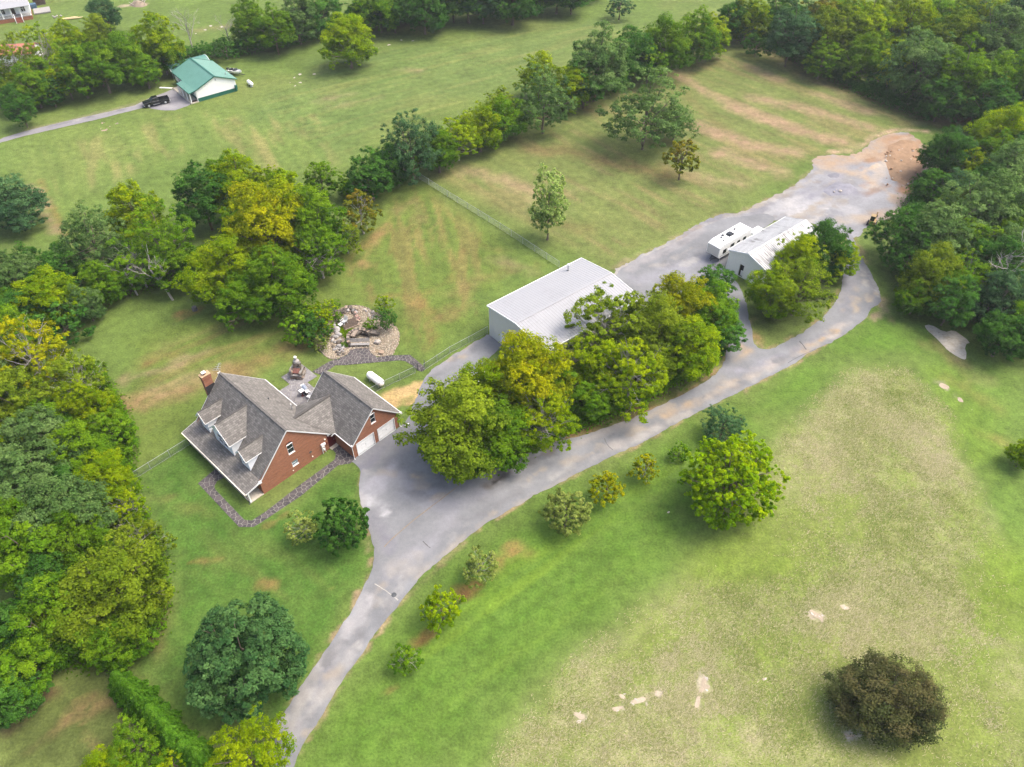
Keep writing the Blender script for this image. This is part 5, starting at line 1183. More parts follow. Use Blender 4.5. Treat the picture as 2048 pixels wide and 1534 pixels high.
SHAPES = {}
def shape(key, seed, D, Hh, base, nclump, nleaf, leaf, tr=.2, nl=14, twigs=0, lean=(0, 0), bark='bark', **kw):
    V, Q, T, c, cr, zc = make_crown(seed, D / 2, Hh, base, nclump, nleaf, leaf, **kw)
    cm = fast_mesh('crown', V, Q, {'tint': ('FLOAT', T)}, [LEAF['mid']])
    tm = raw_mesh(limb_mesh(seed, D / 2, Hh, base, c, cr, zc, tr, nl, twigs, lean), 'trunk', [MAT[bark]])
    SHAPES.setdefault(key, []).append((cm, tm, D, Hh))
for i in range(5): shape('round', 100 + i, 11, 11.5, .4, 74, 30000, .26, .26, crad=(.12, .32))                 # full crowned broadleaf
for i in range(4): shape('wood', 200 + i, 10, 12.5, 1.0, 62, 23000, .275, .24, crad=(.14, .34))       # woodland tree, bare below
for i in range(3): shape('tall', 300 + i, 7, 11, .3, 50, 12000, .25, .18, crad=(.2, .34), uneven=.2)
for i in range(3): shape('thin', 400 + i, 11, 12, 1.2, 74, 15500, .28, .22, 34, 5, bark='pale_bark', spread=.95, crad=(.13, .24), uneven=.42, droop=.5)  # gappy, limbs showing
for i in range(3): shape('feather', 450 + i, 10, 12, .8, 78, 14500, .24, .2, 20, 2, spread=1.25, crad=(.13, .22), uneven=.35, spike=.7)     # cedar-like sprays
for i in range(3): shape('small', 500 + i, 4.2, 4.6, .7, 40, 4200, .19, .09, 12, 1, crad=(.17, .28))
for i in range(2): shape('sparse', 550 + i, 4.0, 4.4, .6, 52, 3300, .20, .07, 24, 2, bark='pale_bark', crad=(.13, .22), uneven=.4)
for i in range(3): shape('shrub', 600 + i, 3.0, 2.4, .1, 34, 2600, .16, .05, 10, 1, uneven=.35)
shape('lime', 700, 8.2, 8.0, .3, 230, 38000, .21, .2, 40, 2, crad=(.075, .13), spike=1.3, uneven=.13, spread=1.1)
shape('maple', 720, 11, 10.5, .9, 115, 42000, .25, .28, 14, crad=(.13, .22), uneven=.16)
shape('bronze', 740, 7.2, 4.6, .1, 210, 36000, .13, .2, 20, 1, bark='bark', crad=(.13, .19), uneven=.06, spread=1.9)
shape('dogwood', 760, 4.0, 3.6, .3, 80, 8500, .18, .08, 12, 1, crad=(.13, .2), uneven=.16, spread=1.1)
# clipped evergreen column
def make_cone(seed, R, Hh, n, leaf):
    r = np.random.default_rng(seed); t = r.random(n) ** 1.5; z = .08 * Hh + t * Hh * .92; th = r.random(n) * 6.283
    rr = R * (1 - t ** 1.15) ** .80 * (.80 + .22 * r.random(n)) * (1 + .16 * np.sin(th * 5 + z * 2.1) + .12 * np.sin(th * 9 - z * 3))
    pos = np.stack([np.cos(th) * rr, np.sin(th) * rr, z], 1)
    nor = unit(np.stack([np.cos(th), np.sin(th), np.full(n, .55)], 1) + r.normal(0, .4, (n, 3)))
    a = unit(np.cross(nor, np.stack([np.sin(th), -np.cos(th), np.zeros(n)], 1) + r.normal(0, .3, (n, 3)))); b = np.cross(nor, a)
    L = leaf * (.7 + .6 * r.random(n))[:, None]
    V = np.stack([pos - a * L * .5, pos - b * L * .24, pos + a * L * .5, pos + b * L * .24], 1).reshape(-1, 3)
    T = np.clip(.30 + .45 * vnoise(th * 2.2, z * 1.6, seed) - .1 + .15 * (t > .8), 0, 1)
    return V, np.arange(n * 4).reshape(n, 4), np.repeat(T, 4)
for i in range(3):
    V, Q, T = make_cone(800 + i, 1.25, 5.0, 7500, .24)
    cm = fast_mesh('crown', V, Q, {'tint': ('FLOAT', T)}, [LEAF['hedge']]); m = MB(); m.tube([(0, 0, -.1), (0, 0, 2.2), (.05, 0, 4.4)], [.10, .07, .02], 6)
    SHAPES.setdefault('column', []).append((cm, raw_mesh(m, 'trunk', [MAT['bark']]), 2.5, 5.0))

USED = {}
NT = [0]
def plant(loc, D, Ht, key, col, label, group=None, cat='tree', name=None, rz=None, crown_off=False):
    L = SHAPES[key]; k = USED.get(key, 0); USED[key] = k + 1; cm, tm, D0, H0 = L[k % len(L)]
    nm = name or ('shrub' if cat == 'shrub' else 'tree')
    root = empty(nm, loc, rz if rz is not None else random.random() * 6.283, label, cat, group)
    s = D / D0; root.scale = (s, s, Ht / H0)
    t = link('trunk', tm, root); c = link('crown', cm, root)
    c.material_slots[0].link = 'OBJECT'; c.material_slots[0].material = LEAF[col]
    NT[0] += 1
    return root
def tree_at(px, py, w, col, key, label, hr=1.05, group=None, cat='tree', name=None, rz=None):
    """px, py: middle of the crown; w: crown width; hr: height over width"""
    D = 6.0; Ht = hr * D
    for _ in range(6):
        p = G(px, py, .56 * Ht); D = w * depth_of(p) / F; Ht = hr * D
    return plant((p.x, p.y, 0), D, Ht, key, col, label, group, cat, name, rz)

T = tree_at
# --- drive belt, from the garage to the shed
gB = 'trees in the belt between the drive and the workshop'
T(918, 838, 226, 'olive', 'round', 'broad olive green tree nearest the garage doors', 1.0, gB)
T(985, 862, 178, 'mid', 'round', 'dense mid green tree low beside the asphalt where the drive bends', .85, gB)
T(1058, 735, 200, 'gold', 'round', 'golden topped tree in front of the workshop end wall', 1.1, gB)
T(1085, 830, 150, 'yellow', 'thin', 'yellow green tree at the drive edge right of the golden one', 1.0, gB)
T(985, 770, 150, 'yellow', 'round', 'bright yellow green tree behind the broad olive tree by the garage', 1.05, gB)
T(1120, 760, 110, 'mid', 'tall', 'narrow mid green tree filling the gap below the workshop roof', 1.2, gB)
T(1215, 640, 175, 'olive', 'thin', 'thin olive tree with grey branches in front of the workshop roof', 1.1, gB)
T(1195, 730, 150, 'yellow', 'round', 'yellow green tree below the near eave of the workshop', 1.0, gB)
T(1265, 740, 165, 'yellow', 'thin', 'bright yellow tufted tree above the straw patch by the drive', 1.0, gB)
T(1305, 655, 185, 'olive', 'round', 'olive green tree at the right end of the workshop roof', 1.0, gB)
T(1360, 600, 140, 'gold', 'round', 'yellowest tree of the belt beside the gravel yard', 1.05, gB)
T(1385, 690, 150, 'yellow', 'round', 'broad yellow green tree at the belt end above the grass verge', .95, gB)
T(1425, 610, 120, 'mid', 'round', 'mid green tree left of the drive turning', 1.1, gB)
T(1455, 660, 85, 'dark', 'tall', 'small dark green tree leaning over the turning of the drive', 1.1, gB)
T(1430, 560, 85, 'dark', 'tall', 'dark green tree below the open shed door', 1.2, gB)
gS = 'trees on the grass island beside the storage shed'
T(1548, 574, 105, 'yellow', 'round', 'yellow green tree hiding the front corner of the shed', 1.15, gS)
T(1605, 565, 150, 'olive', 'feather', 'drab olive tree on the grass island, widest of its group', 1.0, gS)
T(1600, 510, 105, 'yellow', 'round', 'yellow tree against the shed roof', 1.1, gS)
T(1650, 485, 115, 'dark', 'round', 'dark green tree at the far corner of the shed', 1.1, gS)
T(1690, 515, 75, 'yellow', 'tall', 'yellow green tree overhanging the narrow drive behind the shed', 1.2, gS)
# --- lawn trees along the outside of the drive
gL = 'small trees along the outer lawn edge of the drive'
T(810, 1318, 76, 'mid', 'sparse', 'lowest small green tree beside the drive, thin star shaped crown', .95, gL)
T(882, 1212, 98, 'yellow', 'small', 'yellow green round tree second from the bottom along the drive', 1.05, gL)
T(958, 1130, 84, 'pale', 'sparse', 'pale thin tree beside the bare red soil along the drive', 1.15, gL)
T(1133, 1020, 106, 'pale', 'dogwood', 'pale olive rounded tree at the middle of the drive row', .9, gL)
T(1214, 972, 80, 'gold', 'small', 'golden green small tree right of the pale olive one', 1.0, gL)
T(1292, 934, 68, 'gold', 'sparse', 'golden airy tree with visible branches in the drive row', 1.0, gL)
T(1361, 902, 46, 'mid', 'shrub', 'smallest dark green tree of the drive row', .9, gL)
T(1448, 848, 100, 'blue', 'feather', 'blue green tree half hidden behind the bright lime tree', .8)
T(1468, 950, 205, 'lime', 'lime', 'large bright lime green tree alone on the lawn by the drive', .92)
bz = T(1782, 1392, 252, 'brown', 'bronze', 'wide dark bronze dome shaped tree alone in the dry field', .5, rz=0.0); bz.scale.y *= .78
T(2052, 905, 70, 'yellow', 'round', 'yellow green tree cut off by the right edge of the field', 1.1)
# --- front lawn
T(490, 1305, 252, 'maple', 'maple', 'very large dark green maple like tree on the front lawn', .92)
T(682, 1045, 122, 'dark', 'dogwood', 'dense dark green tree beside the asphalt apron', 1.0)
T(604, 1052, 80, 'pale', 'sparse', 'pale sparse tree left of the dense dark one by the apron', 1.0)
T(497, 1508, 175, 'yellow', 'feather', 'yellow green tree at the bottom edge overlapping the drive', 1.0)
T(272, 1490, 130, 'mid', 'feather', 'thin green tree at the bottom edge left of the hedge', 1.0)
T(205, 1540, 110, 'yellow', 'round', 'yellow green tree cut by the bottom edge', 1.0)
T(345, 1525, 80, 'yellow', 'small', 'small yellow green tree by the end of the evergreen hedge', 1.0)
# --- clipped evergreens
hp = Z(2.42, 0, 900)([(585,1085),(628,1130),(672,1168),(706,1205),(748,1245),(782,1290),(826,1332),(862,1378),(905,1420),(945,1455),(980,1470)])
for i, (a, b) in enumerate(hp):
    p = G(a + 3, b + 20, 1.0); plant((p.x, p.y, 0), 2.9 + .35 * ((i * 7) % 3 - 1), 4.6 + .6 * ((i * 5) % 4 - 1.5), 'column', 'hedge', ['first', 'second', 'third', 'fourth', 'fifth', 'sixth', 'seventh', 'eighth', 'ninth', 'tenth', 'lowest'][i] + ' column shaped evergreen from the upper end of the diagonal hedge row', 'evergreens of the diagonal hedge row', name='evergreen')
# --- west wood
gW = 'trees of the wood left of the brick house'
for a in [
 (55, 705, 170, 'gold', 'thin', 'golden olive tree topmost in the left wood', 1.15), (150, 755, 135, 'olive', 'thin', 'olive tree with pale yellow seed tufts in the left wood', 1.15), (30, 800, 150, 'olive', 'wood', 'olive tree at the left edge below the golden one', 1.2), (165, 815, 125, 'yellow', 'round', 'yellow green tree on the wood edge nearest the chimney side lawn', 1.1),
 (215, 855, 105, 'mid', 'tall', 'mid green tree at the lawn edge of the left wood', 1.2), (70, 880, 160, 'grey', 'wood', 'grey green tree in the left wood behind the yellow green edge', 1.2), (150, 900, 135, 'mid', 'round', 'bright mid green tree left of the wire fence end', 1.1), (35, 965, 180, 'grey', 'wood', 'pale grey green tree at the left edge of the picture', 1.15),
 (205, 955, 125, 'yellow', 'round', 'yellow tree of the left wood closest to the fence post', 1.1), (120, 1020, 190, 'grey', 'round', 'broad grey green tree in the middle of the left wood', 1.05), (40, 1095, 180, 'mid', 'wood', 'mid green tree under the left picture edge', 1.15), (215, 1175, 235, 'olive', 'round', 'huge olive green tree bulging from the left wood over the front lawn', .9),
 (105, 1230, 190, 'mid', 'round', 'mid green tree left of the huge olive one', 1.0), (20, 1250, 140, 'dark', 'wood', 'dark green tree at the left edge above the bare grass', 1.15), (45, 1325, 130, 'mid', 'wood', 'green tree at the left edge above the lowest dark tree', 1.1), (275, 1080, 110, 'olive', 'thin', 'thin olive tree at the front lawn edge of the wood', 1.1), (12, 1385, 125, 'dark', 'round', 'dark green tree lowest at the left picture edge', 1.0), (235, 1275, 130, 'mid', 'round', 'mid green tree above the top of the evergreen hedge', .95), (250, 1010, 80, 'yellow', 'thin', 'spiky yellow green tree jutting from the wood below the fence', 1.1),
]: T(*a, group=gW)
# --- middle clump behind the house lawn
gM = 'trees of the clump behind the house lawn'
for a in [
 (528, 436, 195, 'gold', 'round', 'brightest golden tree of the big clump behind the house', 1.15), (445, 530, 165, 'yellow', 'round', 'yellow green tree at the lower left of the golden one', 1.0), (545, 555, 170, 'mid', 'round', 'large mid green tree at the front foot of the clump', .95), (625, 440, 150, 'mid', 'round', 'bright green tree right of the golden one', 1.15), (635, 500, 112, 'mid', 'thin', 'mid green tree overhanging the garden path side of the clump', 1.1),
 (490, 590, 130, 'mid', 'round', 'mid green low tree at the left foot of the clump', .9), (720, 420, 105, 'rust', 'sparse', 'thin reddish olive tree right of the clump', .95), (400, 385, 130, 'dark', 'wood', 'dark green tree behind the golden tree on the left', 1.2), (470, 360, 130, 'yellow', 'wood', 'yellow topped tree behind the golden tree', 1.2), (265, 420, 130, 'yellow', 'wood', 'yellow green tree rising left of the leaning snag', 1.2), (180, 470, 150, 'grey', 'feather', 'grey green feathery tree in the left hedgerow', 1.2), (320, 470, 150, 'mid', 'feather', 'thin green tree beside the leaning snag', 1.2),
 (95, 585, 135, 'yellow', 'round', 'yellow green tree low in the left hedgerow', 1.0), (25, 545, 115, 'grey', 'wood', 'grey green tree at the left edge of the hedgerow', 1.2), (35, 620, 110, 'dark', 'round', 'dark green tree at the bottom of the left hedgerow', 1.0), (195, 560, 100, 'mid', 'round', 'mid green tree in the left hedgerow facing the lawn', 1.0), (640, 350, 72, 'mid', 'tall', 'slim green tree at the end of the middle hedgerow', 1.3), (15, 400, 140, 'blue', 'round', 'dark blue green round tree alone at the left edge of the lawn', .85), (120, 640, 110, 'dark', 'shrub', 'low dark green bushes under the left hedgerow', .8), (335, 525, 100, 'mid', 'tall', 'leafy mid green tree with a pale leaning trunk', 1.2), (690, 470, 70, 'olive', 'thin', 'olive tree at the right tip of the clump', 1.1),
 (560, 380, 110, 'yellow', 'wood', 'yellow green tree behind the top of the clump', 1.2), (270, 520, 110, 'mid', 'thin', 'green tree behind the leaning pale trunk', 1.1),
]: T(*a, group=gM)
# --- middle hedgerow
gH = 'trees of the hedgerow between the two lawns'
for a in [
 (738, 335, 85, 'dark', 'tall', 'dark tree at the near end of the middle hedgerow', 1.2), (705, 365, 60, 'mid', 'small', 'low green bush tree at the near end of the hedgerow', .9), (820, 275, 112, 'blue', 'feather', 'tall blue grey cedar like tree where the wire fence meets the hedgerow', 1.25), (780, 315, 75, 'dark', 'round', 'dark green tree left of the cedar like one', 1.0), (875, 290, 82, 'mid', 'round', 'mid green tree right of the cedar like one', 1.0), (915, 265, 82, 'yellow', 'thin', 'yellow tinged tree in the middle of the hedgerow', 1.0), (960, 245, 85, 'yellow', 'round', 'yellow green tree of the hedgerow above the fenced lawn', 1.0), (1010, 225, 80, 'mid', 'round', 'mid green tree between the yellow one and the grey one', 1.0), (1000, 200, 60, 'olive', 'tall', 'small olive tree at the back of the hedgerow', 1.2),
 (1088, 185, 105, 'grey', 'feather', 'grey green tree of the hedgerow with a yellow tree behind', 1.15), (1080, 140, 75, 'yellow', 'round', 'yellow tree top behind the grey green one', 1.1), (1145, 165, 72, 'yellow', 'round', 'yellow green tree right of the grey green one', 1.15), (1195, 110, 110, 'grey', 'wood', 'large grey green tree with dark stems showing', 1.2), (1170, 150, 80, 'dark', 'tall', 'dark green tree below the large grey green one', 1.2), (1265, 95, 90, 'dark', 'round', 'dark green tree near the far end of the hedgerow', 1.1), (1330, 75, 95, 'mid', 'round', 'mid green tree at the corner of the striped lawn', 1.15), (1390, 60, 85, 'mid', 'round', 'bushy green tree near the wood corner', 1.1), (1300, 115, 75, 'mid', 'small', 'low green tree at the far end of the hedgerow', 1.0), (1425, 55, 70, 'yellow', 'tall', 'yellow green tree where the hedgerow meets the wood', 1.2), (1230, 130, 70, 'dark', 'round', 'dark rounded tree under the large grey green one', 1.0),
]: T(a[0], a[1] + 4, a[2] * 1.22, *a[3:], group=gH)
T(1297, 205, 180, 'grey', 'feather', 'wide grey green tree alone on the striped lawn', 1.0)
T(1352, 238, 88, 'grey', 'feather', 'small grey green tree tucked behind the rusty one', .9)
T(1366, 312, 82, 'rust', 'small', 'rusty orange tree alone on the striped lawn', 1.15)
T(1098, 388, 84, 'airy', 'tall', 'slim pale green tree alone beside the wire fence', 2.3)
T(694, 72, 120, 'yellow', 'round', 'round yellow green tree alone on the far lawn', .95)
T(1240, 10, 62, 'blue', 'small', 'dark round bush tree at the top edge of the far lawn', .8)
T(207, 22, 76, 'blue', 'round', 'dark green tree in the yard of the porch house', 1.0)
# --- far belt behind the green roofed house
gN = 'trees of the belt behind the green roofed house'
for a in [
 (28, 120, 100, 'olive', 'thin', 'sparse olive tree at the left end of the far belt', 1.2), (85, 95, 95, 'yellow', 'thin', 'yellow green tree in front of the porch house steps', 1.2), (60, 165, 85, 'mid', 'round', 'mid green tree low at the left of the far belt', 1.1), (130, 75, 80, 'yellow', 'round', 'bright yellow green tree beside the brick base', 1.1), (150, 130, 100, 'mid', 'wood', 'mid green tree with bare stems in the far belt', 1.2), (125, 150, 70, 'yellow', 'tall', 'slim yellow green tree of the far belt above the lane', 1.3), (195, 120, 100, 'mid', 'wood', 'mid green tree in the middle of the far belt', 1.2), (195, 62, 80, 'olive', 'round', 'olive topped tree behind the far belt', 1.0), (245, 105, 95, 'mid', 'round', 'green tree left of the carport in the far belt', 1.2), (312, 75, 100, 'yellow', 'wood', 'tallest yellow green tree beside the carport', 1.3), (340, 110, 60, 'dark', 'tall', 'dark tree just behind the carport roof', 1.2), (285, 135, 75, 'mid', 'round', 'green low tree at the carport side lawn', 1.0), (30, 190, 70, 'dark', 'round', 'dark tree at the left edge above the lane', 1.0), (95, 175, 60, 'dark', 'tall', 'dark slim tree above the lane', 1.2),
 (410, 100, 56, 'dark', 'shrub', 'dark bush under the bare grey tree', .8), (450, 92, 60, 'dark', 'shrub', 'low dark bush between the two bare trees', .8), (378, 108, 44, 'dark', 'shrub', 'dark bush behind the green roof', .8),
 (500, 35, 95, 'mid', 'round', 'green tree right of the bare trees', 1.15), (545, 50, 90, 'mid', 'wood', 'green tree with visible stems above the far lawn', 1.15), (590, 25, 95, 'grey', 'wood', 'grey green tree behind the round lawn tree', 1.15), (640, 15, 90, 'dark', 'wood', 'dark tree behind the round lawn tree', 1.1), (490, 75, 60, 'dark', 'shrub', 'dark bush at the foot of the far belt', .9),
]: T(*a, group=gN)
gF = 'trees of the dark belt along the far lawn'
ORD = ['first', 'second', 'third', 'fourth', 'fifth', 'sixth', 'seventh', 'eighth', 'ninth', 'tenth', 'eleventh', 'twelfth', 'thirteenth', 'fourteenth', 'fifteenth', 'sixteenth']
for k in range(16):
    x = 725 + k * 30; y = 14 - k * 3.2 + (k % 2) * -14
    c = ['dark', 'mid', 'dark', 'blue', 'yellow' if k < 3 else 'dark'][k % 5]
    T(x, y, 84 + 16 * ((k * 5) % 3), c, ['wood', 'round', 'wood'][k % 3], {'dark': 'dark', 'mid': 'mid green', 'blue': 'blue green', 'yellow': 'yellow green'}[c] + ' tree, ' + ORD[k] + ' from the left in the belt topping the far lawn', 1.0, gF)
# --- north and east wood: named edge trees
gE = 'trees of the wood beyond the striped lawn'
for a in [
 (1470, 30, 80, 'dark', 'wood', 'dark tree in the far corner of the striped lawn', 1.2), (1500, 25, 85, 'yellow', 'wood', 'yellow green tree standing out at the wood corner', 1.3), (1515, 85, 64, 'dark', 'shrub', 'low dark bush at the wood edge corner', .8), (1590, 55, 115, 'blue', 'wood', 'dark blue green tree of the wood edge', 1.2), (1560, 20, 90, 'dark', 'wood', 'dark tree behind the blue green one', 1.2), (1668, 55, 110, 'olive', 'wood', 'olive tree with an orange top in the wood edge', 1.25), (1645, 20, 85, 'rust', 'wood', 'orange tinged tree top in the wood', 1.2), (1725, 110, 85, 'mid', 'round', 'bright green smaller tree at the front of the wood edge', 1.2), (1745, 50, 115, 'yellow', 'wood', 'yellow green tree top above the front trees', 1.2), (1790, 120, 80, 'yellow', 'tall', 'slim yellow green tree with a bare trunk at the wood edge', 1.4), (1820, 45, 120, 'yellow', 'wood', 'yellowest crown of the wood', 1.2), (1850, 120, 130, 'grey', 'wood', 'grey green broad tree of the wood edge', 1.25), (1910, 70, 120, 'olive', 'wood', 'olive crown right of the yellowest one', 1.2), (1930, 140, 130, 'mid', 'wood', 'mid green tree in the deep edge of the wood', 1.25), (1990, 70, 140, 'grey', 'wood', 'large grey green crown near the top right', 1.25), (2035, 150, 130, 'mid', 'wood', 'mid green tree at the right picture edge of the wood', 1.25), (1890, 190, 90, 'dark', 'round', 'dark bushy tree at the foot of the wood edge', 1.1), (1985, 200, 100, 'dark', 'wood', 'dark tree above the cleared dirt', 1.2), (1650, 105, 80, 'mid', 'tall', 'mid green tree at the foot of the wood edge', 1.2), (1960, 20, 110, 'yellow', 'wood', 'yellow green crown at the top of the wood', 1.2), (2040, 40, 130, 'blue', 'wood', 'blue green crown in the top right corner', 1.2),
 (1790, 20, 100, 'olive', 'wood', 'olive crown at the top edge behind the yellow ones', 1.2), (1700, 15, 90, 'mid', 'wood', 'mid green crown at the top edge', 1.2), (1875, 20, 100, 'mid', 'wood', 'mid green crown behind the yellowest one', 1.2), (1815, 175, 70, 'dark', 'shrub', 'dark bush at the wood edge beside the lawn end', .9), (1760, 155, 60, 'dark', 'shrub', 'dark bush under the slim trunk', .9),
]: T(*a, group=gE)
gR = 'trees of the wood right of the gravel yard'
for a in [
 (1880, 300, 112, 'dark', 'round', 'dark green tree beside the clay heap', 1.15), (1990, 255, 118, 'yellow', 'round', 'yellow green tree behind the clay heap', 1.15), (1855, 365, 85, 'dark', 'tall', 'dark tree below the clay heap', 1.1), (1930, 330, 85, 'yellow', 'tall', 'yellow green gap tree between the dark ones', 1.2), (1955, 410, 190, 'grey', 'round', 'huge grey green tree of the right wood', 1.0), (1875, 460, 160, 'grey', 'wood', 'grey green tree left of the huge one', 1.15), (2025, 330, 140, 'grey', 'wood', 'grey green tree at the right edge above the dead one', 1.15), (1782, 455, 118, 'dark', 'feather', 'dark juniper like tree at the end of the gravel', 1.15), (1810, 500, 110, 'dark', 'feather', 'dark green tree overhanging the narrow drive', 1.1), (1850, 545, 140, 'olive', 'round', 'olive yellow tree above the drive turn', 1.05), (1985, 520, 130, 'dark', 'wood', 'dark green tree behind the bleached dead one', 1.15), (2035, 470, 120, 'mid', 'wood', 'mid green tree right of the bleached dead one', 1.15), (1925, 545, 110, 'mid', 'thin', 'mid green tree in front of the bleached dead one', 1.1), (1990, 590, 135, 'blue', 'wood', 'blue green tree low in the right wood', 1.1), (1895, 572, 110, 'mid', 'round', 'mid green tree at the drive turn lawn', 1.0), (2035, 640, 115, 'mid', 'round', 'bright green tree at the right edge above the lawn', 1.0), (1968, 606, 90, 'dark', 'round', 'dark tree at the lawn foot of the right wood', 1.0), (1820, 590, 90, 'mid', 'round', 'green tree beside the sandy kerb of the drive turn', 1.0), (2048, 560, 90, 'yellow', 'wood', 'yellow green tree at the right picture edge', 1.1), (2050, 230, 90, 'mid', 'wood', 'mid green tree at the right edge behind the yellow green one', 1.2), (2045, 700, 60, 'dark', 'shrub', 'dark bush at the lawn corner of the right wood', .9),
]: T(a[0] + 16, a[1], a[2] * .95, *a[3:], group=gR)
# woods running on behind and beyond the frame
HUE = {'dark': 'dark green', 'mid': 'mid green', 'yellow': 'yellow green', 'grey': 'grey green', 'blue': 'blue green', 'olive': 'olive', 'gold': 'golden', 'rust': 'rusty'}
def pixel(p):
    d = np.array(p) - np.array([0, 0, H]); z = d @ FW; return PCX + F * d[0] / z, PCY - F * (d @ UP) / z
NAMED = [(o.location.copy(), o['label']) for o in CO if o.get('category') == 'tree']
TAKEN = {}
def fill(px, spacing, hmin, hmax, cols, keys, group, n=60, seed=1, z=7.0, avoid=4.0):
    r = random.Random(seed); poly = gpts(px, z); lo, hi = poly.min(0), poly.max(0); pts = []; t = 0
    ex = [o.location.to_2d() for o in CO if o.get('category') == 'tree']
    while len(pts) < n and t < 6000:
        t += 1; p = Vector((r.uniform(lo[0], hi[0]), r.uniform(lo[1], hi[1])))
        if not inside(np.array([p]), poly)[0]: continue
        if any((p - q).length < spacing for q in pts) or any((p - q).length < avoid for q in ex): continue
        Ht = r.uniform(hmin, hmax); q = pixel((p.x, p.y, Ht))
        if not (-40 < q[0] < 2090 and -10 < q[1] < 1560): continue
        pts.append(p); c = r.choice(cols)
        near = sorted(NAMED, key=lambda a: (a[0].to_2d() - p).length)
        for loc, lab in near:
            short = lab.split(' ')
            if len(short) > 9: continue
            a = pixel((loc.x, loc.y, 5)); b = pixel((p.x, p.y, 5)); dx, dy = b[0] - a[0], b[1] - a[1]
            rel = ('just left of' if dx < 0 else 'just right of') if abs(dx) > abs(dy) else ('just behind' if dy < 0 else 'just in front of')
            lab2 = HUE[c] + ' tree ' + rel + ' the ' + lab
            if lab2 not in TAKEN and len(lab2.split()) <= 16: break
        TAKEN[lab2] = 1
        plant((p.x, p.y, 0), Ht * r.uniform(.75, .95), Ht, r.choice(keys), c, lab2, group)
fill([(1500,0),(1620,40),(1800,110),(1960,170),(2060,210),(2300,200),(2300,-60),(1450,-60)], 5.5, 10, 13, ['grey','mid','dark','yellow','blue','olive','mid'], ['wood'], 'trees deep in the wood beyond the striped lawn', 40, 2)
fill([(1880,290),(2060,230),(2320,250),(2320,760),(2060,700),(1960,620),(1840,560),(1900,420)], 5.0, 8, 11, ['grey','mid','dark','blue','olive'], ['wood', 'round'], 'trees deep in the wood right of the gravel yard', 18, 3, 6)
fill([(-160,650),(60,720),(170,860),(150,1000),(180,1150),(140,1220),(40,1270),(-60,1270)], 5.0, 8, 11, ['grey','mid','dark','olive','yellow'], ['wood', 'round'], 'trees deep in the wood left of the brick house', 14, 4, 6)
fill([(-60,530),(80,500),(230,490),(220,560),(60,640),(-60,680)], 4.6, 6, 9, ['grey','mid','dark'], ['wood', 'round'], 'trees crowded into the left hedgerow', 9, 5, 5)
fill([(-60,100),(60,130),(330,60),(330,120),(200,150),(60,190),(-60,240)], 5.0, 7, 10, ['mid','dark','olive'], ['wood'], 'trees crowded into the far belt', 9, 6, 6)
fill([(420,330),(560,360),(640,420),(600,520),(460,500)], 4.5, 7, 9, ['mid','dark'], ['wood', 'round'], 'trees inside the clump behind the house', 6, 8, 5)
fill([(1060,800),(1200,700),(1320,640),(1400,620),(1300,740),(1150,810)], 4.0, 5, 7, ['mid','olive','yellow'], ['wood', 'thin'], 'trees inside the drive belt', 8, 9, 4, 3.0)
# undergrowth at the feet of the hedgerows and woods: one tangled mass nobody could count
def undergrowth(px, width, hgt, n, col, label, seed):
    P = gpts(px); r = np.random.default_rng(seed); seg = np.hypot(*np.diff(P, axis=0).T); cum = np.concatenate([[0], np.cumsum(seg)]); u = r.random(n) * cum[-1]; k = np.clip(np.searchsorted(cum, u) - 1, 0, len(seg) - 1); f = (u - cum[k]) / seg[k]
    c = P[k] + (P[k + 1] - P[k]) * f[:, None]; d = (P[k + 1] - P[k]) / seg[k][:, None]; off = r.normal(0, .5, n); q = c + np.stack([-d[:, 1], d[:, 0]], 1) * (off * width)[:, None]
    env = hgt * np.exp(-off ** 2 * 1.1) * (.25 + 1.2 * fbm(u * .22, off * .6, seed, 3)); z = env * (.35 + .65 * r.random(n))
    pos = np.column_stack([q, np.maximum(z, .08)]); nor = unit(r.normal(0, .6, (n, 3)) + np.column_stack([np.stack([-d[:, 1], d[:, 0]], 1) * off[:, None] * .9, np.full(n, .9)]))
    a = unit(np.cross(nor, unit(r.normal(size=(n, 3))))); b = np.cross(nor, a); L = (.26 + .22 * r.random(n))[:, None]
    V_ = np.stack([pos - a * L * .5, pos - b * L * .3, pos + a * L * .5, pos + b * L * .3], 1).reshape(-1, 3); T_ = np.repeat(np.clip(.15 + .6 * fbm(q[:, 0] * .4, q[:, 1] * .4, seed + 2, 3), 0, 1), 4)
    tag(link('undergrowth', fast_mesh('undergrowth', V_, np.arange(n * 4).reshape(n, 4), {'tint': ('FLOAT', T_)}, [LEAF[col]])), label, 'undergrowth', kind='stuff')
undergrowth([(690,392),(830,325),(960,268),(1080,220),(1200,178),(1300,125),(1400,88),(1480,72)], 2.3, 4.2, 42000, 'mid', 'tangled brush under the hedgerow between the two lawns', 1)
undergrowth([(0,640),(120,618),(240,580),(330,545),(420,505)], 2.0, 2.6, 16000, 'mid', 'tangled brush under the left hedgerow', 2)
undergrowth([(0,212),(100,188),(200,160),(330,128)], 2.2, 3.4, 16000, 'dark', 'tangled brush under the far belt left of the carport', 3)
undergrowth([(340,122),(420,110),(560,92),(640,70),(760,48),(880,28),(1000,8),(1150,-18)], 2.2, 3.6, 30000, 'dark', 'tangled dark brush along the top of the far lawn', 4)
undergrowth([(1470,70),(1540,92),(1640,140),(1740,188),(1800,215),(1880,232),(1960,225),(2060,225)], 2.4, 3.6, 34000, 'dark', 'tangled brush along the edge of the wood beyond the striped lawn', 5)
undergrowth([(1855,360),(1822,440),(1815,520),(1835,585),(1895,598),(1965,630),(2060,690)], 2.2, 2.6, 22000, 'dark', 'tangled brush along the edge of the wood right of the yard', 6)
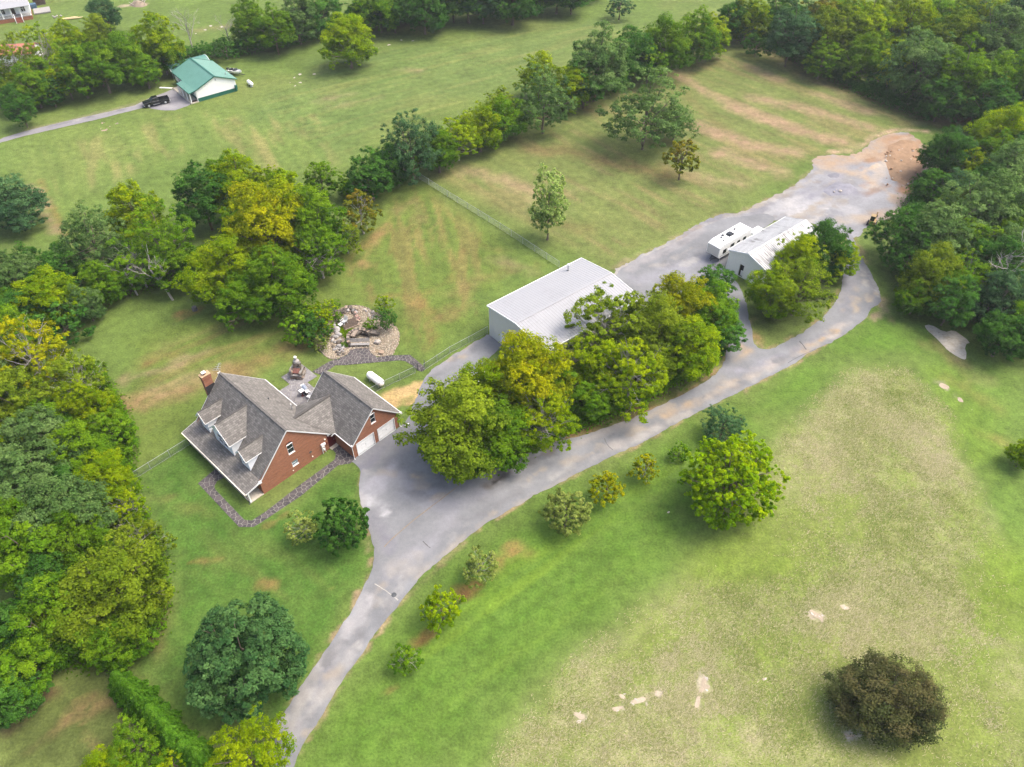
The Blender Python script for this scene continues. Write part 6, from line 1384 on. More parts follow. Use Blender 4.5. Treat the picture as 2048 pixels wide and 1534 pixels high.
undergrowth([(180,740),(225,820),(240,900),(245,1000),(290,1090),(310,1180),(290,1280),(200,1310),(60,1300)], 1.6, 2.4, 26000, 'mid', 'tangled brush along the edge of the wood left of the house', 7)
undergrowth([(890,925),(960,930),(1050,885),(1140,850),(1260,800),(1360,750),(1430,700)], 1.5, 1.6, 15000, 'mid', 'low brush under the drive belt trees', 8)
# --- dead and bare trees
def bare_tree(loc, Ht, seed, label, lean=(0, 0), mat='dead_wood', spread=.42, tr=.16, gens=4, name='dead_tree', group=None):
    r = random.Random(seed); root = empty(name, loc, 0, label, 'dead tree', group); m = MB()
    top = Vector((lean[0], lean[1], Ht * .62)); m.tube([(0, 0, -.2), (lean[0] * .3, lean[1] * .3, Ht * .25), top], [tr * 1.2, tr, tr * .6], 7); m.build('trunk', MAT[mat], root)
    b = MB()
    def grow(s, d, L, w, g):
        mid = s + d * L * .5 + Vector((r.uniform(-1, 1), r.uniform(-1, 1), r.uniform(-.5, .5))) * L * .08; e = s + d * L
        b.tube([s, mid, e], [w, w * .8, w * .55], 5 if g > 1 else 4, cap=False)
        if g:
            for _ in range(r.choice((2, 3, 3))):
                dd = (d + Vector((r.uniform(-1, 1), r.uniform(-1, 1), r.uniform(-.5, .8))) * .85).normalized()
                grow(s.lerp(e, r.uniform(.45, 1)), dd, L * r.uniform(.5, .75), w * .55, g - 1)
    for k in range(6):
        f = .45 + .55 * k / 5; s = Vector((0, 0, 0)).lerp(top, f); a = r.random() * 6.28
        grow(s, Vector((math.cos(a) * spread * 1.6, math.sin(a) * spread * 1.6, .8)).normalized(), Ht * r.uniform(.2, .34), tr * .5 * (1.2 - .5 * f), gens - 1)
    b.build('branches', MAT[mat], root); return root
p = G(388, 106); bare_tree(p, 11.5, 1, 'bare grey tree standing behind the green roof, left of two', spread=.3, tr=.17, mat='pale_bark')
p = G(462, 98); bare_tree(p, 8.5, 2, 'bare grey tree right of two behind the green roofed house', spread=.5, tr=.15, mat='pale_bark')
p = G(2000, 560, 3.0); bare_tree((p.x, p.y, 0), 12.5, 5, 'bleached dead tree sticking out of the right wood', (-.4, 0), spread=.55, tr=.24)
p = G(346, 600); bare_tree(p, 9.0, 7, 'grey snag with a leaning pale trunk at the lawn edge', (-2.2, .8), spread=.4, tr=.16, mat='pale_bark')
p = G(275, 590, 0); bare_tree(p, 7.5, 9, 'dead brushy tree left of the leaning snag', (-.6, .2), spread=.6, tr=.12)
def drip_limb(px0, px1, z0, z1, seed, label):
    root = empty('bare_limb', G(*px0, z0), 0, label, 'branch'); r = random.Random(seed); m = MB(); a = Vector((0, 0, 0)); e = G(*px1, z1) - G(*px0, z0)
    m.tube([a, a.lerp(e, .5) + Vector((.2, .1, .15)), e], [.07, .05, .02], 5)
    for k in range(7):
        s = a.lerp(e, r.uniform(.3, .95)); q = s + Vector((r.uniform(-1, 1), r.uniform(-1, 1), r.uniform(-.6, .3))) * e.length * .28; m.tube([s, s.lerp(q, .5) + Vector((0, 0, .08)), q], [.03, .022, .01], 4)
    o = m.build('limb', MAT['dead_wood'], root); return root
# ------------------------------------------------------------------ fences
def chainlink(pts, label, h=1.25, posts=3.0, mat='steel', name='chain_link_fence', tall=()):
    o0 = Vector((pts[0].x, pts[0].y, 0)); root = empty(name, o0, 0, label, 'fence')
    P = [Vector((p.x, p.y, 0)) - o0 for p in pts]
    pm = raw_mesh(MB().tube([(0, 0, -.1), (0, 0, h + .04)], .035, 6).lathe([(.045, 0), (.045, .03), (.0, .07)], (0, 0, h + .03), 6), 'post', [MAT[mat]])
    rail = MB(); mesh = MB()
    for a, b in zip(P[:-1], P[1:]):
        L = (b - a).length; n = max(1, round(L / posts)); d = (b - a) / L
        for k in range(n + (b == P[-1])): o = link('post', pm, root); o.location = a + d * (L * k / n)
        rail.tube([a + Vector((0, 0, h)), b + Vector((0, 0, h))], .020, 5); rail.tube([a + Vector((0, 0, .08)), b + Vector((0, 0, .08))], .008, 3)
        s = .085; k = 0; hh = h - .06; w = .0042
        nn = Vector((-d.y, d.x, 0)) * .004
        x = -hh
        while x < L:
            for sg in (1, -1):
                x0, x1 = (x, x + hh) if sg > 0 else (x + hh, x); z0, z1 = .05, .05 + hh
                # clip to the ends
                def cl(xa, za, xb, zb):
                    lo, hi = 0.0, L; t0, t1 = 0.0, 1.0; dx = xb - xa
                    if abs(dx) < 1e-9: return (t0, t1) if lo <= xa <= hi else None
                    ta, tb = (lo - xa) / dx, (hi - xa) / dx; t0 = max(t0, min(ta, tb)); t1 = min(t1, max(ta, tb)); return (t0, t1) if t1 > t0 else None
                c = cl(x0, z0, x1, z1)
                if c:
                    pa = a + d * (x0 + (x1 - x0) * c[0]) + Vector((0, 0, z0 + (z1 - z0) * c[0])) + nn * sg; pb = a + d * (x0 + (x1 - x0) * c[1]) + Vector((0, 0, z0 + (z1 - z0) * c[1])) + nn * sg
                    u = Vector((0, 0, w)); v = nn.normalized() * w
                    mesh.add([pa - u, pa + u * .5 + v, pa + u * .5 - v, pb - u, pb + u * .5 + v, pb + u * .5 - v], [(0, 1, 4, 3), (1, 2, 5, 4), (2, 0, 3, 5)])
            x += s
    rail.build('top_rail', MAT[mat], root); mesh.build('wire_mesh', MAT['fence_wire'], root); return root
MAT['fence_wire'] = plain('green_grey_wire', (.14, .18, .14, 1), .5, .1)
f1 = [G(822, 347), G(895, 393), G(1000, 458), G(1118, 535)]
chainlink(f1, 'long wire fence running from the hedgerow down to the workshop')
zt = 1.25
chainlink([G(975, 663, .3), G(899, 694, zt), G(847, 728, zt)], 'short wire fence from the workshop corner to the garden gate')
chainlink([G(829, 733, zt), G(767, 762, zt), G(735, 778, zt)], 'wire fence from the garden gate past the white gas tank to the garage')
chainlink([G(374, 877, zt), G(254, 951, zt)], 'wire fence on the left from the house front to the wood edge')
r_ = empty('fence_end', G(256, 966), 0, 'brown timber end rail at the left end of the wire fence', 'fence')
e = G(236, 930, zt) - G(256, 966); m = MB(); m.bar((0, 0, zt), e, .10, .12); m.build('rail', MAT['dark_wood'], r_); m = MB(); m.box((0, 0, .65), (.12, .12, 1.3)); m.build('post', MAT['dark_wood'], r_)
m = MB(); m.box((e.x, e.y, .65), (.12, .12, 1.3)); m.build('post', MAT['dark_wood'], r_)
# gate posts where the path passes the fence
ga, gb = G(*ZP([(1685, 1030)])[0]), G(*ZP([(1762, 995)])[0])
gt_ = empty('garden_gate', ga, math.atan2((gb - ga).y, (gb - ga).x), 'open wire garden gate between two dark posts on the flagstone path', 'gate'); gl = (gb - ga).length
for x in (0, gl): MB().tube([(x, 0, 0), (x, 0, 1.45)], .06, 8).build('post', MAT['dark_steel'], gt_)
m = MB(); 
for a, b in (((0, 0, .15), (-.2, 1.0, .15)), ((0, 0, 1.2), (-.2, 1.0, 1.2)), ((-.2, 1.0, .15), (-.2, 1.0, 1.2)), ((0, 0, .7), (-.2, 1.0, .7))): m.bar(a, b, .04)
for k in range(9): m.bar((-.02 * k, .1 * k + .05, .15), (-.02 * k, .1 * k + .05, 1.2), .012)
m.build('gate_leaf', MAT['dark_steel'], gt_)

# ------------------------------------------------------------------ gas tanks
def tank(a, b, r, label):
    mid = (a + b) / 2; d = b - a; L = d.length; root = empty('gas_tank', (mid.x, mid.y, 0), math.atan2(d.y, d.x), label, 'gas tank'); zc = r + .28; prof = []
    for k in range(7): t = k / 6 * math.pi / 2; prof.append((-L / 2 + r - r * math.cos(t), r * math.sin(t)))
    for k in range(7): t = math.pi / 2 - k / 6 * math.pi / 2; prof.append((L / 2 - r + r * math.cos(t), r * math.sin(t)))
    m = MB(); m.tube([(x, 0, zc) for x, _ in prof], [max(q, .005) for _, q in prof], 24); m.build('vessel', MAT['white_bright'], root, smooth=True)
    for x in (-L * .28, L * .28): MB().box((x, 0, .16), (.14, r * 1.3, .34)).build('foot', MAT['white'], root)
    MB().lathe([(.16 * r / .48 + .05, 0), (.2 * r / .48, .06), (.18 * r / .48, .16), (0, .2)], (0, 0, zc + r - .03), 12).build('valve_dome', MAT['white'], root)
    MB().tube([(L / 2 - r * .45, math.cos(t) * r * .92, zc + math.sin(t) * r * .92) for t in [k * math.pi / 8 for k in range(17)]], .015, 4).build('end_seam', MAT['steel'], root)
    return root
tank(G(*Z4H([(1408, 128)])[0], .8), G(*Z4H([(1638, 296)])[0], .8), .56, 'long white gas tank on the grass behind the garage')
tank(G(*ZG([(1610, 565)])[0], .6), G(*ZG([(1670, 615)])[0], .6), .42, 'short white gas tank beside the green roofed house')

# ------------------------------------------------------------------ rocks
def rock_mesh(seed, n=2):
    r = random.Random(seed); bm = bmesh.new(); bmesh.ops.create_icosphere(bm, subdivisions=n, radius=.5)
    ax = [Vector((r.uniform(-1, 1), r.uniform(-1, 1), r.uniform(-1, 1))).normalized() for _ in range(7)]; ln = [r.uniform(.3, .46) for _ in ax]
    for v in bm.verts:
        for a, l in zip(ax, ln):
            k = v.co.dot(a) - l
            if k > 0: v.co -= a * k * .9
        v.co *= 1 + r.uniform(-.04, .04)
    me = bpy.data.meshes.new('rock'); bm.to_mesh(me); bm.free(); return me
ROCKS = [rock_mesh(k, 1 if k % 2 else 2) for k in range(8)]
for me in ROCKS: me.materials.append(MAT['greyrock'])
def rock(p, s, mat, label, group=None, name='rock', flat=.7, cat='rock'):
    o = bpy.data.objects.new(name, random.choice(ROCKS)); CO.link(o); q = random.uniform(.7, 1.3)
    o.scale = (s * q, s / q, s * flat); o.location = (p.x, p.y, p.z + s * flat * .28); o.rotation_euler = (random.uniform(-.3, .3), random.uniform(-.3, .3), random.random() * 6.3)
    o.material_slots[0].link = 'OBJECT'; o.material_slots[0].material = MAT[mat]; return tag(o, label, cat, group)

# ------------------------------------------------------------------ rock garden behind the patio
bed_px = ZP([(480,705),(560,600),(640,480),(665,390),(830,312),(920,288),(1075,300),(1200,370),(1300,420),(1380,480),(1455,560),(1478,640),(1460,740),(1420,790),(1402,856),(1222,878),(1142,830),(1130,770),(922,788),(880,848),(740,908),(670,897),(580,820)])
gvl = A(168, 156, 134); bops = []
for px, w, s, col, a in [(ZP([(650,560),(720,700),(760,850)]), .5, .5, A(110, 100, 90), .7), (ZP([(560,640),(640,800)]), .5, .5, A(120, 128, 84), .5), (ZP([(700,430),(850,350),(960,360),(1000,480)]), .8, .6, A(104, 88, 74), .85), (ZP([(820,600),(790,760)]), .4, .4, A(96, 88, 74), .8), (ZP([(1080,640),(1200,600)]), .5, .5, A(110, 90, 74), .7), (ZP([(1320,500),(1200,560)]), .5, .6, A(140, 110, 90), .7), (ZP([(1220,820),(1300,830)]), .6, .5, A(168, 140, 100), .6), (ZP([(1060,500),(1150,540)]), .4, .5, A(110, 104, 60), .6)]:
    bops.append(('line', px, w, s, col, a, .5, 7))
sheet('gravel_bed', gpts(smooth_poly(bed_px, 1)), 0.03, MAT['bed'], gvl, bops, .3, .06, var=.25)
# edging of small set stones round the bed
eb = empty('bed_edging', (0, 0, 0), 0, 'low line of set stones edging the gravel bed', 'edging'); ep = gpts(smooth_poly(bed_px, 1)); acc = 0; cnt = 0
for i in range(len(ep)):
    a, b = ep[i], ep[(i + 1) % len(ep)]; L = np.hypot(*(b - a)); k = 0
    for k in range(max(1, int(L / .5))):
        q = a + (b - a) * (k + .5) / max(1, int(L / .5)); o = bpy.data.objects.new('stone', ROCKS[cnt % 8]); CO.link(o); o.parent = eb; o.location = (q[0], q[1], .06); o.scale = (.52, .2, .18); o.rotation_euler = (0, 0, math.atan2(b[1] - a[1], b[0] - a[0])); o.material_slots[0].link = 'OBJECT'; o.material_slots[0].material = MAT['fieldstone']; cnt += 1
eb.empty_display_size = .1
# loose pebbles, far too many to count
pb = MB(); pr_ = random.Random(5); bp = gpts(bed_px); lo, hi = bp.min(0), bp.max(0); k = 0
while k < 2600:
    q = (pr_.uniform(lo[0], hi[0]), pr_.uniform(lo[1], hi[1]))
    if not inside(np.array([q]), bp)[0]: continue
    s = pr_.uniform(.05, .13); a = pr_.random() * 6.28; c, sn = math.cos(a), math.sin(a)
    pb.add([(q[0] + s * c, q[1] + s * sn, .03), (q[0] - s * sn * .8, q[1] + s * c * .8, .03), (q[0] - s * c, q[1] - s * sn, .03), (q[0] + s * sn * .8, q[1] - s * c * .8, .03), (q[0], q[1], .03 + s * .9)], [(0, 1, 4), (1, 2, 4), (2, 3, 4), (3, 0, 4)], mi=k % 2); k += 1
tag(pb.build('pebbles', [plain('cream_pebble', (.46, .40, .32, 1), .9, .2), plain('tan_pebble', (.30, .235, .18, 1), .9, .2)]), 'loose cream and tan pebbles spread over the garden bed', 'pebbles', kind='stuff')
rr_ = random.Random(11)
def rocks_along(px, n, smin, smax, mats, label, group, w=.5, z=0.0):
    P = gpts(px); 
    for i in range(n):
        f = (i + rr_.random() * .6) / n * (len(P) - 1); k = min(int(f), len(P) - 2); q = P[k] + (P[k + 1] - P[k]) * (f - k) + np.array([rr_.uniform(-w, w), rr_.uniform(-w, w)])
        mt_ = rr_.choice(mats); sz = rr_.uniform(smin, smax)
        word = {'greyrock': 'grey', 'fieldstone': 'tan', 'darkstone': 'dark', 'whiterock': 'pale', 'rock_pink': 'rosy'}[mt_]
        rock(Vector((q[0], q[1], z)), sz, mt_, ('larger ' if sz > (smin + smax) / 2 else 'smaller ') + word + ' ' + label, group)
rocks_along(ZP([(720,510),(760,570),(790,640)]), 7, .7, 1.05, ['greyrock'], 'boulder in the line running down the rock garden', 'boulders in the line down the rock garden', .12)
rocks_along(ZP([(660,560),(700,660),(740,720)]), 12, .45, .85, ['greyrock', 'fieldstone'], 'rock left of the boulder line in the garden', 'rocks left of the boulder line', .3)
rocks_along(ZP([(720,640),(800,700),(830,800)]), 16, .4, .8, ['greyrock', 'greyrock', 'darkstone'], 'tumbled rock beside the curved wall of the garden', 'tumbled rocks beside the curved wall', .35)
rocks_along(ZP([(740,760),(790,800),(830,830),(750,840)]), 26, .32, .6, ['greyrock', 'darkstone', 'darkstone', 'greyrock'], 'rock heaped at the path end of the garden', 'small rocks heaped at the path end', .38)
rocks_along(ZP([(660,440),(760,390),(850,350),(930,330),(960,390)]), 42, .5, 1.0, ['greyrock', 'fieldstone', 'darkstone', 'darkstone'], 'stacked rock along the upper rim of the garden terrace', 'rocks along the upper rim of the terrace', .35)
rocks_along(ZP([(960,370),(1000,440),(1015,520)]), 10, .4, .75, ['rock_pink', 'fieldstone'], 'rock right of the wooden terrace', 'rosy rocks right of the terrace', .22)
rocks_along(ZP([(1060,330),(1150,400),(1210,430)]), 9, .35, .7, ['whiterock', 'greyrock'], 'rock on the upper right of the gravel bed', 'pale rocks on the upper right bed', .6)
rock(G(*ZP([(1222, 715)])[0], 0), 1.35, 'whiterock', 'large smooth white boulder on the gravel right of the bench', name='boulder', flat=.6, cat='boulder')
# dark brown terrace with chair
tc = [G(*q) for q in ZP([(800,500),(960,440),(1015,520),(860,580)])]
tr_ = empty('terrace', ((tc[0] + tc[2]) / 2), 0, 'small dark timber terrace inside the rock garden', 'terrace'); o = tr_.location
U_ = tc[1] - tc[0]; V_ = tc[3] - tc[0]
for k in range(9):
    a = tc[0] + V_ * (k + .04) / 9 - o; b = tc[0] + V_ * (k + .94) / 9 - o
    MB().prism([a + Vector((0, 0, .28)), a + U_ + Vector((0, 0, .28)), b + U_ + Vector((0, 0, .28)), b + Vector((0, 0, .28))], (0, 0, -.05)).build('board', MAT['dark_wood'], tr_)
MB().bar(tc[3] - o + Vector((0, 0, .2)), tc[2] - o + Vector((0, 0, .2)), .08, .2).build('edge_beam', MAT['fieldstone'], tr_)
cp_ = G(*ZP([(845, 490)])[0], .28); ca = empty('garden_chair', cp_, math.radians(-128), 'grey slatted lounge chair with a footrest on the timber terrace', 'chair')
cg = plain('grey_painted_wood', (.42, .44, .45, 1), .6, .08)
m = MB()
for k in range(5): m.box((.0, -.24 + k * .12, .36), (.62, .105, .03), tilt=Matrix.Rotation(math.radians(8), 3, 'Y'))
m.build('seat', cg, ca); m = MB()
for k in range(6): m.bar((-.28, -.30 + k * .12, .33), (-.62, -.36 + k * .144, 1.08 - .03 * abs(k - 2.5)), .025, .10)
m.build('backrest', cg, ca)
for s in (-1, 1):
    MB().box((.0, s * .38, .58), (.75, .12, .03)).build('armrest', cg, ca); MB().bar((.3, s * .36, 0), (.3, s * .36, .57), .05, .08).build('leg', cg, ca); MB().bar((-.35, s * .32, 0), (-.2, s * .32, .4), .05, .08).build('leg', cg, ca)
m = MB()
for k in range(5): m.box((.72, -.24 + k * .12, .27), (.6, .105, .03))
m.box((.95, 0, .13), (.05, .5, .26)); m.build('footrest', plain('white_painted_wood', (.66, .67, .67, 1), .6, .06), ca)
# curved ledge stone wall, stone steps and bench
cw = [G(*q) for q in ZP([(905,760),(895,700),(910,660),(945,628),(1000,612),(1060,615),(1120,635),(1150,665)])]
w = empty('curved_wall', cw[0], 0, 'dark dry stone wall curving behind the grey bench', 'wall'); o = cw[0]; P = []
for i in range(len(cw) - 1):
    n = 4
    for k in range(n): P.append(cw[i].lerp(cw[i + 1], k / n))
for c_ in range(5):
    for k in range(len(P) - 1):
        a, b = P[k], P[k + 1]; d = b - a; q = a.lerp(b, .5 + random.uniform(-.2, .2)) - o
        MB().box((q.x + random.uniform(-.05, .05), q.y + random.uniform(-.05, .05), .11 + c_ * .2), (d.length * random.uniform(.9, 1.25), random.uniform(.34, .5), random.uniform(.16, .21)), math.atan2(d.y, d.x) + random.uniform(-.1, .1)).build('stone', MAT['darkstone'] if (c_ < 4 or k % 3) else MAT['fieldstone'], w)
sp = [ZP([q])[0] for q in [(960,600),(1010,580),(1050,560),(1100,575),(1150,590),(1195,600)]]
stp = empty('stone_steps', G(*sp[2]), 0, 'fan of dark stone slab steps above the curved wall', 'steps'); o = stp.location
for k, q in enumerate(sp):
    p = G(*q, .95 - .08 * k) - o; MB().box((p.x, p.y, p.z - .1), (1.5, .62, .2), math.radians(72 - k * 16)).build('step', MAT['darkstone'] if k % 2 else MAT['fieldstone'], stp)
m = MB(); 
gp = [G(*q) for q in ZP([(830,600),(900,560),(965,560),(960,600),(905,640),(870,680),(845,660)])]
def ground_cover(name, poly, n, hgt, col, label, cat):
    pl = np.array([(p.x, p.y) for p in poly]); lo, hi = pl.min(0), pl.max(0); r = np.random.default_rng(len(name) + n); q = lo + r.random((n * 3, 2)) * (hi - lo); q = q[inside(q, pl)][:n]; n = len(q)
    a = r.random(n) * 6.28; h = hgt * (.5 + r.random(n)); w = .03 + .03 * r.random(n); t = r.normal(0, .5, (n, 2)) * h[:, None]
    b0 = np.column_stack([q[:, 0] + np.cos(a) * w, q[:, 1] + np.sin(a) * w, np.full(n, .03)]); b1 = np.column_stack([q[:, 0] - np.cos(a) * w, q[:, 1] - np.sin(a) * w, np.full(n, .03)]); tp = np.column_stack([q + t, h])
    V = np.stack([b0, b1, tp], 1).reshape(-1, 3); me = fast_mesh(name, V, np.arange(n * 3).reshape(n, 3), {'tint': ('FLOAT', np.repeat(r.random(n), 3))}, [LEAF[col]]); o = link(name, me); return tag(o, label, cat, kind='stuff')
ground_cover('creeping_plants', gp, 1800, .22, 'lime', 'bright green creeping plants beside the curved wall', 'ground cover')
ground_cover('creeping_plants', [G(*q) for q in ZP([(735,490),(790,510),(850,580),(835,640),(790,600),(750,540)])], 1400, .25, 'lime', 'bright green plants along the boulder line', 'ground cover')
bA, bB = G(*ZP([(912, 740)])[0]), G(*ZP([(1138, 735)])[0]); bd = bB - bA
bn = empty('garden_bench', (bA + bB) / 2, math.atan2(bd.y, bd.x), 'wide weathered grey timber bench in front of the curved wall', 'bench'); bl = bd.length
for k, (y, z) in enumerate([(-.45, .42), (-.28, .43), (-.11, .43)]): MB().box((0, y, z), (bl, .155, .045)).build('seat_board', MAT['wood'], bn)
for k, (y, z) in enumerate([(.10, .62), (.16, .80), (.22, .98)]): MB().box((0, y, z), (bl, .04, .15), tilt=Matrix.Rotation(math.radians(-16), 3, 'X')).build('back_board', MAT['wood'], bn)
for x in (-bl * .45, 0, bl * .45): MB().box((x, -.25, .2), (.08, .5, .4)).build('leg', MAT['wood'], bn)
m = MB().lathe([(.0, .02), (.2, .02), (.34, .3), (.38, .34), (.34, .36), (.28, .28), (0, .26)], G(*ZP([(1272, 835)])[0]), 14); tag(m.build('planter_bowl', MAT['fieldstone']), 'round tan planter bowl on the gravel bed by the path', 'planter')
# shrubs of the rock garden
gK = 'shrubs of the rock garden'
S = lambda x, y, w, col, key, lab, hr=.9: T(*ZP([(x, y)])[0], w, col, key, lab, hr, gK, 'shrub')
S(330, 520, 80, 'mid', 'shrub', 'feathery green shrub at the left end of the rock garden', .9); S(490, 520, 74, 'dark', 'shrub', 'dark dense shrub in the middle of the garden thicket', 1.0); S(560, 390, 62, 'yellow', 'shrub', 'shrub with yellow leaf tips above the thicket', 1.0); S(410, 390, 60, 'mid', 'shrub', 'green shrub at the top of the garden thicket', 1.0); S(660, 310, 44, 'yellow', 'sparse', 'small yellow green sapling behind the thicket', 1.0); S(560, 700, 42, 'pale', 'shrub', 'pale yellow shrub on the gravel edge', .9); S(610, 570, 36, 'olive', 'shrub', 'olive shrub beside the grey rocks', .9)
S(1320, 420, 46, 'dark', 'feather', 'dark pointed juniper at the right of the rock garden', 1.35); S(1300, 270, 46, 'yellow', 'sparse', 'thin yellow leaved sapling above the juniper', 1.0); S(1130, 500, 32, 'mid', 'shrub', 'small green shrub below the juniper', .9); S(770, 410, 26, 'mid', 'shrub', 'small green shrub by the terrace corner', 1.0); S(860, 720, 18, 'mid', 'shrub', 'low green plant left of the bench', .7); S(720, 270, 30, 'mid', 'shrub', 'green plant at the lawn side of the rock rim', .6)

# ------------------------------------------------------------------ patio things
fb = (G(*Z4H([(265, 190)])[0]) + G(*Z4H([(430, 205)])[0])) / 2; fv = G(*Z4H([(430, 205)])[0]) - G(*Z4H([(265, 190)])[0])
fp = empty('stone_fireplace', (fb.x, fb.y + .45, 0), math.atan2(fv.y, fv.x), 'stone outdoor fireplace with copper hood and a tapering chimney on the patio', 'fireplace')
def stack(x0, x1, y0, y1, z0, z1, root, mats, tap=0.0, row=.22):
    z = z0
    while z < z1 - .05:
        f = (z - z0) / (z1 - z0); h = row * random.uniform(.85, 1.15); cx_, cy_ = (x0 + x1) / 2, (y0 + y1) / 2; hx, hy = (x1 - x0) / 2 * (1 - tap * f), (y1 - y0) / 2 * (1 - tap * f)
        for side in range(4):
            L = (hx if side % 2 == 0 else hy) * 2; x = 0
            while x < L - .05:
                w_ = min(random.uniform(.26, .46), L - x); t = -L / 2 + x + w_ / 2; jut = random.uniform(-.02, .05)
                p = [(cx_ + t, cy_ - hy - jut + .06), (cx_ + hx + jut - .06, cy_ + t), (cx_ + t, cy_ + hy + jut - .06), (cx_ - hx - jut + .06, cy_ + t)][side]
                MB().box((p[0], p[1], z + h / 2), ((w_ - .02, .2, h - .015) if side % 2 == 0 else (.2, w_ - .02, h - .015))).build('stone', random.choice(mats), root); x += w_
        z += h
fs_ = [MAT['fieldstone'], MAT['fieldstone'], MAT['darkstone'], MAT['greyrock']]
stack(-.85, .85, -.75, .75, 0, .78, fp, fs_); MB().box((0, 0, .38), (1.5, 1.3, .74)).build('core', MAT['mortar'], fp)
stack(-.85, -.5, -.75, .75, .78, 1.25, fp, fs_); stack(.5, .85, -.75, .75, .78, 1.25, fp, fs_); MB().box((-.68, 0, 1.0), (.28, 1.3, .46)).box((.68, 0, 1.0), (.28, 1.3, .46)).build('core', MAT['mortar'], fp)
MB().box((0, -.72, .80), (1.75, .35, .09)).build('hearth_slab', MAT['greyrock'], fp)
MB().prism([(-.5, -.62, 1.05), (.5, -.62, 1.05), (.46, .1, 1.5), (-.46, .1, 1.5)], (0, 0, .05)).build('hood', MAT['copper'], fp)
stack(-.5, .5, .05, .8, 1.2, 2.35, fp, fs_, .25); MB().box((0, .42, 1.5), (.7, .5, 1.7)).build('core', MAT['mortar'], fp)
MB().lathe([(.42, 0), (.42, .25), (.2, .5), (.17, .8)], (0, .42, 2.3), 12).build('flue_cone', MAT['greyrock'], fp); MB().lathe([(.15, 0), (.15, .2), (.22, .22), (.18, .3), (0, .34)], (0, .42, 3.0), 10).build('flue_cap', MAT['white'], fp)
MB().box((-.95, .35, .95), (.5, .7, .12)).build('side_shelf', MAT['greyrock'], fp)
gq = G(*Z4H([(500, 400)])[0], .0); gr_ = empty('barbecue_grill', hloc(-10.55, 13.9).tolist() + [0.05], HA + math.radians(-10), 'silver lidded barbecue grill on the patio near the garage', 'grill')
m = MB(); m.box((0, 0, .42), (1.0, .56, .76)); m.build('cabinet', MAT['dark_steel'], gr_); m = MB(); m.prism([(-.5, -.3, .82), (-.5, -.3, 1.02), (-.5, -.1, 1.2), (-.5, .2, 1.2), (-.5, .3, 1.0), (-.5, .3, .82)], (1.0, 0, 0)); l_ = m.build('lid', plain('brushed_steel_lid', (.42, .44, .48, 1), .3, .05, 3, .5, .6), gr_)
MB().bar((-.4, -.36, .98), (.4, -.36, .98), .035).build('handle', MAT['steel'], l_)
for s in (-1, 1): MB().box((s * .74, 0, .84), (.46, .5, .05)).build('side_shelf', MAT['white_bright'], gr_)
for a in (-.42, .42): MB().lathe([(.07, -.03), (.09, 0), (.07, .03)], (a, .22, .03), 8).build('wheel', MAT['rubber'], gr_)
tb = G(*Z4H([(422, 470)])[0]); t_ = empty('small_table', (tb.x, tb.y, .05), HA, 'small table with a white square top and dark red leg on the patio', 'table')
MB().box((0, 0, 1.0), (.62, .62, .05)).build('table_top', MAT['white_bright'], t_); MB().lathe([(.22, 0), (.22, .03), (.09, .08), (.09, .9), (.16, .97)], (0, 0, 0), 12).build('leg', MAT['red_door'], t_)
pc = empty('patio_chair', hloc(-9.3, 13.6).tolist() + [.05], HA + .4, 'white patio chair beside the barbecue grill', 'chair')
MB().box((0, 0, .44), (.55, .52, .05)).build('seat', MAT['white_bright'], pc); MB().box((0, .27, .75), (.55, .05, .6)).build('backrest', MAT['white_bright'], pc)
for a, b in ((-1, -1), (1, -1), (1, 1), (-1, 1)): MB().box((a * .24, b * .22, .21), (.05, .05, .42)).build('leg', MAT['white_bright'], pc)
tag(MB().box((*hloc(-13.2, 11.2), .18), (.55, .45, .36), HA).build('step_block', MAT['greyrock']), 'pale stone block at the patio edge by the house', 'block')
tag(MB().box((*hloc(-8.4, 16.6), .55), (1.6, .08, .12), HA + .2).box((*hloc(-8.4, 16.6), .27), (.08, .08, .5), HA).build('low_rail', MAT['wood']), 'low timber rail where the path reaches the garage corner', 'rail')
tag(MB().box((*hloc(4.2, 19.4), .12), (.25, .6, .14), HA).build('splash_block', MAT['white_bright']), 'white splash block at the garage corner', 'block')
p = G(*ZW([(0, 0)])[0])
# stump with a soil ring on the lawn
p = G(390, 620); m = MB().lathe([(.42, 0), (.40, .45), (.36, .62), (.30, .60), (0, .58)], p, 14); tag(m.build('stump', plain('grey_stump', (.12, .11, .11, 1), .95, .3, 6)), 'dark grey stump with a bare soil ring on the back lawn', 'stump')

# ------------------------------------------------------------------ camper trailer
bl_, br_, tip = G(*ZW([(820, 350)])[0], 3.4), G(*ZW([(880, 385)])[0], 3.4), G(*ZW([(1020, 235)])[0], 3.4)
ax_ = Vector((tip.x - bl_.x, tip.y - bl_.y, 0)); ca_ = math.atan2(ax_.y, ax_.x)
cm_ = empty('camper_trailer', ((bl_.x + br_.x) / 2, (bl_.y + br_.y) / 2, 0), ca_, 'white camper trailer with a slanted nose parked beside the shed', 'camper'); CL, CW = 8.4, 2.45
MAT['camper'] = plain('white_camper_skin', (.70, .71, .70, 1), .4, .03)
m = MB(); m.prism([(.0, -CW / 2, 1.35), (.35, -CW / 2, .95), (CL, -CW / 2, .75), (CL, -CW / 2, 3.38), (.9, -CW / 2, 3.42), (.0, -CW / 2, 3.05)], (0, CW, 0)); b_ = m.build('body', MAT['camper'], cm_)
m = MB(); m.prism([(-.03, -CW / 2 + .1, 1.4), (-.03, CW / 2 - .1, 1.4), (-.03, CW / 2 - .1, 2.95), (-.03, -CW / 2 + .1, 2.95)], (.02, 0, 0)); m.build('nose_panel', plain('beige_nose', (.52, .49, .45, 1), .4, .04), cm_)
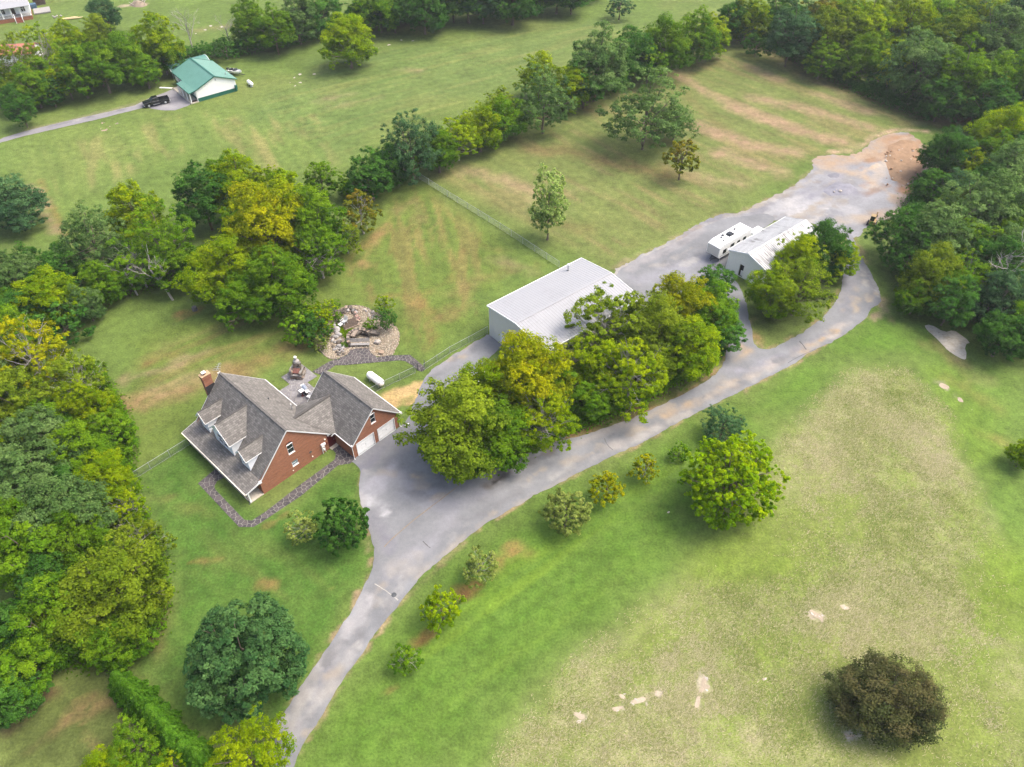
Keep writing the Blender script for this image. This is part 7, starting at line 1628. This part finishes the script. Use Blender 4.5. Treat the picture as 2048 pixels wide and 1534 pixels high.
m = MB(); m.box((CL / 2 + .4, 0, 3.44), (CL - 1.0, CW - .1, .06)); rf_ = m.build('roof', plain('white_rubber_roof', (.74, .75, .75, 1), .6, .05, 1.5, dirt=(.5, .5, .48, 1)), cm_)
m = MB(); m.prism([(3.4, -.45, 3.46), (3.6, -.38, 3.76), (4.5, -.38, 3.76), (4.7, -.45, 3.46)], (0, .85, 0)); m.build('air_conditioner', MAT['black'], rf_)
for x, y, s in ((2.2, .35, .28), (2.9, .6, .4), (5.9, .5, .35), (1.7, -.5, .22)): MB().box((x, y, 3.54), (s, s, .16)).build('roof_vent', MAT['dark_steel'], rf_)
for x0, x1, z0, z1 in ((1.1, 2.0, 1.5, 2.3), (3.0, 4.0, 1.9, 2.6), (4.8, 5.5, 2.1, 2.5), (6.4, 7.2, 1.8, 2.5)):
    for s in (-1, 1): MB().box(((x0 + x1) / 2, s * (CW / 2 + .008), (z0 + z1) / 2), (x1 - x0, .03, z1 - z0)).build('window', MAT['glass'], cm_)
for s in (-1, 1):
    MB().box((CL / 2, s * (CW / 2 + .006), 1.25), (CL - 1.0, .012, .12)).build('stripe', plain('grey_stripe', (.25, .28, .30, 1), .4) if s < 0 else bpy.data.materials['grey_stripe'], cm_)
    for x in (4.7, 5.55):
        wv = MB(); wv.tube([(x, s * (CW / 2 - .22), .36), (x, s * (CW / 2 - .0), .36)], .36, 16); wq = wv.build('wheel', MAT['rubber'], cm_); MB().tube([(x, s * (CW / 2 - .02), .36), (x, s * (CW / 2 + .012), .36)], .2, 12).build('rim', MAT['white'], wq)
m = MB(); m.bar((.9, -.5, .55), (-.3, -.1, .5), .1).bar((.9, .5, .55), (-.3, .1, .5), .1).bar((-.1, 0, 0), (-.1, 0, 1.0), .07); m.bar((.5, 0, .8), (CL - .3, 0, .7), .9, .2); m.build('chassis', MAT['dark_steel'], cm_)
for s in (-1, 1): MB().bar((1.1, s * .9, 0), (1.1, s * .9, .95), .08).build('jack', MAT['steel'], cm_)
# white utility trailer beyond it
_q = G(1513, 464, 1.9); ut = empty('box_trailer', (_q.x, _q.y, 0), MA_, 'plain white box trailer between the camper and the shed', 'trailer')
MB().prism([(-.4, -.95, .5), (1.6, -.95, .5), (1.6, -.95, 2.0), (.0, -.95, 2.0), (-.4, -.95, 1.6)], (0, 1.9, 0)).build('body', MAT['white_bright'], ut)
for s in (-1, 1):
    w_ = MB().tube([(.8, s * .95, .33), (.8, s * .75, .33)], .33, 14).build('wheel', MAT['rubber'], ut)
MB().bar((-.4, -.5, .45), (-1.4, 0, .45), .07).bar((-.4, .5, .45), (-1.4, 0, .45), .07).build('hitch', MAT['dark_steel'], ut)

# ------------------------------------------------------------------ vehicles
def wheel(root, x, y, r, w, name='wheel'):
    t = MB().tube([(x, y - w / 2, r), (x, y + w / 2, r)], r, 18).build(name, MAT['rubber'], root)
    s = 1 if y > 0 else -1
    MB().lathe([(0, 0), (r * .62, 0), (r * .58, .03), (r * .2, .05), (0, .05)], (0, 0, 0), 12).build('rim', MAT['steel'], t).matrix_local = Matrix.Translation((x, y + s * (w / 2 + .005), r)) @ Matrix.Rotation(-s * math.radians(90), 4, 'X')
def pickup(loc, rz, label):
    root = empty('pickup_truck', loc, rz, label, 'pickup truck'); paint_ = plain('black_car_paint', (.010, .012, .014, 1), .22, .05, 2, .5)
    hw = .95
    def loft(secs, name, mat, parent=root):
        m = MB(); n = len(secs[0][1])
        V_ = [(x, y, z) for x, ring in secs for y, z in ring]; F_ = []
        for i in range(len(secs) - 1):
            for k in range(n): F_.append((i * n + k, i * n + (k + 1) % n, (i + 1) * n + (k + 1) % n, (i + 1) * n + k))
        F_ += [tuple(range(n))[::-1], tuple((len(secs) - 1) * n + k for k in range(n))]
        m.add(V_, F_); return m.build(name, mat, parent)
    ring = lambda w, z0, z1, c=.08: [(-w, z0), (w, z0), (w, z1 - c), (w - c, z1), (-w + c, z1), (-w, z1 - c)]
    loft([(2.80, ring(.82, .55, .92)), (2.70, ring(.90, .42, 1.02)), (1.35, ring(hw, .42, 1.16)), (1.2, ring(hw, .42, 1.18)), (-.55, ring(hw, .42, 1.16))], 'body', paint_)
    loft([(1.25, ring(.86, 1.12, 1.17, .02)), (.62, ring(.74, 1.12, 1.78, .1)), (-.40, ring(.74, 1.12, 1.80, .1)), (-.62, ring(.80, 1.12, 1.2, .02))], 'cab', paint_)
    MB().prism([(1.215, -.72, 1.22), (1.215, .72, 1.22), (.70, .62, 1.72), (.70, -.62, 1.72)], (.02, 0, .02)).build('windscreen', plain('tinted_windscreen', (.05, .07, .075, 1), .08, .02, 2, .5), root)
    for s in (-1, 1):
        MB().prism([(1.0, s * .845, 1.22), (.60, s * .765, 1.70), (.15, s * .765, 1.70), (.15, s * .845, 1.22)], (0, s * .012, 0)).build('window', MAT['glass'], root); MB().prism([(.08, s * .845, 1.22), (.08, s * .765, 1.70), (-.36, s * .765, 1.70), (-.46, s * .845, 1.22)], (0, s * .012, 0)).build('window', MAT['glass'], root)
        MB().box((1.05, s * 1.03, 1.22), (.12, .18, .14)).build('mirror', paint_, root); MB().box((2.76, s * .68, .84), (.08, .3, .16)).build('headlight', MAT['white'], root); MB().box((-2.74, s * .86, .92), (.05, .12, .3)).build('tail_light', MAT['red_door'], root)
        for x in (1.85, -1.75): wheel(root, x, s * .84, .39, .26)
        MB().box((.2, s * .98, .46), (1.5, .12, .04)).build('step_bar', MAT['steel'], root)
    MB().prism([(-.42, -.7, 1.25), (-.42, .7, 1.25), (-.42, .62, 1.70), (-.42, -.62, 1.70)], (-.02, 0, 0)).build('rear_window', MAT['glass'], root)
    b = MB()
    b.box((-1.66, 0, .62), (2.18, 1.66, .08)); b.box((-1.66, -hw + .06, .88), (2.2, .12, .62)); b.box((-1.66, hw - .06, .88), (2.2, .12, .62)); b.box((-.60, 0, .88), (.08, 1.7, .60)); b.build('bed', paint_, root)
    MB().box((-2.72, 0, .88), (.08, 1.86, .62)).build('tailgate', paint_, root); MB().box((2.82, 0, .55), (.14, 1.8, .2)).build('bumper', MAT['steel'], root); MB().box((-2.84, 0, .5), (.14, 1.8, .18)).build('bumper', MAT['steel'], root); MB().box((2.80, 0, .82), (.06, 1.0, .22)).build('grille', MAT['dark_steel'], root)
    MB().box((2.0, .25, 1.18 - .06), (.7, .5, .1)).build('bonnet_scoop', paint_, root)
    return root
ta_, tb_ = G(*ZG([(225, 890)])[0]), G(*ZG([(500, 840)])[0]); mid = G(*ZG([(362, 850)])[0], .5); dv = G(*ZG([(270, 915)])[0]) - G(*ZG([(462, 872)])[0])
pickup((mid.x, mid.y, .03), math.atan2(dv.y, dv.x), 'black pickup truck parked on the asphalt pad by the green roofed house')
# small boat and trailer beside the house
pz = G(*ZG([(1430, 440)])[0], .6); bt = empty('boat_on_trailer', (pz.x, pz.y, 0), math.radians(-20), 'small white boat with dark seats on a trailer behind the house', 'boat')
m = MB(); secs = [(-1.7, .75, .55, 1.15), (.2, .8, .5, 1.15), (1.2, .55, .55, 1.2), (2.0, .05, .9, 1.25)]; V_ = []; 
for x, w_, z0, z1 in secs: V_ += [(x, -w_ * .55, z0), (x, w_ * .55, z0), (x, w_, z1), (x, w_ * .86, z1 + .02), (x, w_ * .8, z1 - .22), (x, -w_ * .8, z1 - .22), (x, -w_ * .86, z1 + .02), (x, -w_, z1)]
F_ = [(i * 8 + k, i * 8 + (k + 1) % 8, (i + 1) * 8 + (k + 1) % 8, (i + 1) * 8 + k) for i in range(3) for k in range(8)] + [tuple(range(8))[::-1], tuple(24 + k for k in range(8))]
m.add(V_, F_); m.build('hull', MAT['white_bright'], bt)
for x in (-.9, .1): MB().box((x, 0, 1.15), (.5, 1.0, .4)).build('seat', MAT['black'], bt)
MB().prism([(.7, -.5, 1.15), (.7, .5, 1.15), (.5, .4, 1.55), (.5, -.4, 1.55)], (.03, 0, 0)).build('windscreen', MAT['glass'], bt); MB().box((-1.85, 0, 1.0), (.35, .4, .9)).build('outboard_motor', MAT['black'], bt)
m = MB(); m.bar((-1.6, -.5, .42), (2.9, 0, .42), .09).bar((-1.6, .5, .42), (2.9, 0, .42), .09).bar((-.6, -1.0, .4), (-.6, 1.0, .4), .08); m.build('trailer_frame', MAT['dark_steel'], bt)
for s in (-1, 1): wheel(bt, -.6, s * .98, .3, .18)
a, b = G(*ZG([(405, 655)])[0]), G(*ZG([(580, 662)])[0]); pk = MB(); pk.bar((a.x, a.y, .08), (b.x, b.y, .08), .45, .12); tag(pk.build('white_plank', MAT['white']), 'long white plank lying on the grass by the asphalt pad', 'plank')
# white car under the belt trees
p = G(960, 760, .7); vc = empty('parked_car', (p.x, p.y, .03), math.radians(35), 'white car half hidden under the trees in front of the workshop', 'car')
def car(root, mat):
    m = MB(); prof = [(2.25, .45), (2.25, .8), (1.15, .98), (.45, 1.46), (-1.2, 1.48), (-1.95, 1.05), (-2.25, .98), (-2.25, .4)]
    m.prism([(x, -.86, z) for x, z in prof], (0, 1.72, 0)); m.build('body', mat, root)
    MB().prism([(1.16, -.74, .99), (1.16, .74, .99), (.5, .66, 1.43), (.5, -.66, 1.43)], (.015, 0, .025)).build('windscreen', MAT['glass'], root); MB().prism([(-1.25, -.66, 1.46), (-1.25, .66, 1.46), (-1.92, .74, 1.08), (-1.92, -.74, 1.08)], (-.015, 0, .02)).build('rear_window', MAT['glass'], root)
    for s in (-1, 1):
        MB().prism([(1.0, s * .862, 1.02), (.42, s * .862, 1.40), (-1.15, s * .862, 1.42), (-1.7, s * .862, 1.06)], (0, s * .01, 0)).build('window', MAT['glass'], root)
        for x in (1.4, -1.4): wheel(root, x, s * .82, .33, .2)
        MB().box((2.24, s * .62, .72), (.06, .36, .14)).build('headlight', MAT['steel'], root); MB().box((-2.24, s * .62, .86), (.06, .3, .14)).build('tail_light', MAT['red_door'], root)
car(vc, MAT['white_bright'])
p = G(*ZW([(1040, 562)])[0], .5); dr_ = MB().lathe([(.3, 0), (.3, .85), (.28, .9), (0, .9)], (p.x, p.y, .03), 14); tag(dr_.build('white_drum', MAT['white_bright']), 'white drum standing outside the open shed door', 'drum')

# ------------------------------------------------------------------ clay heap, gravel heap and machine at the end of the yard
def heap(name, px, hgt, mat, base, label, cat, seed, var=.25):
    pl = gpts(px); ctr = pl.mean(0); lo, hi = pl.min(0) - .5, pl.max(0) + .5; st = .32; gx_, gy_ = np.meshgrid(np.arange(lo[0], hi[0], st), np.arange(lo[1], hi[1], st)); Q = np.stack([gx_.ravel(), gy_.ravel()], 1)
    d = seg_dist(Q, np.vstack([pl, pl[:1]])); ins = inside(Q, pl); h = np.where(ins, np.minimum(d / 2.2, 1), 0); z = hgt * (1 - (1 - h) ** 2) * (.55 + .9 * fbm(Q[:, 0] * .45, Q[:, 1] * .45, seed)) + .5 * (fbm(Q[:, 0] * 1.6, Q[:, 1] * 1.6, seed + 1) - .5) * h * min(1, hgt) - .02 - .30 * fbm(Q[:, 0] * 1.1, Q[:, 1] * 1.1, seed + 9) * min(1, hgt)
    ny_, nx_ = gx_.shape; I = np.arange(nx_ * ny_).reshape(ny_, nx_); q4 = np.stack([I[:-1, :-1].ravel(), I[:-1, 1:].ravel(), I[1:, 1:].ravel(), I[1:, :-1].ravel()], 1); keep = (z[q4] > 0.0).any(1)
    C = np.tile(np.array(base[:3]), (len(Q), 1)) * (1 + var * 2 * (fbm(Q[:, 0] * .9, Q[:, 1] * .9, seed + 4) - .5))[:, None]
    return tag(link(name, fast_mesh(name, np.column_stack([Q, z]), q4[keep], {'Col': ('FLOAT_COLOR', np.column_stack([C, np.ones(len(C))]))}, [MAT[mat]])), label, cat)
heap('clay_heap', [(1775,290),(1800,278),(1830,280),(1850,310),(1845,350),(1810,372),(1780,360),(1768,325)], .42, 'gravel', A(188, 156, 126), 'orange clay heap pushed up against the right wood', 'dirt heap', 3)
heap('gravel_heap', [(1640,382),(1665,366),(1700,366),(1718,378),(1700,392),(1660,394)], .55, 'gravel', A(168, 168, 178), 'low blue grey gravel heap in the middle of the yard', 'gravel heap', 8, .12)
heap('gravel_heap', [(1650,350),(1668,343),(1684,347),(1680,357),(1660,358)], .35, 'gravel', A(150, 150, 158), 'small dark gravel heap nearest the striped lawn', 'gravel heap', 9, .12)
for i in range(70):
    p = G(random.uniform(1770, 1835), random.uniform(300, 372)); m_ = random.choice(['clod', 'clod', 'whiterock']); rock(Vector((p.x, p.y, [.0, .25][i % 2])), random.uniform(.15, .6), m_, {'clod': 'orange clod of clay', 'whiterock': 'pale broken rock'}[m_] + [' at the foot of the clay heap', ' on the slope of the clay heap'][i % 2], 'clods on the clay heap', name='clod', cat='clod')
for q in ((1672, 380), (1668, 384), (1680, 383)): rock(G(*q, .25), random.uniform(.4, .7), 'whiterock', 'pale broken slab lying on the gravel heap', 'pale slabs on the gravel heap')
p = G(1746, 441, .8); mc = empty('mini_excavator', (p.x, p.y, 0), math.radians(60), 'small tan excavator half hidden at the dark tree edge', 'excavator'); ym = plain('faded_tan_paint', (.26, .18, .08, 1), .5, .1)
for s in (-1, 1): MB().prism([(-.8, s * .55, .1), (-.65, s * .55, 0), (.65, s * .55, 0), (.8, s * .55, .1), (.7, s * .55, .38), (-.7, s * .55, .38)], (0, s * .25, 0)).build('track', MAT['rubber'], mc)
MB().box((-.15, 0, .7), (1.2, 1.1, .5)).build('body', ym, mc); MB().box((-.1, .15, 1.35), (.8, .7, .9)).build('cab', MAT['glass'], mc); MB().box((-.1, .15, 1.83), (.9, .8, .06)).build('cab_roof', ym, mc)
ar = MB(); ar.bar((.4, -.25, .8), (1.2, -.25, 1.9), .18).bar((1.2, -.25, 1.9), (2.0, -.25, 1.0), .14); ar.build('arm', ym, mc); MB().prism([(1.9, -.45, 1.0), (2.15, -.45, .8), (1.95, -.45, .5), (1.7, -.45, .7)], (0, .4, 0)).build('bucket', MAT['dark_steel'], mc)

# ------------------------------------------------------------------ limestone showing through the grass
def outcrop(px, py, n, s, label, group, spread=1.0, mat='whiterock'):
    c = G(px, py); 
    for i in range(n):
        p = c + Vector((random.gauss(0, spread), random.gauss(0, spread * .5), 0)); rock(Vector((p.x, p.y, -.05)), s * random.uniform(.5, 1.3), mat, label, group, flat=.10)
gO = 'limestone showing through the dry field'
for q in [(1622,1226),(1632,1231),(1640,1234),(1643,1246)]: outcrop(*q, 2, .6, 'pale flat stone in the patch at the middle of the dry field', gO, .3)
for q in [(1681,1210),(1690,1214),(1697,1218)]: outcrop(*q, 2, .5, 'pale flat stone right of the middle patch in the dry field', gO, .3)
for q in [(1407,1360),(1410,1372),(1404,1380),(1397,1410),(1317,1385),(1283,1402),(1262,1404),(1230,1416),(1240,1395),(1160,1428),(1168,1436)]: outcrop(*q, 2, .55, 'pale flat stone in the curved line across the lower dry field', gO, .35)
for q in [(1692,1472),(1700,1468),(1708,1466)]: outcrop(*q, 2, .5, 'pale stone under the left edge of the bronze tree', gO, .2)
for q in [(1529,1360),(1440,1112),(1707,1003),(1555,1062),(1336,1023),(1892,773),(1920,800),(1945,819)]: outcrop(*q, 1, .5, 'single small pale stone lying out in the field', gO, .1)
for q in [(1895,682),(1912,690),(1880,668),(1922,706)]: outcrop(*q, 2, .6, 'pale rock at the rim of the bare concrete slab', gO, .5)
for q in [(570,165),(583,172),(592,155),(600,150),(606,165),(622,148)]: outcrop(*q, 1, .9, 'white stone scattered on the far lawn right of the short gas tank', gO, .8)
for q in [(728,112),(736,106),(752,98),(760,95),(772,91),(800,81),(815,80)]: outcrop(*q, 1, .9, 'white stone in the line behind the round lawn tree', gO, .6)
for q in [(205,258),(218,252),(228,249),(204,246),(212,262)]: outcrop(*q, 2, .8, 'flat tan stone in the lawn below the lane', gO, .6, 'fieldstone')
for q in [(384,70),(395,60),(420,52),(440,55),(380,48),(460,50),(480,44)]: outcrop(*q, 1, 1.2, 'white stone on the pale lawn behind the bare trees', gO, 1.0)
# brush pile, lumber and debris by the porch house
bp_ = G(272, 10); heap('burn_pile', [(256,12),(262,5),(275,2),(290,5),(298,10),(285,15),(268,15)], .9, 'gravel', A(176, 160, 140), 'pale brush and rubble pile in the yard beyond the far belt', 'brush pile', 12)
for i in range(16):
    p = G(random.uniform(262, 290), random.uniform(3, 13)); a = random.random() * 3.14; L = random.uniform(.8, 2); m = MB().bar((p.x, p.y, .3), (p.x + math.cos(a) * L, p.y + math.sin(a) * L, random.uniform(.5, 1.1)), .09); tag(m.build('log', MAT['dead_wood'] if i % 3 else MAT['bark']), 'stick lying on the pale brush pile', 'log', 'sticks on the brush pile')
for i in range(7):
    p = G(118 + i * 2.5, 38 + (i % 3), .1); a = math.radians(25 + random.uniform(-6, 6)); m = MB().bar((p.x, p.y, .12 + .1 * (i % 3)), (p.x + math.cos(a) * 4.2, p.y + math.sin(a) * 4.2, .12 + .1 * (i % 3)), .3, .06); tag(m.build('board', MAT['new_wood']), 'fresh board in the lumber stack by the porch house', 'board', 'boards of the lumber stack')
for i in range(5):
    p = G(106 + i * 4, 33 + (i % 2) * 3); rock(Vector((p.x, p.y, 0)), random.uniform(.5, 1.0), 'greyrock', 'grey rubble lump beside the lumber stack', 'rubble by the lumber stack')
p = G(64, 12, .6); tag(MB().box((p.x, p.y, .6), (2.2, 1.4, 1.2), ta).build('blue_crate', plain('dull_blue', (.06, .11, .17, 1), .7)), 'dull blue crate at the right side of the porch house', 'crate')
p = G(72, 8, .6); dk2 = empty('brown_shed', (p.x, p.y + 2, 0), ta, 'small dark brown shed at the side of the porch house', 'shed'); MB().box((0, 0, 1.1), (3.0, 2.4, 2.2)).build('wall', MAT['dark_wood'], dk2); r = MB(); r.slab([(-1.7, -1.4, 2.2), (1.7, -1.4, 2.2), (1.7, 0, 2.9), (-1.7, 0, 2.9)]); r.slab([(-1.7, 0, 2.9), (1.7, 0, 2.9), (1.7, 1.4, 2.2), (-1.7, 1.4, 2.2)]); r.build('roof', MAT['ridge_cap'], dk2)
# red roofed outbuilding glimpsed through the far belt
p = G(28, 98, 2.5); rs = empty('red_roofed_shed', (p.x, p.y, 0), math.radians(10), 'salmon red roofed shed glimpsed between the trees of the far belt', 'shed'); rm = plain('salmon_red_roof', (.36, .13, .09, 1), .6, .12)
m = MB(); holed_wall(m, [(-3, 0), (3, 0), (3, 2.4), (0, 3.6), (-3, 2.4)], [], (5, 0, 0), (0, 1, 0), (0, 0, 1), (1, 0, 0)); holed_wall(m, [(-3, 0), (3, 0), (3, 2.4), (0, 3.6), (-3, 2.4)], [], (-5, 0, 0), (0, 1, 0), (0, 0, 1), (-1, 0, 0)); holed_wall(m, rect(-5, 5, 0, 2.4), [], (0, -3, 0), (1, 0, 0), (0, 0, 1), (0, -1, 0)); holed_wall(m, rect(-5, 5, 0, 2.4), [], (0, 3, 0), (1, 0, 0), (0, 0, 1), (0, 1, 0)); m.build('wall', MAT['white'], rs)
m = MB(); m.slab([(-5.3, -3.3, 2.35), (5.3, -3.3, 2.35), (5.3, 0, 3.7), (-5.3, 0, 3.7)]); m.slab([(-5.3, 0, 3.7), (5.3, 0, 3.7), (5.3, 3.3, 2.35), (-5.3, 3.3, 2.35)]); m.build('roof', rm, rs)
p = G(250, 143, .0); tag(MB().lathe([(.25, 0), (.28, .4), (0, .45)], p, 10).build('white_bucket', MAT['white']), 'white bucket on the grass left of the carport', 'bucket')
# ------------------------------------------------------------------ thin summer haze over the whole valley
hzm = bpy.data.materials.new('haze'); nt_, out_ = nodes_of(hzm); pv_ = nt_.nodes.new('ShaderNodeVolumePrincipled')
pv_.inputs['Color'].default_value = (0.92, 0.95, 1.0, 1); pv_.inputs['Density'].default_value = 0.00017; pv_.inputs['Anisotropy'].default_value = 0.2
nt_.links.new(pv_.outputs[0], out_.inputs['Volume'])
tag(MB().box((0, 400, 38), (9000, 9000, 78)).build('haze', hzm), kind='stuff')
